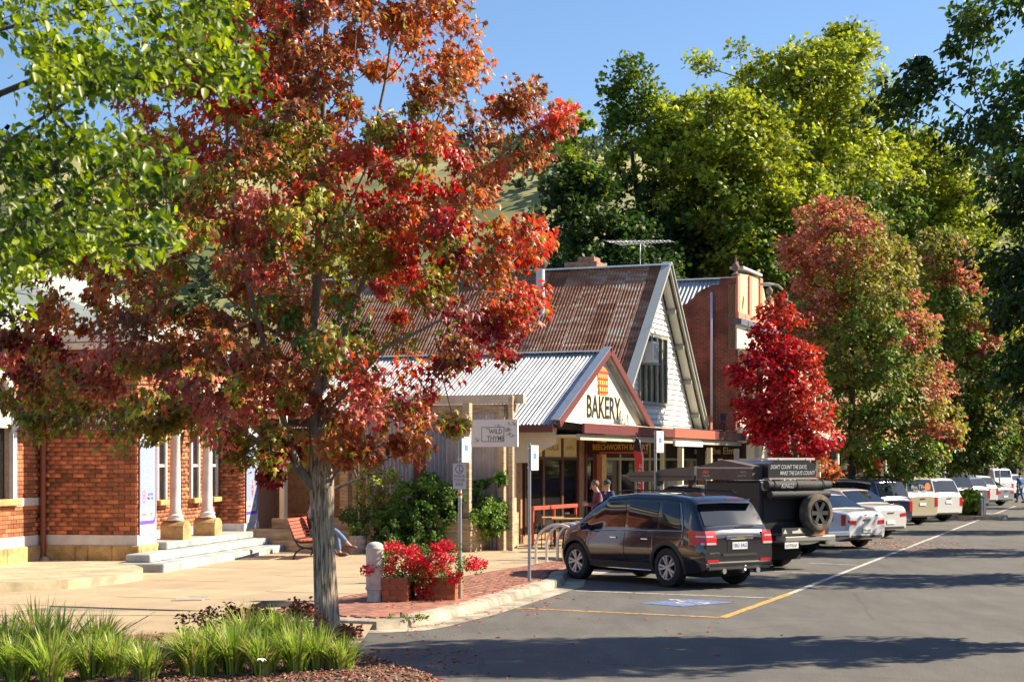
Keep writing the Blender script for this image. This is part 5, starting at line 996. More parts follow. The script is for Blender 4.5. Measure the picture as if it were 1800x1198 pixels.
MB().add([(X0,0,6.8),(29,0,6.8),(29,-2.2,6.4),(X0,-2.2,6.4)],[[0,1,2,3]]).build('balcony_roof',ROOFGREY,BB); MB().box(X0,29,-2.2,0,3.5,3.68).build('balcony_floor',CREAM,BB)
MB().box(X0,29,-2.1,-2.04,4.6,4.68).box(X0,29,-2.1,-2.04,3.75,3.8).build('balcony_rail',CREAM,BB)
for k in range(26): MB().box(X0+.2+k*.24,X0+.25+k*.24,-2.09,-2.05,3.8,4.6).build('baluster',CREAM,BB)
for x in (23.6,25.6,27.4): MB().box(x,x+1,.27,.299,4,6.2).build('window',GLASS,BB)
for x in (23,24.8,26.6,28.6): MB().box(x,x+.16,-2.1,-1.94,.13,3.5).build('veranda_post',CREAM,BB)
MB().tube([(X0-.08,.95,3.6),(X0-.08,.95,9.0)],.055,8).build('downpipe',mat('lilac_pipe',(.55,.55,.62),.5),BB); MB().box(X0-.3,X0-.002,2.1,2.7,6.9,7.1).build('pale_bracket',WHT2,BB)
# ======== shops farther along
def shop(x0,x1,hgt,label,wallm,posts,seed,par=0,y=0):
    t=thing('shop',label,'shop',BM@Vector((x0,y,0)),rzB); r=random.Random(seed); W_=x1-x0
    MB().box(0,W_,.3,9,.1,hgt).build('wall',wallm,t); MB().prism([(0,hgt),(W_,hgt),(W_,hgt+.6),(W_*.7,hgt+.6),(W_*.5,hgt+1.1+par),(W_*.3,hgt+.6),(0,hgt+.6)],.0,.29,'y').build('parapet',wallm,t)
    MB().add([(0,.3,3.7),(W_,.3,3.7),(W_,-2.6,3.1),(0,-2.6,3.1)],[[0,1,2,3]]).build('veranda_roof',ROOFGREY,t); MB().box(0,W_,-2.66,-2.58,2.85,3.12).build('fascia',posts,t)
    n=int(W_/2.6)
    for k in range(n+1): MB().tube([(W_*k/n*.98+.1,-2.55,.13),(W_*k/n*.98+.1,-2.55,2.85)],.06,8).build('veranda_post',posts,t)
    n=int(W_/2)
    for k in range(n):
        f=MB().box(W_*k/n+.15,W_*(k+1)/n-.15,.22,.29,.5,2.7).build('window_frame',[DKW,GREYP,WHT2][r.randrange(3)],t); MB().box(W_*k/n+.25,W_*(k+1)/n-.25,.19,.215,.6,2.6).build('pane',GLASS,f)
        if hgt>5: MB().box(W_*k/n+.6,W_*(k+1)/n-.6,.22,.29,4.3,6).build('upper_window',GLASS,t)
shop(30,42,5.5,'cream shopfront with veranda posts behind the scarlet maple',mat('shop_cream',(.45,.38,.25),.8),CREAM,1)
shop(42.2,56,5,'brown brick shop with veranda behind the large orange maple',mat('shop_brick',(.3,.12,.06),.8,var=.2,scale=3),WHT2,2)
shop(56.3,74,5.2,'orange brick shop with pale posts behind the white wagon',mat('shop_orange',(.42,.16,.06),.8,var=.2,scale=3),WHT2,3)
shop(74.3,100,5.6,'dark shop row with arched parapet behind the far cars',mat('shop_dark',(.16,.08,.05),.8,var=.2,scale=3),CREAM,4,.4)
shop(100.5,135,5.6,'distant pale brick building at the end of the street',mat('shop_pale',(.38,.30,.18),.8,var=.2,scale=3),mat('shop_red_post',(.3,.05,.03),.6),5,.4,y=-2)
# ---------------------------------------------------------------- vehicles
RUB=mat('tyre_rubber',(.022,.021,.02),.85,var=.25,scale=30); ALLOY=mat('alloy_wheel',(.42,.42,.44),.35,metal=.3); CHR=mat('chrome',(.7,.7,.7),.12,metal=1); PLAS=mat('black_plastic',(.025,.025,.026),.6,bump=.1,bscale=200)
CGL=mat('car_glass',(.010,.013,.018),.03,spec=.6); TLR=mat('tail_light_red',(.50,.008,.01),.3,coat=.35); TLW=mat('tail_light_clear',(.55,.5,.48),.15,coat=1); AMB=mat('amber_lens',(.8,.2,.02),.2,coat=1); UNDER=mat('underbody',(.012,.012,.012),.9)
PLW=mat('plate_white',(.72,.72,.70),.5); PLB=mat('plate_blue_print',(.03,.07,.28),.5); PLK=mat('plate_black',(.02,.02,.03),.5)
def wheel(parent,x,y,Rr,width,m_rim,spokes=5,side=1,dbl=True,name='wheel'):
    """tyre mesh with a rim child; side=+1 outer face to +y"""
    r2=Rr*.66; hw=width/2
    pr=[(r2,-hw*.8),(r2+.02,-hw),(Rr-.05,-hw),(Rr-.012,-hw*.82),(Rr,-hw*.5),(Rr,hw*.5),(Rr-.012,hw*.82),(Rr-.05,hw),(r2+.02,hw),(r2,hw*.8)]
    w_=MB().lathe(pr,32,(x,y,Rr),'y',cap=False)
    # tread blocks
    to=w_.build(name,RUB,parent)
    rm=MB(); s=side; o=y+s*hw
    rm.lathe([(r2,-.04*s),(r2-.015,.0),(r2-.03,-.01*s),(r2-.03,-.12*s)],28,(x,o-.01*s,Rr),'y',cap=False); rm.lathe([(.0,.005*s),(.055,.0),(.06,-.03*s)],14,(x,o-.03*s,Rr),'y',cap=False)
    for k in range(spokes):
        for dd in ((-.2,.2) if dbl else (0,)):
            a=2*PI*k/spokes+dd; c,sn=math.cos(a),math.sin(a); t=(-sn,c); w0,w1=(.016,.024) if dbl else (.04,.045)
            P=[]
            for (rad,ww,dy) in ((.03,w0,-.028),(r2-.022,w1,-.012)):
                for q in (-1,1):
                    for dz in (0,-.03): P.append((x+c*rad+t[0]*ww*q,o+s*(dy+dz),Rr+sn*rad+t[1]*ww*q))
            rm.hexa([P[0],P[1],P[2],P[3],P[4],P[5],P[6],P[7]])
    rm.build('rim',m_rim,to); MB().lathe([(r2-.031,-.10*s),(.001,-.10*s)],20,(x,o,Rr),'y',cap=False).build('hub_well',UNDER,to); return to
class Body:
    def __init__(s,L,W,top,sh,zb,wheels,Rw,roofw=.80,gmax=.6,nose=.5,tail=.35,tf=.10,nf=.16):
        s.L,s.W,s.top,s.sh,s.zb0,s.wheels,s.Rw,s.roofw,s.gmax,s.nose,s.tail,s.tf,s.nf=L,W,top,sh,zb,wheels,Rw,roofw,gmax,nose,tail,tf,nf
    def zt(s,x): return float(np.interp(x,[p[0] for p in s.top],[p[1] for p in s.top]))
    def zs(s,x): return min(float(np.interp(x,[p[0] for p in s.sh],[p[1] for p in s.sh])),s.zt(x)-.012)
    def w(s,x):
        h=s.W/2; 
        if x<s.tail: h*=1-s.tf*((s.tail-x)/s.tail)**2.2
        if x>s.L-s.nose: h*=1-s.nf*((x-s.L+s.nose)/s.nose)**2.2
        return h
    def zb(s,x):
        z=s.zb0+ (.10*max(0,(.5-x)/.5)**2 if x<.5 else 0)+(.08*max(0,(x-s.L+.5)/.5)**2 if x>s.L-.5 else 0)
        for xw in s.wheels:
            Ra=s.Rw*1.13; d=abs(x-xw)
            if d<Ra: z=max(z,s.Rw+math.sqrt(max(0,Ra*Ra-d*d)))
        return z
    def wz(s,x,z):
        zs=s.zs(x); f=max(0,min(1,(z-s.zb0)/(zs-s.zb0))); return s.w(x)*(.91+.09*math.sin(min(1,f/.55)*PI/2) -(.045*((f-.55)/.45)**1.6 if f>.55 else 0))
    def wt(s,x):
        g=min(1,(s.zt(x)-s.zs(x))/s.gmax); return s.w(x)*(.955-(.955-s.roofw)*g)
    def side(s,x,v):
        """greenhouse side between shoulder (v=0) and roof edge (v=1)"""
        zs,zt=s.zs(x),s.zt(x); zr=zt-min(.06,(zt-zs)*.4); y0=s.wz(x,zs); y1=s.wt(x); return (y0+(y1-y0)*(v**1.25),zs+(zr-zs)*v)
    def sec(s,x):
        zb,zs,zt=s.zb(x),s.zs(x),s.zt(x); zs_=max(zs,zb+.02); P=[(0,zb),(s.wz(x,zb)-.05,zb)]
        for f in (0,.12,.3,.5,.7,.88,1): z=zb+(zs_-zb)*f; P.append((s.wz(x,z),z))
        for v in (.08,.4,.75,1): P.append(s.side(x,v))
        y1=s.wt(x); g=min(.06,(zt-zs)*.4); P+= [(y1-.05,zt-g*.35),(y1-.14,zt-.005),(y1*.5,zt+.012),(0,zt+.018)]; return P
    def mesh(s,extra=()):
        xs=set(p[0] for p in s.top)|set(p[0] for p in s.sh)|set(np.linspace(0,s.L,44))|set(extra)|{.02,.06,s.L-.02,s.L-.06}
        for xw in s.wheels:
            Ra=s.Rw*1.13; xs|=set(xw+Ra*math.cos(a) for a in np.linspace(0,PI,19)); xs|={xw+Ra+.004,xw-Ra-.004}
        xs=sorted(x for x in xs if 0<=x<=s.L); q=[xs[0]]
        for x in xs[1:]:
            if x-q[-1]>.003: q.append(x)
        m=MB(); S_=[s.sec(x) for x in q]; n=len(S_[0])
        for sg in (1,-1):
            vs=[(x,sg*y,z) for x,sc in zip(q,S_) for y,z in sc]
            m.add(vs,[[i*n+j,i*n+j+1,(i+1)*n+j+1,(i+1)*n+j] for i in range(len(q)-1) for j in range(n-1)],True)
            for i in (0,len(q)-1): m.add([vs[i*n+j] for j in range(n)],[list(range(n))],False)
        return m
    def sidewin(s,xb0,xb1,xt0,xt1,v0,v1,sg,off=.006,n=6):
        def fn(u,v):
            vv=v0+(v1-v0)*v; x=(xb0+(xb1-xb0)*u)*(1-v)+(xt0+(xt1-xt0)*u)*v; y,z=s.side(x,vv); return (x,sg*(y+off),z)
        return MB().grid(fn,8,n)
    def topwin(s,x0,x1,fr=.86,off=.008,n=8):
        def fn(u,v):
            x=x0+(x1-x0)*u; d=(s.zt(x+.02)-s.zt(x-.02))/.04; L_=math.hypot(1,d); yy=(v*2-1); y=s.wt(x)*fr*yy; g=.018*(1-abs(yy)); return (x-d/L_*off,y,s.zt(x)+g*.9+off/L_)
        return MB().grid(fn,n,10)
    def arch(s,xw,sg,wd=.07,off=.014,a0=-20,a1=200):
        def fn(u,v):
            a=R(a0+(a1-a0)*u); Ra=s.Rw*1.13-.004+wd*v; x=xw+Ra*math.cos(a); z=s.Rw+Ra*math.sin(a); z=max(z,s.zb0+.0); return (x,sg*(s.wz(x,min(z,s.zs(x)))+off*(1 if 0<v<1 else .2)),z)
        return MB().grid(fn,28,3)
def seam(b,t,x,z0,z1,sg=1,m=None):
    P=[(x,sg*(b.wz(x,z)+.0015),z) for z in np.linspace(z0,z1,8)]; MB().tube(P,.006,4).build('door_seam',m or PLAS,t)
def rear_plate(t,x,y,z,txt,w_=.37,h_=.13,back=PLW,fg=PLB,tilt=0):
    p=MB().box(x-.012,x,y-w_/2,y+w_/2,z-h_/2,z+h_/2).build('number_plate',back,t)
    if txt=='#': glyphs(6,w_*.86,h_*.6,fg,p,face_mx(x-.0125,y,z),seed=int(abs(x)*100),depth=.001)
    elif txt: text(txt,h_*.78,fg,p,face_mx(x-.013,y,z),sx=.86,depth=.001,bold=.001)
def common(t,b,body_m,wheels,Ww,rim,spokes=5,dbl=True):
    for x in b.wheels:
        for sg in (1,-1): wheel(t,x,sg*(b.w(x)-Ww/2-.012),b.Rw,Ww,rim,spokes,sg,dbl)
    MB().box(.35,b.L-.4,-b.W/2+.32,b.W/2-.32,.2,.62).build('underbody',UNDER,t)
    for sg in (1,-1):
        for x in b.wheels: MB().box(x-b.Rw-.02,x+b.Rw+.02,min(sg*(b.W/2-.33),sg*(b.W/2-.30)),max(sg*(b.W/2-.33),sg*(b.W/2-.30)),.3,b.Rw*2+.1).build('wheel_well',UNDER,t)
def place(name,label,rear,psi,group=None,cat='car'):
    """rear: ground point under the middle of the back bumper"""
    return thing(name,label,cat,(rear[0],rear[1],0),R(90+psi),group)
PSI=36
# ---- the black wagon in front
GUN=paint('gunmetal_paint',(.014,.015,.022),.14,metal=.2)
def suv_body(): return Body(4.50,1.85,[(0,.92),(.03,.99),(.07,1.06),(.13,1.12),(.40,1.55),(.5,1.62),(.62,1.66),(1.2,1.71),(2.2,1.72),(2.9,1.66),(3.25,1.48),(3.75,1.13),(3.9,1.08),(4.2,1.0),(4.4,.88),(4.47,.74),(4.50,.6)],[(0,.9),(.5,1.02),(2.2,.99),(3.6,.95),(4.2,.86),(4.50,.56)],.27,[.98,3.69],.365,roofw=.77,gmax=.65,nf=.34,nose=.62)
b=suv_body(); ry=G(1177,1033); ry=(2.93,31.5)
ux=Vector((-math.sin(R(PSI)),math.cos(R(PSI)))); lx_=Vector((-ux.y,ux.x))   # forward, left
rear=Vector(ry)-ux*.98-lx_*.80
SUV=place('parked_car','dark gunmetal wagon parked nose in to the kerb, nearest of the row',rear,PSI)
t=SUV; b.mesh().build('body',GUN,t)
for sg in (1,-1):
    for (a0,a1,c0,c1,nm) in ((2.22,3.52,2.30,2.92,'front'),(1.30,2.12,1.34,2.20,'rear'),(.62,1.2,.80,1.24,'quarter')):
        b.sidewin(a0,a1,c0,c1,.10,.86,sg).build('side_window',CGL,t)
    P=[(x,sg*(b.side(x,.04)[0]+.008),b.side(x,.04)[1]) for x in np.linspace(.55,3.5,16)]; MB().tube(P,.012,5).build('chrome_strip',CHR,t)
    P=[(x,sg*(b.side(x,.0)[0]+.008),b.side(x,0)[1]) for x in ()]
    P=[b.side(x,.95) for x in np.linspace(.75,2.9,12)]; MB().tube([(x,sg*(p[0]+.004),p[1]) for x,p in zip(np.linspace(.75,2.9,12),P)],.010,5).build('window_trim',PLAS,t)
    MB().tube([(.55,sg*(b.side(.55,.05)[0]+.01),b.side(.55,.05)[1]),(.62,sg*(b.side(.62,.45)[0]+.01),b.side(.62,.45)[1]),(.76,sg*(b.side(.76,.9)[0]+.01),b.side(.76,.9)[1])],.010,5).build('chrome_strip',CHR,t)
    for xw in b.wheels: b.arch(xw,sg,.085).build('wheel_arch_trim',PLAS,t)
    MB().grid(lambda u,v:(1.42+1.85*u,sg*(b.wz(2.3,.27+.16*v)+.012),.27+.16*v),8,3).build('sill_cladding',PLAS,t); MB().tube([(1.42,sg*(b.W/2*.955),.29),(3.27,sg*(b.W/2*.955),.29)],.018,6).build('sill_strip',CHR,t)
    for x in (1.33,2.2,3.36): seam(b,t,x,.42,b.zs(x)-.01,sg)
    for x in (1.50,2.42): MB().box(x,x+.19,sg*(b.wz(x,.87)+.01)-.015,sg*(b.wz(x,.87)+.01)+.015,.855,.885,.008).build('door_handle',CHR,t)
    m_=MB(); m_.sphere((3.28,sg*1.02,1.07),.12,12,8,(.7,.9,.62)); mo=m_.build('mirror',GUN,t); MB().box(3.25,3.3,min(sg*.86,sg*.95),max(sg*.86,sg*.95),1.0,1.04).build('mirror_arm',PLAS,mo)
    MB().tube([(.75,sg*.64,1.70),(.85,sg*.64,1.755),(1.6,sg*.645,1.775),(2.5,sg*.64,1.765),(2.75,sg*.64,1.70)],.017,6).build('roof_rail',PLAS,t)
    # tail lamp wraps round the corner
    def tl(u,v,sg=sg):
        zz=.81+.25*v; a=u
        if a<.5: k=a/.5; y=.56+.02*v+(b.w(.02)*.97-.56)*k; x=-.012+.0*k
        else: k=(a-.5)/.5; x=-.012+(.33+.10*v)*k; y=b.wz(max(x,0.01),min(zz,b.zs(max(x,.01))))+.012
        x+= .05*v*v if a<.5 else .05*v*v*(1-k); return (x,sg*y,zz)
    lo=MB().grid(tl,12,5).build('tail_light',TLR,t)
    MB().grid(lambda u,v:(lambda q:(q[0]-.004,q[1]+sg*.003,q[2]))(tl(.12+.66*u,.56+.09*v)),10,1).build('clear_band',TLW,lo); MB().grid(lambda u,v:(lambda q:(q[0]-.004,q[1]+sg*.003,q[2]))(tl(.05+.6*u,.0+.16*v)),10,1).build('clear_band',TLW,lo)
    MB().box(-.014,.0,min(sg*.52,sg*.80),max(sg*.52,sg*.80),.49,.54).build('reflector',TLR,t); MB().lathe([(.05,-.06),(.05,.02),(.04,.02),(.04,-.04)],12,(.0,sg*.42,.33),'x').build('exhaust_pipe',CHR,t)
b.topwin(.145,.40,.90).build('rear_window',CGL,t); b.topwin(3.0,3.70,.92).build('windscreen',CGL,t)
MB().grid(lambda u,v:(.36-.18*u,(v-.5)*1.38,1.60+.025*u-.02*abs(v-.5)),3,8).build('roof_spoiler',GUN,t); MB().box(.20,.24,-.16,.16,1.615,1.63).build('brake_light',TLR,t)
MB().box(-.022,.006,-.42,.42,.60,.64).box(-.02,.004,-.84,.84,.40,.47,.01).build('bumper_ledge',PLAS,t); MB().box(-.02,.03,-.78,.78,.34,.50,.02).build('lower_bumper',PLAS,t)
MB().box(-.022,-.002,-.33,.33,.90,.965,.006).build('chrome_badge_bar',CHR,t); MB().box(-.03,-.0225,-.10,.10,.918,.948,.006).build('badge',mat('gold_badge',(.6,.42,.1),.3,metal=.8),t)
MB().box(-.006,.0,-.3,.3,.68,.88).build('plate_recess',GUN,t); rear_plate(t,-.008,.0,.785,'1BG·3AG'); glyphs(7,.26,.035,CHR,t,face_mx(-.004,.60,.66))
MB().tube([(.1,0,.32),(-.10,0,.32),(-.15,0,.36)],.03,8).sphere((-.15,0,.41),.03,8,6).build('tow_bar',CHR,t); MB().tube([(.06,.04,1.115),(.09,-.14,1.14),(.085,-.42,1.13)],.012,5).build('wiper',PLAS,t)
MB().lathe([(.012,0),(.006,.3)],6,(.9,0,1.71)).build('aerial',PLAS,t); common(t,b,GUN,None,.235,ALLOY,5)
# ---- generic others
def make_car(name,label,rear,spec,paintm,kind,psi=PSI,group='cars parked nose in along the left kerb',plate=None,rails=False,cat='car',rim=ALLOY,lamp='wide',extra=None):
    b=spec; t=place(name,label,rear,psi,group,cat); b.mesh().build('body',paintm,t)
    wins={'wagon':((2.2,3.45,2.28,2.85),(1.25,2.1,1.30,2.18),(.55,1.15,.75,1.2)),'sedan':((2.35,3.35,2.35,2.85),(1.35,2.25,1.55,2.27)),'van':((3.55,4.3,3.55,4.0),(2.2,3.4,2.2,3.4),(.5,2.05,.5,2.05))}[kind]
    for sg in (1,-1):
        for a in wins: b.sidewin(*a,.10,.86,sg).build('side_window',CGL,t)
        for x in (1.3,2.25): seam(b,t,x,.42,b.zs(x)-.01,sg)
        MB().sphere((b.L-1.42,sg*(b.W/2+.09),b.zs(3)+.1),.11,10,6,(.7,.9,.65)).build('mirror',paintm,t)
        z1=b.zs(.05)
        if lamp=='wide': lo=MB().grid(lambda u,v,sg=sg:((-.01 if u<.55 else -.01+(u-.55)*.5),sg*(.42+(b.w(.02)*.975-.42)*min(1,u/.55)+(.012 if u>.55 else 0)),z1-.17+.10*v+.03*u),8,3)
        else: lo=MB().grid(lambda u,v,sg=sg:((-.01 if u<.5 else -.01+(u-.5)*.25),sg*(b.w(.02)*.80+(b.w(.02)*.985-b.w(.02)*.80)*min(1,u/.5)+(.01 if u>.5 else 0)),z1-.34+.34*v),6,3)
        lo.build('tail_light',TLR,t)
        for x in (1.55,2.5): MB().box(x,x+.17,sg*(b.wz(x,b.zs(x)-.12)+.01)-.012,sg*(b.wz(x,b.zs(x)-.12)+.01)+.012,b.zs(x)-.14,b.zs(x)-.11).build('door_handle',paintm,t)
        if rails: MB().tube([(.75,sg*.62,b.zt(.9)),(.85,sg*.62,b.zt(1)+.05),(2.6,sg*.62,b.zt(2.3)+.05),(2.8,sg*.62,b.zt(2.8))],.018,6).build('roof_rail',rails if rails is not True else PLAS,t)
    b.topwin(b.rw[0],b.rw[1],.88).build('rear_window',CGL,t); b.topwin(b.ww[0],b.ww[1],.9).build('windscreen',CGL,t)
    MB().box(-.012,.06,-.60,.60,.30,.38,.015).build('lower_bumper',PLAS,t); MB().box(-.018,-.004,-.14,.14,b.zs(.05)-.06,b.zs(.05)-.03).build('badge',CHR,t)
    rear_plate(t,-.008,0,b.pz,plate,.36,.11,PLW,PLK); common(t,b,paintm,None,.22,rim,5,False)
    if extra: extra(t,b)
    return t
def sedan(L=4.7,W=1.82,h=1.46):
    b=Body(L,W,[(0,.84),(.03,.93),(.10,.99),(.45,1.03),(.75,1.05),(1.45,h-.04),(1.8,h),(2.5,h),(2.9,h-.08),(3.5,1.02),(3.65,.98),(4.3,.86),(L-.08,.72),(L,.55)],[(0,.82),(.6,.96),(2,.93),(3.5,.88),(4.3,.78),(L,.5)],.22,[1.0,3.75],.33,roofw=.76,gmax=.5,tail=.55,tf=.24); b.rw=(.80,1.40); b.ww=(2.95,3.45); b.pz=.50; return b
def wagon(L=4.7,W=1.88,h=1.72,Rw=.36,upright=0,zsh=1.02,zb=.25):
    b=Body(L,W,[(0,zsh-.04),(.03,zsh+.02),(.08,zsh+.08),(.34-upright,h-.12),(.46-upright*.8,h-.05),(1.1,h),(2.3,h),(2.9,h-.06),(3.65,zsh+.09),(3.8,zsh+.05),(4.4,zsh-.08),(L-.08,zsh-.22),(L,.6)],[(0,zsh-.06),(.5,zsh),(2.2,zsh-.02),(3.6,zsh-.05),(4.3,zsh-.14),(L,.55)],zb,[.95,3.7],Rw,roofw=.78,gmax=.6,tail=.35,tf=.15); b.rw=(.10,.33-upright); b.ww=(3.0,3.6); b.pz=.78; return b
WH=paint('white_paint',(.60,.60,.59),.2); WHW=paint('warm_white_paint',(.58,.57,.54),.2); NAVY=paint('navy_paint',(.012,.016,.04),.12); BEI=paint('beige_paint',(.42,.37,.26),.2); BLACKP=paint('black_paint',(.012,.013,.016),.12); SILV=paint('silver_paint',(.45,.47,.52),.22,metal=.6); GRYP=paint('grey_paint',(.20,.22,.25),.2,metal=.4)
def at(px,d): return ((px-900)/F*d,d)
def vw(t,b):
    z=b.zs(.05)-.045; m=MB(); 
    m.lathe([(.075,0),(.075,.006),(.062,.006),(.062,0)],18,(-.02,0,z),'x',cap=False)
    m.build('round_badge',CHR,t)
make_car('parked_car','white sedan with round chrome badge, right of the white pickup',at(1524,45.5),sedan(),WH,'sedan',plate='#',extra=vw)
make_car('parked_car','second white sedan, parked just beyond the one with the round badge',at(1566,51.8),sedan(4.75,1.84,1.49),WHW,'sedan',plate='')
make_car('parked_car','navy blue wagon with big rear window between the white sedan and the beige wagon',at(1576,58.5),wagon(4.7,1.88,1.76),NAVY,'wagon',rails=True,lamp='tall')
def decal(t,b):
    o=mat('decal_orange',(.80,.22,.06),.5); z=b.zt(.22); 
    MB().lathe([(.001,0),(.17,0),(.17,.004)],9,(.10,-.38,1.40),'x').build('orange_decal',o,t); glyphs(7,.75,.16,WH,t,face_mx(.085,.15,1.42)); glyphs(9,.75,.08,WH,t,face_mx(.065,.05,1.28))
bb_=wagon(4.8,1.95,1.84,.38,.14,1.08,.28); make_car('parked_car','beige boxy wagon with an orange decal on its rear window',at(1622,63),bb_,BEI,'wagon',rails=WHW,plate='',lamp='tall',cat='car',extra=decal)
make_car('parked_car','white wagon at the end of the row beside the garden island',at(1668,66.5),wagon(4.6,1.88,1.74,.38),WH,'wagon',lamp='tall')
make_car('parked_car','black wagon half hidden by the yellow green leaves beyond the garden island',at(1695,80),wagon(4.9,1.95,1.86),BLACKP,'wagon',rails=True,lamp='tall')
make_car('parked_car','dark grey hatchback with silver tailgate beyond the garden island',at(1722,83),wagon(4.5,1.85,1.66,.34),GRYP,'wagon',rails=CHR,lamp='tall',plate='')
make_car('parked_car','white wagon squeezed between the grey hatchback and the silver sedan',at(1738,90),wagon(4.5,1.82,1.66,.34),WH,'wagon',lamp='tall')
make_car('parked_car','silver sedan with its red tail lights near the far white van',at(1768,92),sedan(4.75,1.86,1.47),SILV,'sedan',plate='')
def vanb():
    b=Body(5.0,1.92,[(0,1.1),(.02,1.25),(.05,1.4),(.14,1.86),(.22,1.95),(.6,1.99),(3.6,1.99),(4.0,1.88),(4.55,1.30),(4.7,1.18),(4.95,.95),(5,.6)],[(0,1.08),(.4,1.16),(3.5,1.14),(4.5,1.02),(5,.55)],.24,[.95,4.0],.34,roofw=.86,gmax=.8,tail=.2,tf=.06); b.rw=(.055,.14); b.ww=(4.05,4.5); b.pz=.8; return b
make_car('parked_van','far white van with a large rear window at the end of the row',at(1765,104),vanb(),WH,'van',cat='van',lamp='tall')
make_car('parked_car','farthest white car partly hidden behind the pedestrian in blue',at(1792,112),wagon(4.4,1.8,1.6,.33),WH,'wagon',lamp='tall')
# ---- pickups: the dark one with rooftop tents, the white one behind it
def pickup(label,rear,body_m,psi=PSI,lift=.12,Rw=.41,cab_m=None,tub=True):
    t=place('pickup_truck',label,rear,psi,'cars parked nose in along the left kerb','truck')
    b=Body(5.3,1.88,[(0,1.02),(1.75,1.06),(1.80,1.1),(1.98,1.66),(2.2,1.76),(3.2,1.78),(3.45,1.68),(4.05,1.22),(4.2,1.18),(4.9,1.08),(5.2,.9),(5.3,.7)],[(0,1.0),(1.75,1.03),(4.2,1.05),(5.0,.92),(5.3,.6)],.34,[1.2,4.3],Rw,roofw=.80,gmax=.6,tail=.15,tf=.02); b.zb0=.38+lift
    b.mesh().build('body',body_m,t)
    for sg in (1,-1):
        for a in ((3.1,3.95,3.12,3.42),(2.1,3.0,2.2,3.02)): b.sidewin(*a,.1,.86,sg).build('side_window',CGL,t)
        for xw in b.wheels: b.arch(xw,sg,.09,.05).build('wheel_arch_flare',PLAS,t)
    b.topwin(1.84,1.97,.85).build('rear_window',CGL,t); b.topwin(3.5,4.0,.9).build('windscreen',CGL,t); common(t,b,body_m,None,.27,PLAS,6,False); return t,b
P2=pickup('dark four wheel drive with black canopy, stacked rooftop tents and spare wheel on its back',at(1392,36.6),paint('charcoal_paint',(.035,.035,.037),.3)); t,b=P2
BLKC=mat('black_canvas',(.022,.022,.026),.75,bump=.5,bscale=25); ALU=mat('aluminium_box',(.42,.38,.34),.45,metal=.4,var=.1,scale=3); CBX=mat('black_canopy_paint',(.022,.022,.024),.6)
MB().box(.02,1.78,-.92,.92,1.02,1.90,.03).build('canopy',CBX,t); MB().box(.0,.018,-.84,.84,1.08,1.68,.006).build('canopy_door',CBX,t)
# rooftop tents: one long case over the cab, one brown faced, one with the lettering
tn=thing('rooftop_tent','black hard shell rooftop tent lettered DON\'T COUNT THE DAYS, MAKE THE DAYS COUNT!','tent',(0,0,0)); tn.location=t.location; tn.rotation_euler=t.rotation_euler
def rt(x0,x1,y0,y1,z0,z1,nm,m): 
    return MB().prism([(y0,z0),(y1,z0),(y1,z1-.07),(y1-.25,z1),(y0+.25,z1),(y0,z1-.07)],x0,x1,'x').build(nm,m,tn)
rt(.0,1.35,-.72,.70,1.98,2.34,'shell',mat('tent_shell_black',(.03,.032,.036),.35,coat=.3)); MB().box(-.03,1.36,-.73,.71,1.94,1.975).build('tent_tray',ALU,tn); MB().box(-.01,.9,-.5,-.42,2.35,2.39).box(-.01,.9,.32,.40,2.35,2.39).box(.0,.08,-.7,.72,2.355,2.40).build('tent_bar',WHW,tn)
W3=mat('white_print',(.5,.5,.5),.5); text("DON'T COUNT THE DAYS,",.125,W3,tn,face_mx(-.004,.10,2.20),sx=.72,shear=.3,depth=.002,bold=.001); text("MAKE THE DAYS COUNT!",.125,W3,tn,face_mx(-.004,-.16,2.07),sx=.72,shear=.3,depth=.002,bold=.001)
t2=thing('rooftop_tent','brown faced folded rooftop tent with a red flame emblem, on the dark four wheel drive','tent',(0,0,0)); t2.location=t.location; t2.rotation_euler=t.rotation_euler
MB().prism([(.15,1.93),(1.9,1.93),(1.9,2.2),(1.1,2.36),(.15,2.22)],.721,1.02,'y').build('side_case',mat('tent_brown',(.10,.075,.062),.6,var=.15,scale=6),t2); MB().box(.15,1.9,1.021,1.03,2.17,2.2).build('pale_edge',ALU,t2)
def face_py(x,y,z): return Matrix.Translation((x,y,z))@Matrix.Rotation(R(180),4,'Z')@Matrix.Rotation(R(90),4,'X')
MB().prism([(1.62,2.06),(1.5,2.06),(1.54,2.16),(1.58,2.1),(1.64,2.15),(1.72,2.06)],1.021,1.024,'y').build('flame_emblem',BRED,t2); glyphs(6,.3,.05,W3,t2,face_py(1.6,1.024,2.01)); glyphs(5,.2,.06,W3,t2,face_py(.42,1.024,2.1)); glyphs(7,.28,.04,W3,t2,face_py(.45,1.024,2.02))
t3=thing('awning_case','long grey awning case carried high along the side of the dark four wheel drive','awning',(0,0,0)); t3.location=t.location; t3.rotation_euler=t.rotation_euler
MB().prism([(2.0,1.92),(4.15,1.86),(4.35,1.98),(4.3,2.06),(2.0,2.22)],.45,1.0,'y').build('case',mat('awning_grey',(.09,.085,.08),.5),t3); MB().box(2.1,4.2,1.001,1.01,1.97,2.0).build('seam_strip',PLAS,t3)
for x in (2.5,3.6): MB().box(x,x+.12,.5,.62,1.76,1.90).build('bracket',PLAS,t3)
t4=thing('rolled_awning','black rolled awning bag lettered KINGS strapped above the spare wheel','awning',(0,0,0)); t4.location=t.location; t4.rotation_euler=t.rotation_euler
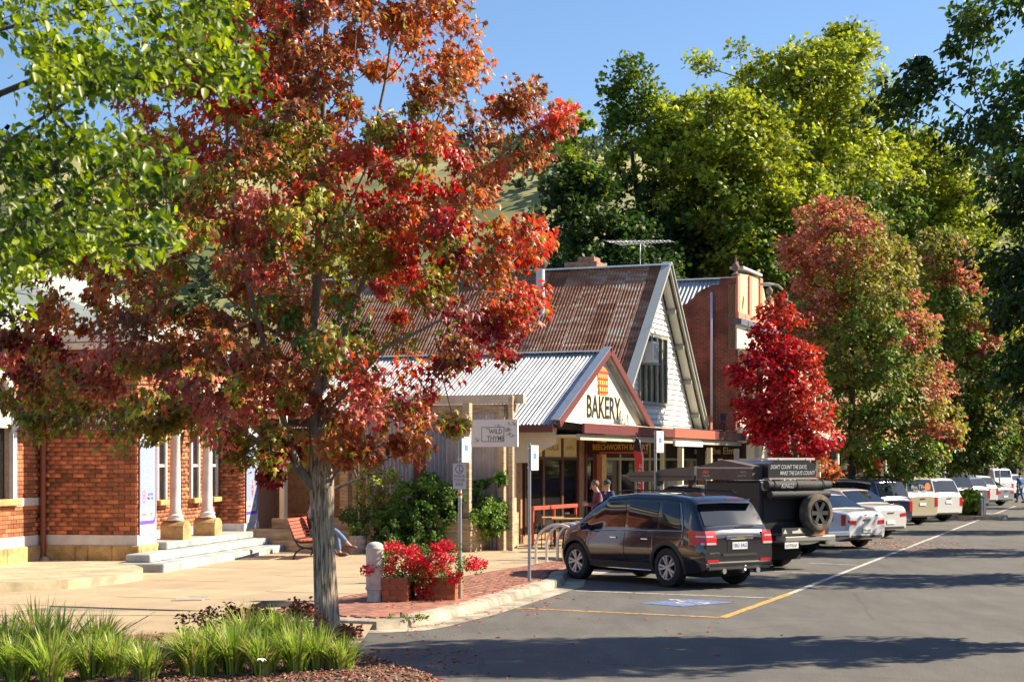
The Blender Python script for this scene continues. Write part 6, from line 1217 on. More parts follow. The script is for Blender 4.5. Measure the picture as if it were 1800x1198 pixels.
MB().tube([(-.16,-.98,1.82),(-.16,-.5,1.80),(-.16,0,1.81),(-.16,.5,1.80),(-.16,.92,1.82)],[.09,.115,.12,.115,.1],14).build('roll',BLKC,t4); MB().tube([(-.2,-.9,1.62),(-.2,.85,1.62)],.085,12).build('lower_roll',BLKC,t4); text('KINGS',.13,mat('grey_print',(.4,.4,.4),.6),t4,face_mx(-.285,.42,1.80),shear=.3,depth=.002)
for y in (-.7,.1,.75): MB().tube([(-.16+.125*math.cos(a),y,1.80+.125*math.sin(a)) for a in np.linspace(0,2*PI,14)],.01,4).build('strap',PLAS,t4)
t=P2[0]; sw=wheel(t,0,0,.41,.27,PLAS,6,1,False,'spare_wheel'); sw.matrix_local=Matrix.Translation((-.30,-.42,1.22))@Matrix.Rotation(R(90),4,'Z')@Matrix.Translation((0,0,-.41))
sw.data.materials[0]=mat('dusty_tyre',(.13,.105,.08),.95,var=.5,scale=6)
MB().box(-.35,-.05,-.98,.55,.62,.74,.02).build('rear_bar',mat('bar_steel',(.38,.36,.33),.4,metal=.5),t); MB().box(-.34,-.06,-1.02,-.72,.50,.72,.04).build('bumper_end',CHR,t); MB().box(-.37,-.355,-.62,-.30,.76,.85).build('amber_lamp',AMB,t)
MB().box(-.1,.0,-.55,-.3,.74,1.6).build('wheel_carrier',PLAS,t); rear_plate(t,-.36,.38,.55,'#',.40,.13,PLW,PLK)
for sg in (1,-1): MB().box(.62,.66,sg*.72-.16,sg*.72+.16,.20,.62).build('mud_flap',mat('mud_flap_pale',(.42,.36,.26),.9,var=.3,scale=8),t)
MB().prism([(.5,.80),(.62,.80),(.56,.90)],-.36,-.352,'x').prism([(.05,.80),(.35,.80),(.35,.85),(.2,.86),(.14,.91)],-.36,-.352,'x').build('mountain_sticker',mat('sticker_pale',(.6,.58,.5),.6),t); MB().box(-.355,-.35,-.75,.65,.76,.92).build('rear_panel',PLAS,t)
P3=pickup('white pickup with maroon trimmed cab behind the spare wheel of the dark truck',at(1440,42.2),WH,lift=.0); t,b=P3
for sg in (1,-1):
    P=[(x,sg*(b.side(x,.98)[0]+.012),b.side(x,.98)[1]+.01) for x in (1.9,2.0,2.3,2.8,3.3)]; MB().tube([(1.80,sg*.86,1.08)]+P,.03,6).build('maroon_trim',paint('maroon_paint',(.20,.01,.03),.25),t)
    MB().box(-.012,.10,min(sg*.78,sg*.945),max(sg*.78,sg*.945),.72,1.0,.01).build('tail_light',TLR,t)
MB().box(-.014,-.002,-.70,.70,.56,1.0,.004).build('tailgate',WH,t); MB().box(-.2,-.02,-.9,.9,.46,.60,.03).build('rear_bumper',CHR,t); glyphs(4,.2,.08,GRYP,t,face_mx(-.016,-.4,.88)); MB().box(-.03,-.016,-.15,.15,.83,.87).build('badge',CHR,t)
# ---------------------------------------------------------------- street furniture and planting
def gp(px,py): return G(px,py,.13)
def local(o): return Matrix.Translation(o.location)@Matrix.Rotation(o.rotation_euler[2],4,'Z')
p=gp(659,1056); BO=thing('bollard','pale grey domed concrete bollard beside the red rose planter','bollard',p)
MB().lathe([(.13,0),(.12,.02),(.115,.06),(.128,.17),(.15,.19),(.152,.215),(.14,.225),(.14,.80),(.146,.805),(.146,.83),(.14,.835),(.132,.87),(.10,.905),(.05,.925),(.001,.93)],28).build('post',mat('bollard_concrete',(.50,.47,.42),.75,var=.22,scale=5,bump=.15,bscale=60),BO)
# brick planters with roses
PBR=mat('planter_brick',(.40,.12,.05),.85,var=.3,scale=12,bump=.4,bscale=60,island=.3)
def brick_planter(label,p,L_,W_,rz,h=.37,worn=None):
    t=thing('brick_planter',label,'planter',p,rz); MB().box(.06,L_-.06,.06,W_-.06,0,h-.05).build('soil',MULCH,t); MB().box(.022,L_-.022,.022,W_-.022,0,h-.01).box(.0,0.001,0,.001,0,.001).build('core',MORT,t)
    it=[]; brick_face(it,(0,.015,0),(1,0,0),(0,-1,0),L_,0,h,L=.24); brick_face(it,(.015,W_,0),(0,-1,0),(-1,0,0),W_,0,h,L=.24); brick_face(it,(L_-.015,0,0),(0,1,0),(1,0,0),W_,0,h,L=.24); brick_face(it,(0,W_-.015,0),(1,0,0),(0,1,0),L_,0,h,L=.24)
    pieces('brick','bricks',PBR,t,it,key=lambda i:i[0].y,limit=260); return t
a=R(-18)
brick_planter('low red brick planter box right beside the grey bollard',gp(671,1057),.40,1.0,R(-4)); brick_planter('second low brick planter box, under the trailing red roses by the walk your bike pole',gp(731,1054),.62,1.0,R(-6))
ROSE=((.55,.012,.03),(.75,.04,.07))
def roses(label,base,C,FC,seed):
    t=leafy('rose_bush',label,'rose bush',base,C,34,.12,.042,(.05,.10,.015),(.17,.24,.04),seed=seed); rng=np.random.default_rng(seed+1); FC=np.array(FC,float)
    n=len(FC); per=95; k=np.repeat(np.arange(n),per); P=FC[k]+unit(rng.normal(0,1,(n*per,3)))*(rng.random((n*per,1))**.4)*np.array([.10,.10,.075])
    u=rng.random((n*per,1)); col=np.array(ROSE[0])*(1-u)+np.array(ROSE[1])*u; B=basis(P,FC[k]*1.0,-.2,rng,out=1,rnd=.9); emit_leaves('blossoms',P,B,.036,MAPLE_LO,col,leafmat('rose_petal',None,trans=.2,rough=.5),t,kind='stuff',rng=rng); return t
def rel(px,py,d,base): q=wpt(px,py,d); return q-np.array(base)
rg=np.random.default_rng(33)
b0=Vector((gp(690,1057).x,26.9,.42)); d0=26.9
C=[rel(rg.uniform(665,760),rg.uniform(958,1020),d0+rg.uniform(-.3,.5),b0) for _ in range(60)]; Fc=[rel(x,y,d0+rg.uniform(-.45,-.1),b0) for x,y in [(682,962),(695,958),(708,966),(700,975),(718,972),(728,965),(735,978),(722,988),(740,985),(748,992),(690,985),(684,1000),(730,1002),(745,1005),(712,995),(650,998),(644,1003)]]
roses('red rose bush spilling over the planter next to the bollard',b0,C,Fc,301)
b0=Vector((gp(760,1055).x,27.2,.42)); d0=27.1
C=[rel(rg.uniform(730,815),rg.uniform(962,1030),d0+rg.uniform(-.4,.5),b0) for _ in range(60)]+[rel(830,990,d0,b0),rel(820,985,d0,b0),rel(838,998,d0,b0)]
Fc=[rel(x,y,d0+rg.uniform(-.5,-.1),b0) for x,y in [(785,955),(776,962),(792,965),(765,960),(778,975),(790,982),(772,990),(760,1000),(784,1000),(752,1010),(745,1025),(738,1035),(750,1042),(740,1048),(757,1022),(797,1020),(802,1010),(830,985),(838,992),(828,996),(846,990),(762,978)]]
roses('large red rose bush trailing over the brick planter behind the walk your bike pole',b0,C,Fc,305)
# sign poles
SW=mat('sign_face_white',(.64,.64,.62),.45); SBL=mat('sign_blue_print',(.10,.25,.60),.5); SRED=mat('band_red',(.6,.05,.03),.5); SGR=mat('sign_grey_print',(.12,.12,.13),.5)
def pole(label,px,py,top,sign,zrot=None):
    p=gp(px,py) if not isinstance(px,tuple) else Vector(px); d=p.y; t=thing('sign_pole',label,'sign',p); hz=H+(YH-top)/F*d-.13
    MB().lathe([(.03,0),(.03,hz)],12).lathe([(.05,0),(.05,.015)],12).build('pole',mat('pole_grey',(.33,.35,.36),.45,metal=.5),t)
    z1=H+(YH-sign[0])/F*d-.13; z0=H+(YH-sign[1])/F*d-.13; M=Matrix.Rotation(R(sign[2]),4,'Z'); s=MB().box(-.005,.005,-.02,.30,z0,z1).xf(TR(.04,0,0)).xf(M).build('parking_sign',SW,t)
    m=MB().box(.0055,.008,.08,.20,z0+(z1-z0)*.45,z0+(z1-z0)*.68).xf(TR(.04,0,0)).xf(M).build('blue_symbol',SBL,s)
    for z in (z0+.05,z1-.05): MB().lathe([(.036,-.012),(.036,.012)],10,(0,0,z)).build('clamp',STEELG,t)
    return t,d
t,d=pole('sign pole with red band carrying the WALK YOUR BIKE plate, beside the roses',808.5,1051,766,(767,812,-24))
zc=lambda y: H+(YH-y)/F*d-.13
wb=MB().box(-.11,.095,-.045,-.038,zc(859),zc(814),.0).build('walk_plate',mat('plate_grey_white',(.62,.62,.64),.5),t)
for i,tx in enumerate(['WALK','YOUR','BIKE']): text(tx,.068,SGR,wb,face_my(-.008,-.0465,zc(836.5+7.2*i)),depth=.001,sx=.95)
cc=(-.008,zc(824)); wr=MB().add([(cc[0]+r_*math.cos(a_),-.0468,cc[1]+r_*1.1*math.sin(a_)) for r_ in (.066,.054) for a_ in np.linspace(0,2*PI,21)[:-1]],[[i,(i+1)%20,20+(i+1)%20,20+i] for i in range(20)]); wr.box(-.012,.0,-.048,-.0465,cc[1]-.04,cc[1]+.025).box(-.02,.008,-.0482,-.0472,cc[1]+.03,cc[1]+.045).box(.005,.03,-.048,-.0465,cc[1]-.035,cc[1]-.02); wr.build('walker_symbol',SGR,wb)
MB().lathe([(.0315,zc(875)),(.0315,zc(871))],12,cap=False).lathe([(.0315,zc(866)),(.0315,zc(862))],12,cap=False).build('white_band',SW,t); MB().lathe([(.0318,zc(871)),(.0318,zc(866))],12,cap=False).build('red_band',SRED,t)
pole('grey pole with a narrow white parking sign standing on the pavers by the bike racks',930.5,1021,778,(782,826,-26)); 
zz=38.6; pole('pole with a white parking sign rising behind the roof of the black car',((1152-900)/F*zz,zz,.13),0,756,(757,795,-35))
# bike racks
STS=mat('stainless_tube',(.72,.69,.62),.42,metal=.45)
hp=None
for i,(px,py) in enumerate([(942,989),(961,986),(980,983),(998,980)]):
    p=gp(px,py); t=thing('bike_rack',['arched steel bike hoop nearest the camera','second steel bike hoop from the camera','third steel bike hoop, just left of the black car','farthest steel bike hoop behind the car bonnet'][i],'bike rack',p,R(-8),'steel bike hoops outside the bakery')
    MB().tube([(0,0,0),(0,0,.38)]+[(.48-.48*math.cos(a_),0,.38+.45*math.sin(a_)) for a_ in np.linspace(.15,PI-.15,15)]+[(.96,0,.38),(.96,0,0)],.031,10).build('hoop',STS,t); MB().lathe([(.055,0),(.055,.012)],12).lathe([(.055,0),(.055,.012)],12,(.96,0,0)).build('foot_plate',STS,t)
# shrubs and pots
def bush(name,label,px0,px1,py0,py1,d,n,per,crad,size,c0,c1,seed,T=OVAL,mix=None,bz=.8,droop=.3,dd=.35,cat='shrub',round_=True):
    rg=np.random.default_rng(seed); base=np.array([((px0+px1)/2-900)/F*d,d,bz]); C=[]
    while len(C)<n:
        a,b_=rg.uniform(-1,1,2)
        if round_ and a*a+b_*b_>1: continue
        C.append(wpt((px0+px1)/2+a*(px1-px0)/2,(py0+py1)/2+b_*(py1-py0)/2,d+rg.normal(0,dd))-base)
    return leafy(name,label,cat,base,C,per,crad,size,c0,c1,T=T,seed=seed,mix=mix,droop=droop,step=.2,r0=.02)
G0,G1=(.035,.085,.012),(.12,.22,.03)
bush('herb_bush','large dark green parsley like bush spilling over the timber planter',690,800,835,955,41.6,170,44,.13,.075,G0,G1,401,T=MAPLE_LO)
bush('herb_bush','dark leafy bush trailing low in front of the timber planter',650,745,895,968,41.0,90,40,.12,.07,(.03,.07,.012),(.09,.17,.025),402,T=MAPLE_LO,bz=.5)
bush('herb_bush','bright green bush hanging over the sunlit end of the timber planter',826,893,872,940,42.0,110,48,.12,.065,(.07,.14,.015),(.20,.32,.04),403,T=OVAL,droop=.9)
bush('rosemary_bush','upright dark herb between the round bush and the timber post',785,815,850,905,42.0,30,36,.12,.09,(.03,.07,.02),(.07,.13,.03),404,T=RHOMB,droop=-.8)
bush('papaya_plant','small tree like plant with a tuft of light leaves by the timber posts',858,886,826,856,42.6,16,30,.1,.13,(.07,.15,.02),(.18,.32,.04),405,T=MAPLE_LO,droop=.8,bz=.9)
bush('papaya_plant','dark low tufted plant left of the light leaved one',826,852,838,868,42.6,10,24,.1,.12,(.03,.08,.015),(.1,.18,.03),406,T=MAPLE_LO,droop=.8,bz=.9)
bush('climbing_rose','yellow green climbing rose beside the dark doorway right of the trunk',625,700,815,905,42.5,80,26,.14,.075,(.10,.17,.02),(.36,.42,.06),407,mix=(.12,(.45,.20,.18)),bz=.5)
bush('trailing_plant','dark trailing plants along the top of the long planter',600,690,888,925,42.0,40,34,.12,.07,(.03,.07,.012),(.10,.17,.03),408,bz=.85)
p=gp(629,972); BR=thing('barrel_planter','weathered half wine barrel planted with pink daisies beside the seated person','planter',p); 
MB().lathe([(.19,0),(.215,.12),(.22,.24),(.21,.36),(.20,.43),(.18,.43),(.18,.38)],22).build('staves',mat('barrel_oak',(.42,.36,.29),.85,var=.3,scale=4,stretch=(5,5,.6)),BR)
for z in (.06,.2,.36): MB().lathe([(.214+.008*(z>.1),z),(.219+.008*(z>.1),z+.045)],22,cap=False).build('hoop',mat('hoop_iron',(.33,.34,.35),.5,metal=.6),BR)
bush('daisy_plant','green daisy plant with pink flowers growing in the half barrel',612,650,918,944,p.y,26,34,.07,.05,(.06,.14,.02),(.2,.34,.05),409,mix=(.05,(.62,.33,.36)),bz=.5,dd=.1,cat='flower')
# garden island with steel bollards far along
def SPx(px,d,z=0): return Vector(((px-900)/F*d,d,z))
isl=MB().prism([(SPx(1705,72).x+1.3*math.cos(a_)*1.0,72+3.2*math.sin(a_)) for a_ in np.linspace(0,2*PI,20)[:-1]],0,.14).build('garden_island',CONC2,kind='structure')
bush('island_shrubs','low brown green shrubs at the back of the garden island',1682,1722,866,890,72.5,34,30,.25,.13,(.06,.08,.02),(.16,.17,.04),410,bz=.14,T=RHOMB); bush('island_grass','bright strappy grass clump in the middle of the garden island',1693,1716,874,903,71,34,44,.2,.3,(.08,.14,.02),(.2,.3,.04),411,bz=.14,T=RHOMB,droop=-.5)
for i,(px,c_) in enumerate([(1726,0),(1731,0),(1721,1)]):
    t=thing('bollard',['left steel bollard at the end of the garden island','right steel bollard at the end of the garden island','short brown post beside the steel bollards on the garden island'][i],'bollard',SPx(px,70,.0)); MB().lathe([(.055,0),(.055,.80 if not c_ else .7),(.05,.83 if not c_ else .72),(.001,.85 if not c_ else .74)],12).build('post',STS if not c_ else mat('brown_post',(.3,.12,.07),.7),t)
# bench
BP=gp(541,983); 
def bench(): 
    t=thing('park_bench','park bench with red slats and curved black iron ends, behind the maple trunk','bench',(-4.75,38.2,.13),R(-7))
    # local: x to the right (front of the seat), y along the bench away from the viewer
    IR=mat('black_iron',(.02,.02,.022),.5,metal=.3); RS=mat('red_slat',(.50,.10,.06),.55,var=.12,scale=6)
    L_=1.7
    for y in (0,L_):
        e=MB(); e.tube([(-.28,y,.90),(-.20,y,.66),(-.12,y,.44),(.0,y,.38),(.45,y,.40),(.55,y,.44)],.022,8); e.tube([(-.12,y,.44),(-.02,y,.30),(.12,y,.25),(.3,y,.27),(.42,y,.36)],.02,8); e.tube([(-.16,y,.0),(-.10,y,.14),(.02,y,.24),(.14,y,.26),(.30,y,.22),(.42,y,.12),(.47,y,.0)],.022,8)
        e.build('iron_end',IR,t)
    for k in range(6):
        u=k/5; q=Vector((-.27,0,.88)).lerp(Vector((-.12,0,.50)),u); MB().box(-.014,.014,-.03,L_+.03,-.033,.033,.006).xf(TR(q.x-.0,0,q.z,ry=R(-22))).build('back_slat',RS,t)
    for k in range(6): MB().box(-.04+k*.092,.035+k*.092,-.03,L_+.03,.415+.0*k,.443,.006).build('seat_slat',RS,t)
    return t
bench()
# ---------------------------------------------------------------- people
SKIN=mat('skin',(.52,.30,.21),.55); 
def skinmesh(name,nodes,edges,m,parent,sub=2):
    """nodes: (x,y,z,r[,r2]); a continuous surface grown over the skeleton"""
    me=bpy.data.meshes.new(name); me.from_pydata([n[:3] for n in nodes],edges,[]); o=bpy.data.objects.new(name,me); COL.objects.link(o)
    md=o.modifiers.new('s','SKIN'); 
    if not me.skin_vertices: bpy.context.view_layer.objects.active=o; bpy.ops.mesh.customdata_skin_add() if False else None
    sv=me.skin_vertices[0].data if me.skin_vertices else None
    if sv is None:
        return o
    for i,n in enumerate(nodes): sv[i].radius=(n[3],n[4] if len(n)>4 else n[3]); sv[i].use_root=(i==0)
    md.use_smooth_shade=True; s=o.modifiers.new('u','SUBSURF'); s.levels=sub; s.render_levels=sub
    dg=bpy.context.evaluated_depsgraph_get(); m2=bpy.data.meshes.new_from_object(o.evaluated_get(dg)); bpy.data.objects.remove(o); m2.materials.clear(); m2.materials.append(m); m2.name=name
    m2.polygons.foreach_set('use_smooth',[True]*len(m2.polygons)); return link(name,m2,parent)
def hand(mb,w_,dirv,side,curl=.5):
    w_=Vector(w_); d=Vector(dirv).normalized(); s=Vector(side).normalized(); n=d.cross(s)
    mb.tube([w_-d*.02,w_+d*.03,w_+d*.08],[.022,.038,.036],8)
    for k,l in enumerate((.062,.075,.07,.055)):
        b_=w_+d*.08+s*(.03-.02*k); mb.tube([b_,b_+d*l*.5,b_+d*l*.8-n*l*curl*.6,b_+d*l*.75-n*l*curl*1.1],[.009,.009,.008,.006],6)
    mb.tube([w_+s*.03+d*.01,w_+s*.06+d*.045,w_+s*.055+d*.08-n*.02],[.012,.010,.008],6)
def person(label,loc,rz,J,top,pants,hair,shoes,skin=SKIN,cap=None,coat=None,sleeve='long',group=None,extra=None):
    t=thing('person',label,'person',loc,rz,group)
    h=J['head']; nk=J['neck']; ch=J['chest']; hp=J['hip']
    N=[(*hp,.13,.11),(*[(a+b_)/2 for a,b_ in zip(hp,ch)],.125,.10),(*ch,.15,.11),(*nk,.055,.055),(h[0]-.01,h[1],h[2]-.06,.062,.068),(h[0],h[1],h[2],.082,.098),(h[0],h[1],h[2]+.07,.065,.08)]
    E=[(0,1),(1,2),(2,3),(3,4),(4,5),(5,6)]
    for sg,sd in ((1,'l'),(-1,'r')):
        sh,el,wr=J['sh'+sd],J['el'+sd],J['wr'+sd]; i=len(N); N+=[(*sh,.06,.06),(*el,.042,.042),(*wr,.027,.03)]; E+=[(2,i),(i,i+1),(i+1,i+2)]
        h2,kn,an,to=J['hp'+sd],J['kn'+sd],J['an'+sd],J['to'+sd]; i=len(N); N+=[(*h2,.09,.09),(*kn,.058,.058),(*an,.04,.04),(*to,.032,.03)]; E+=[(0,i),(i,i+1),(i+1,i+2),(i+2,i+3)]
    skinmesh('body',N,E,skin,t)
    # trousers
    N=[(*hp,.145,.125)];E=[]
    for sd in 'lr':
        i=len(N); kn=J['kn'+sd]; an=J['an'+sd]; h2=J['hp'+sd]; N+=[(*h2,.105,.105),(*kn,.078,.078),(*[k*.93+l*.07 for k,l in zip(an,kn)],.062,.062)]; E+=[(0,i),(i,i+1),(i+1,i+2)]
    skinmesh('trousers',N,E,pants,t)
    N=[(hp[0],hp[1],hp[2]+.02,.15,.125) if not coat else (*J['hem'],.20,.17),(*[(a+b_)/2 for a,b_ in zip(hp,ch)],.145,.12),(*ch,.175,.135),(*[a*.72+b_*.28 for a,b_ in zip(nk,ch)],.08,.08)];E=[(0,1),(1,2),(2,3)]
    for sd in 'lr':
        i=len(N); sh,el,wr=J['sh'+sd],J['el'+sd],J['wr'+sd]; k=.97 if sleeve=='long' else 0
        if k: N+=[(*sh,.078,.078),(*el,.06,.06),(*[a+(b_-a)*.95 for a,b_ in zip(el,wr)],.045,.045)]; E+=[(2,i),(i,i+1),(i+1,i+2)]
        else: N+=[(*sh,.078,.078),(*[a+(b_-a)*.75 for a,b_ in zip(sh,el)],.07,.07)]; E+=[(2,i),(i,i+1)]
    skinmesh('coat' if coat else 'top',N,E,coat or top,t)
    for sd in 'lr':
        an,to=Vector(J['an'+sd]),Vector(J['to'+sd]); d=(to-an); d.z=0; d=d.normalized() if d.length>.01 else Vector((1,0,0)); zb=min(an.z,to.z)
        a_=math.atan2(d.y,d.x); q=MB().sphere((0,0,0),1,12,8,(.145,.05,.05)); q.xf(TR(an.x+d.x*.07,an.y+d.y*.07,to.z-.0+.02,rz=a_)); q.build('shoe',shoes,t)
    hd=Vector(h); f=Vector(J.get('face',(1,0,0))).normalized(); s_=Vector((-f.y,f.x,0)).normalized()
    hm=MB(); hm.sphere((0,0,0),1,16,10,(.102,.092,.095)); hm.xf(TR(hd.x-f.x*.022,hd.y-f.y*.022,hd.z+.055,rz=math.atan2(f.y,f.x))); hm.build('hair' if not cap else 'cap',cap or hair,t)
    if cap:
        b_=MB().sphere((0,0,0),1,10,4,(.09,.07,.012)); b_.xf(TR(hd.x+f.x*.11,hd.y+f.y*.11,hd.z+.055,rz=math.atan2(f.y,f.x))); b_.build('cap_brim',cap,t)
    fc=MB(); nb=hd+f*.098; fc.tube([nb+Vector((0,0,.02))-f*.008,nb+f*.014+Vector((0,0,-.022)),nb+Vector((0,0,-.035))-f*.004],[.008,.014,.008],6)
    for sg in (1,-1): fc.sphere(tuple(hd+s_*.083*sg+Vector((0,0,-.005))),.03,8,6,(.6,.5,1))
    fc.build('nose_and_ears',skin,t); ey=MB()
    for sg in (1,-1): ey.sphere(tuple(hd+f*.088+s_*.033*sg+Vector((0,0,.012))),.011,6,4)
    ey.build('eyes',DARK,t); MB().box(-.006,.006,-.022,.022,-.004,.004).xf(TR((hd+f*.087).x,(hd+f*.087).y,hd.z-.055,rz=math.atan2(f.y,f.x))).build('mouth',mat('lips',(.35,.10,.08),.5),t)
    hn=MB()
    for sg,sd in ((1,'l'),(-1,'r')):
        el,wr=Vector(J['el'+sd]),Vector(J['wr'+sd]); d=(wr-el).normalized(); sdv=Vector(J.get('thumb'+sd,(1,0,0))); sdv=(sdv-d*sdv.dot(d)); sdv=sdv.normalized() if sdv.length>.05 else Vector((0,0,1)); hand(hn,wr,d,sdv)
    hn.build('hands',skin,t)
    if extra: extra(t)
    return t
def J0(**k):
    j=dict(head=(.02,0,1.63),neck=(0,0,1.48),chest=(0,0,1.28),hip=(0,0,.95),shl=(0,.19,1.40),shr=(0,-.19,1.40),ell=(-.02,.24,1.12),elr=(-.02,-.24,1.12),wrl=(.05,.24,.86),wrr=(.05,-.24,.86),hpl=(0,.09,.90),hpr=(0,-.09,.90),knl=(.02,.10,.50),knr=(.02,-.10,.50),anl=(0,.10,.09),anr=(0,-.10,.09),tol=(.15,.11,.03),tor=(.15,-.11,.03),hem=(0,0,.72)); j.update(k); return j
DEN=mat('denim',(.10,.17,.30),.85,var=.2,scale=8,bump=.2,bscale=120); PUR=mat('plum_wool',(.15,.045,.075),.9,var=.2,scale=30); NAV=mat('navy_cotton',(.02,.035,.11),.85); BLKF=mat('black_cloth',(.02,.02,.022),.85); BRSH=mat('brown_leather',(.14,.07,.04),.5)
def phone(t): MB().box(.30,.38,-.05,.05,1.10,1.115).build('held_phone',BLKF,t) if False else None
def cam_dir(px,d): return SPx(px,d,.13)
p=SPx(1051,41.8,.13)
def shades(t): MB().tube([(.05,-.09,1.74),(.12,-.06,1.72),(.135,0,1.72),(.12,.06,1.72),(.05,.09,1.74)],.016,6).build('sunglasses_on_head',BLKF,t)
person('man in a long plum coat with sunglasses on his head, looking down at his hands',p,R(188),J0(head=(.09,0,1.60),neck=(.02,0,1.47),face=(1,0,-.5),ell=(.02,.25,1.14),elr=(.02,-.25,1.14),wrl=(.28,.12,1.16),wrr=(.28,-.10,1.14),thumbl=(0,0,1),thumbr=(0,0,1),hem=(0,0,.62)),PUR,DEN,mat('grey_brown_hair',(.20,.13,.08),.8),BRSH,coat=PUR,extra=shades)
p=SPx(1068,43.2,.13); person('man in a navy T shirt and dark cap standing close behind the man in plum',p,R(215),J0(head=(.03,0,1.60),face=(1,.1,-.2),ell=(.03,.27,1.12),elr=(.03,-.27,1.12),wrl=(.26,.2,1.02),wrr=(.26,-.2,1.02)),NAV,DEN,BLKF,BLKF,cap=mat('dark_cap',(.02,.025,.04),.8),sleeve='short')
# seated on the bench: facing the street, far half of the bench
bl=local(bpy.data.objects['park_bench'])
p=bl@Vector((.02,1.25,0)); J=J0(head=(-.02,0,1.20),neck=(-.07,0,1.06),chest=(-.06,0,.86),hip=(.02,0,.52),shl=(-.06,.18,.98),shr=(-.06,-.18,.98),ell=(.06,.24,.74),elr=(.06,-.24,.74),wrl=(.28,.10,.66),wrr=(.28,-.10,.66),hpl=(.06,.09,.50),hpr=(.06,-.09,.50),knl=(.50,.10,.55),knr=(.50,-.04,.62),anl=(.58,.10,.09),anr=(.80,.02,.30),tol=(.74,.10,.03),tor=(.92,.03,.20))
person('person in dark jacket and jeans sitting on the red bench behind the trunk',p,R(-7),J,mat('dark_jacket',(.03,.035,.045),.85),DEN,BLKF,BRSH)
# pedestrian at the right edge
p=SPx(1793,99,0); person('pedestrian in a blue jacket and jeans crossing the road at the right edge',p,R(120),J0(knl=(.14,.10,.50),anl=(.12,.10,.10),tol=(.27,.1,.05),knr=(-.02,-.1,.5),anr=(-.2,-.1,.12),tor=(-.06,-.1,.03),wrl=(-.1,.26,.87),wrr=(.16,-.26,.88)),mat('blue_jacket',(.05,.14,.35),.8),DEN,mat('dark_hair',(.03,.02,.015),.8),BLKF)
p=SPx(1137,50,.13); J=J0(head=(0,0,1.20),neck=(-.03,0,1.06),chest=(-.03,0,.86),hip=(0,0,.52),shl=(-.03,.18,.98),shr=(-.03,-.18,.98),ell=(.06,.24,.74),elr=(.06,-.24,.74),wrl=(.28,.10,.72),wrr=(.28,-.10,.72),hpl=(.06,.09,.50),hpr=(.06,-.09,.50),knl=(.45,.10,.5),knr=(.45,-.1,.5),anl=(.45,.10,.09),anr=(.45,-.1,.09),tol=(.6,.10,.03),tor=(.6,-.1,.03))
person('seated cafe guest in a red top beside the red feather flag',p,R(200),J,mat('red_top',(.5,.03,.04),.8),BLKF,mat('pale_hair',(.45,.33,.2),.8),BLKF)
# cafe furniture
def chair(px,d,rz,label):
    t=thing('cafe_chair',label,'chair',SPx(px,d,.13),rz,'cafe chairs outside the bakery'); IR=mat('black_iron',(.02,.02,.022),.5,metal=.3)
    MB().box(-.2,.2,-.2,.2,.43,.46,.01).build('seat',mat('dark_seat',(.05,.03,.02),.6),t); MB().box(-.2,-.17,-.2,.2,.62,.85,.01).build('backrest',mat('dark_seat',(.05,.03,.02),.6),t)
    for x in (-.18,.18):
        for y in (-.17,.17): MB().tube([(x,y,0),(x,y,.43 if x>0 else .85)],.012,6).build('leg',IR,t)
for i,(px,d,rz,lb) in enumerate([(960,43.4,.3,'dark cafe chair nearest the bike racks'),(985,45.2,2.8,'dark cafe chair behind the second bike hoop'),(1010,44.2,.9,'dark cafe chair left of the man in plum'),(1030,46.5,3.6,'dark cafe chair by the bakery door'),(1130,49,0.2,'dark cafe chair by the feather flag')]): chair(px,d,rz,lb)
p=SPx(1137,50,.13); chair(1137,50.02,R(200),'dark cafe chair under the guest in red')
def cafetable(px,d,label,L_=.75):
    t=thing('cafe_table',label,'table',SPx(px,d,.13),R(0)); MB().box(-L_/2,L_/2,-.3,.3,.72,.755,.008).build('tabletop',mat('table_timber',(.48,.30,.12),.5,var=.15,scale=5),t); MB().lathe([(.22,0),(.22,.02),(.03,.04),(.03,.72)],12).build('pedestal',mat('black_iron',(.02,.02,.022),.5),t)
cafetable(1004,43.6,'pale timber cafe table behind the bike racks',1.0); cafetable(975,44.6,'small timber cafe table close to the bakery window'); cafetable(1120,48.2,'timber cafe table beside the feather flag')
t=thing('counter_rail','red painted footpath counter rail in front of the bakery window','rail',BM@Vector((-1.0,-.72,.13)),rzB); RP=mat('red_rail_paint',(.48,.08,.05),.45)
MB().box(0,3.4,-.05,.05,.93,1.03,.006).build('rail',RP,t); 
for x in (0.02,1.6,3.3): MB().box(x,x+.06,-.03,.03,0,.929).build('leg',RP,t)
MB().box(.05,3.35,-.02,.02,.12,.16).build('foot_rail',RP,t)
t=thing('feather_flag','red feather flag with black tip and white lettering outside the bakery','flag',SPx(1131,46,.13),R(-35)); MB().tube([(0,0,0),(0,0,1.2),(-.02,0,2.3),(-.12,0,2.78),(-.22,0,2.86)],.014,6).build('pole',STEELG,t)
MB().prism([(0,.75),(-.07,1.3),(-.26,2.1),(-.30,2.5),(-.02,2.45),(0,2.3)],-.006,.006,'y').build('red_cloth',mat('flag_red',(.60,.04,.03),.7),t); MB().prism([(-.30,2.502),(-.28,2.75),(-.20,2.86),(-.12,2.80),(-.03,2.5),(-.02,2.452)],-.006,.006,'y').build('black_tip',BLKF,t)
glyphs(6,.85,.12,W3,t,Matrix.Translation((-.11,-.009,1.75))@Matrix.Rotation(R(-83),4,'Y')@Matrix.Rotation(R(90),4,'X'))
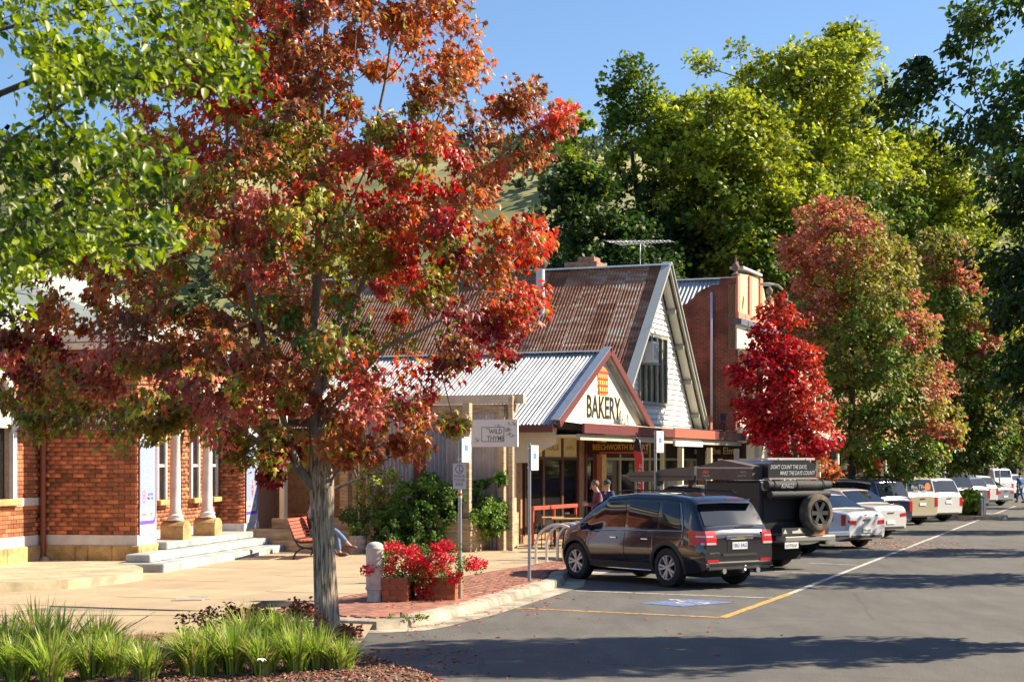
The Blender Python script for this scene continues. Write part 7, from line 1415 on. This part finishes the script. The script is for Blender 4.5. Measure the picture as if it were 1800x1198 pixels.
# street lamps, distant poles and banners
def lamp(label,X,Y,h,arm,name='street_lamp'):
    t=thing(name,label,'street lamp',(X,Y,.13)); MB().lathe([(.09,0),(.06,h)],10).build('pole',mat('pole_grey',(.33,.35,.36),.45),t); MB().tube([(0,0,h),(arm*.5,0,h+.35),(arm,0,h+.4)],.04,6).build('arm',mat('pole_grey',(.33,.35,.36),.45),t); MB().sphere((arm*1.15,0,h+.38),1,10,6,(.35,.14,.07)).build('lamp_head',mat('lamp_head_grey',(.3,.32,.33),.4),t)
lamp('street lamp with a long arm high among the trees at the right',SPx(1692,84).x,84,12.2,1.3); lamp('old street lamp arm beside the far parapet urn',SPx(1383,68).x,68,8.9,-.7)
for i,(px,d,h) in enumerate([(1661,79,2.6),(1699,84,2.8),(1757,100,2.9)]):
    t=thing('lamp_post',['white post with a square lantern beyond the white wagon','thin post with a white lantern right of the black wagon','slim white post near the far van'][i],'lamp post',SPx(px,d,.13)); MB().lathe([(.04,0),(.04,h)],8).build('post',WHT2,t); MB().prism([(-.12,h),(.12,h),(.16,h+.3),(-.16,h+.3)],-.12,.12,'y').build('lantern',WHT2,t)
t=thing('street_banner','tall red vertical banner with pale lettering beside the shops past the scarlet maple','banner',BM@Vector((38,-2.7,.13)),rzB+R(60)); MB().box(-.35,.35,-.02,.02,.2,2.6).build('panel',mat('flag_red',(.60,.04,.03),.7),t); glyphs(4,1.3,.3,mat('dull_violet_print',(.25,.12,.2),.7),t,Matrix.Translation((0,-.024,1.1))@Matrix.Rotation(R(-90),4,'Y')@Matrix.Rotation(R(90),4,'X'))
# buildings across the street, mirrored in glass and paint
for i,(tt,ln_,hh_,m_,lb) in enumerate([(-30,20,6,mat('shop_brick',(.3,.12,.06),.8,var=.2,scale=3),'red brick shop across the street, nearest the corner'),(-9,22,7,mat('shop_cream',(.45,.38,.25),.8),'cream shop across the street'),(14,26,6,mat('shop_orange',(.42,.16,.06),.8),'orange brick shop across the street'),(41,40,7,mat('shop_dark',(.16,.08,.05),.8),'long dark shop row across the street')]):
    t=thing('shop',lb,'shop',SP(tt,-31),R(90-PHI)); MB().box(0,ln_,-8,0,0,hh_).build('wall',m_,t); MB().box(0,ln_,0.01,2.5,3,3.2).build('veranda_roof',ROOFGREY,t)
    for k in range(int(ln_/3)): 
        MB().box(.5+k*3,2.6+k*3,.0,.03,.5,2.6).build('window',GLASS,t); MB().box(.1+k*3,.22+k*3,2.3,2.42,0,3).build('veranda_post',WHT2,t)
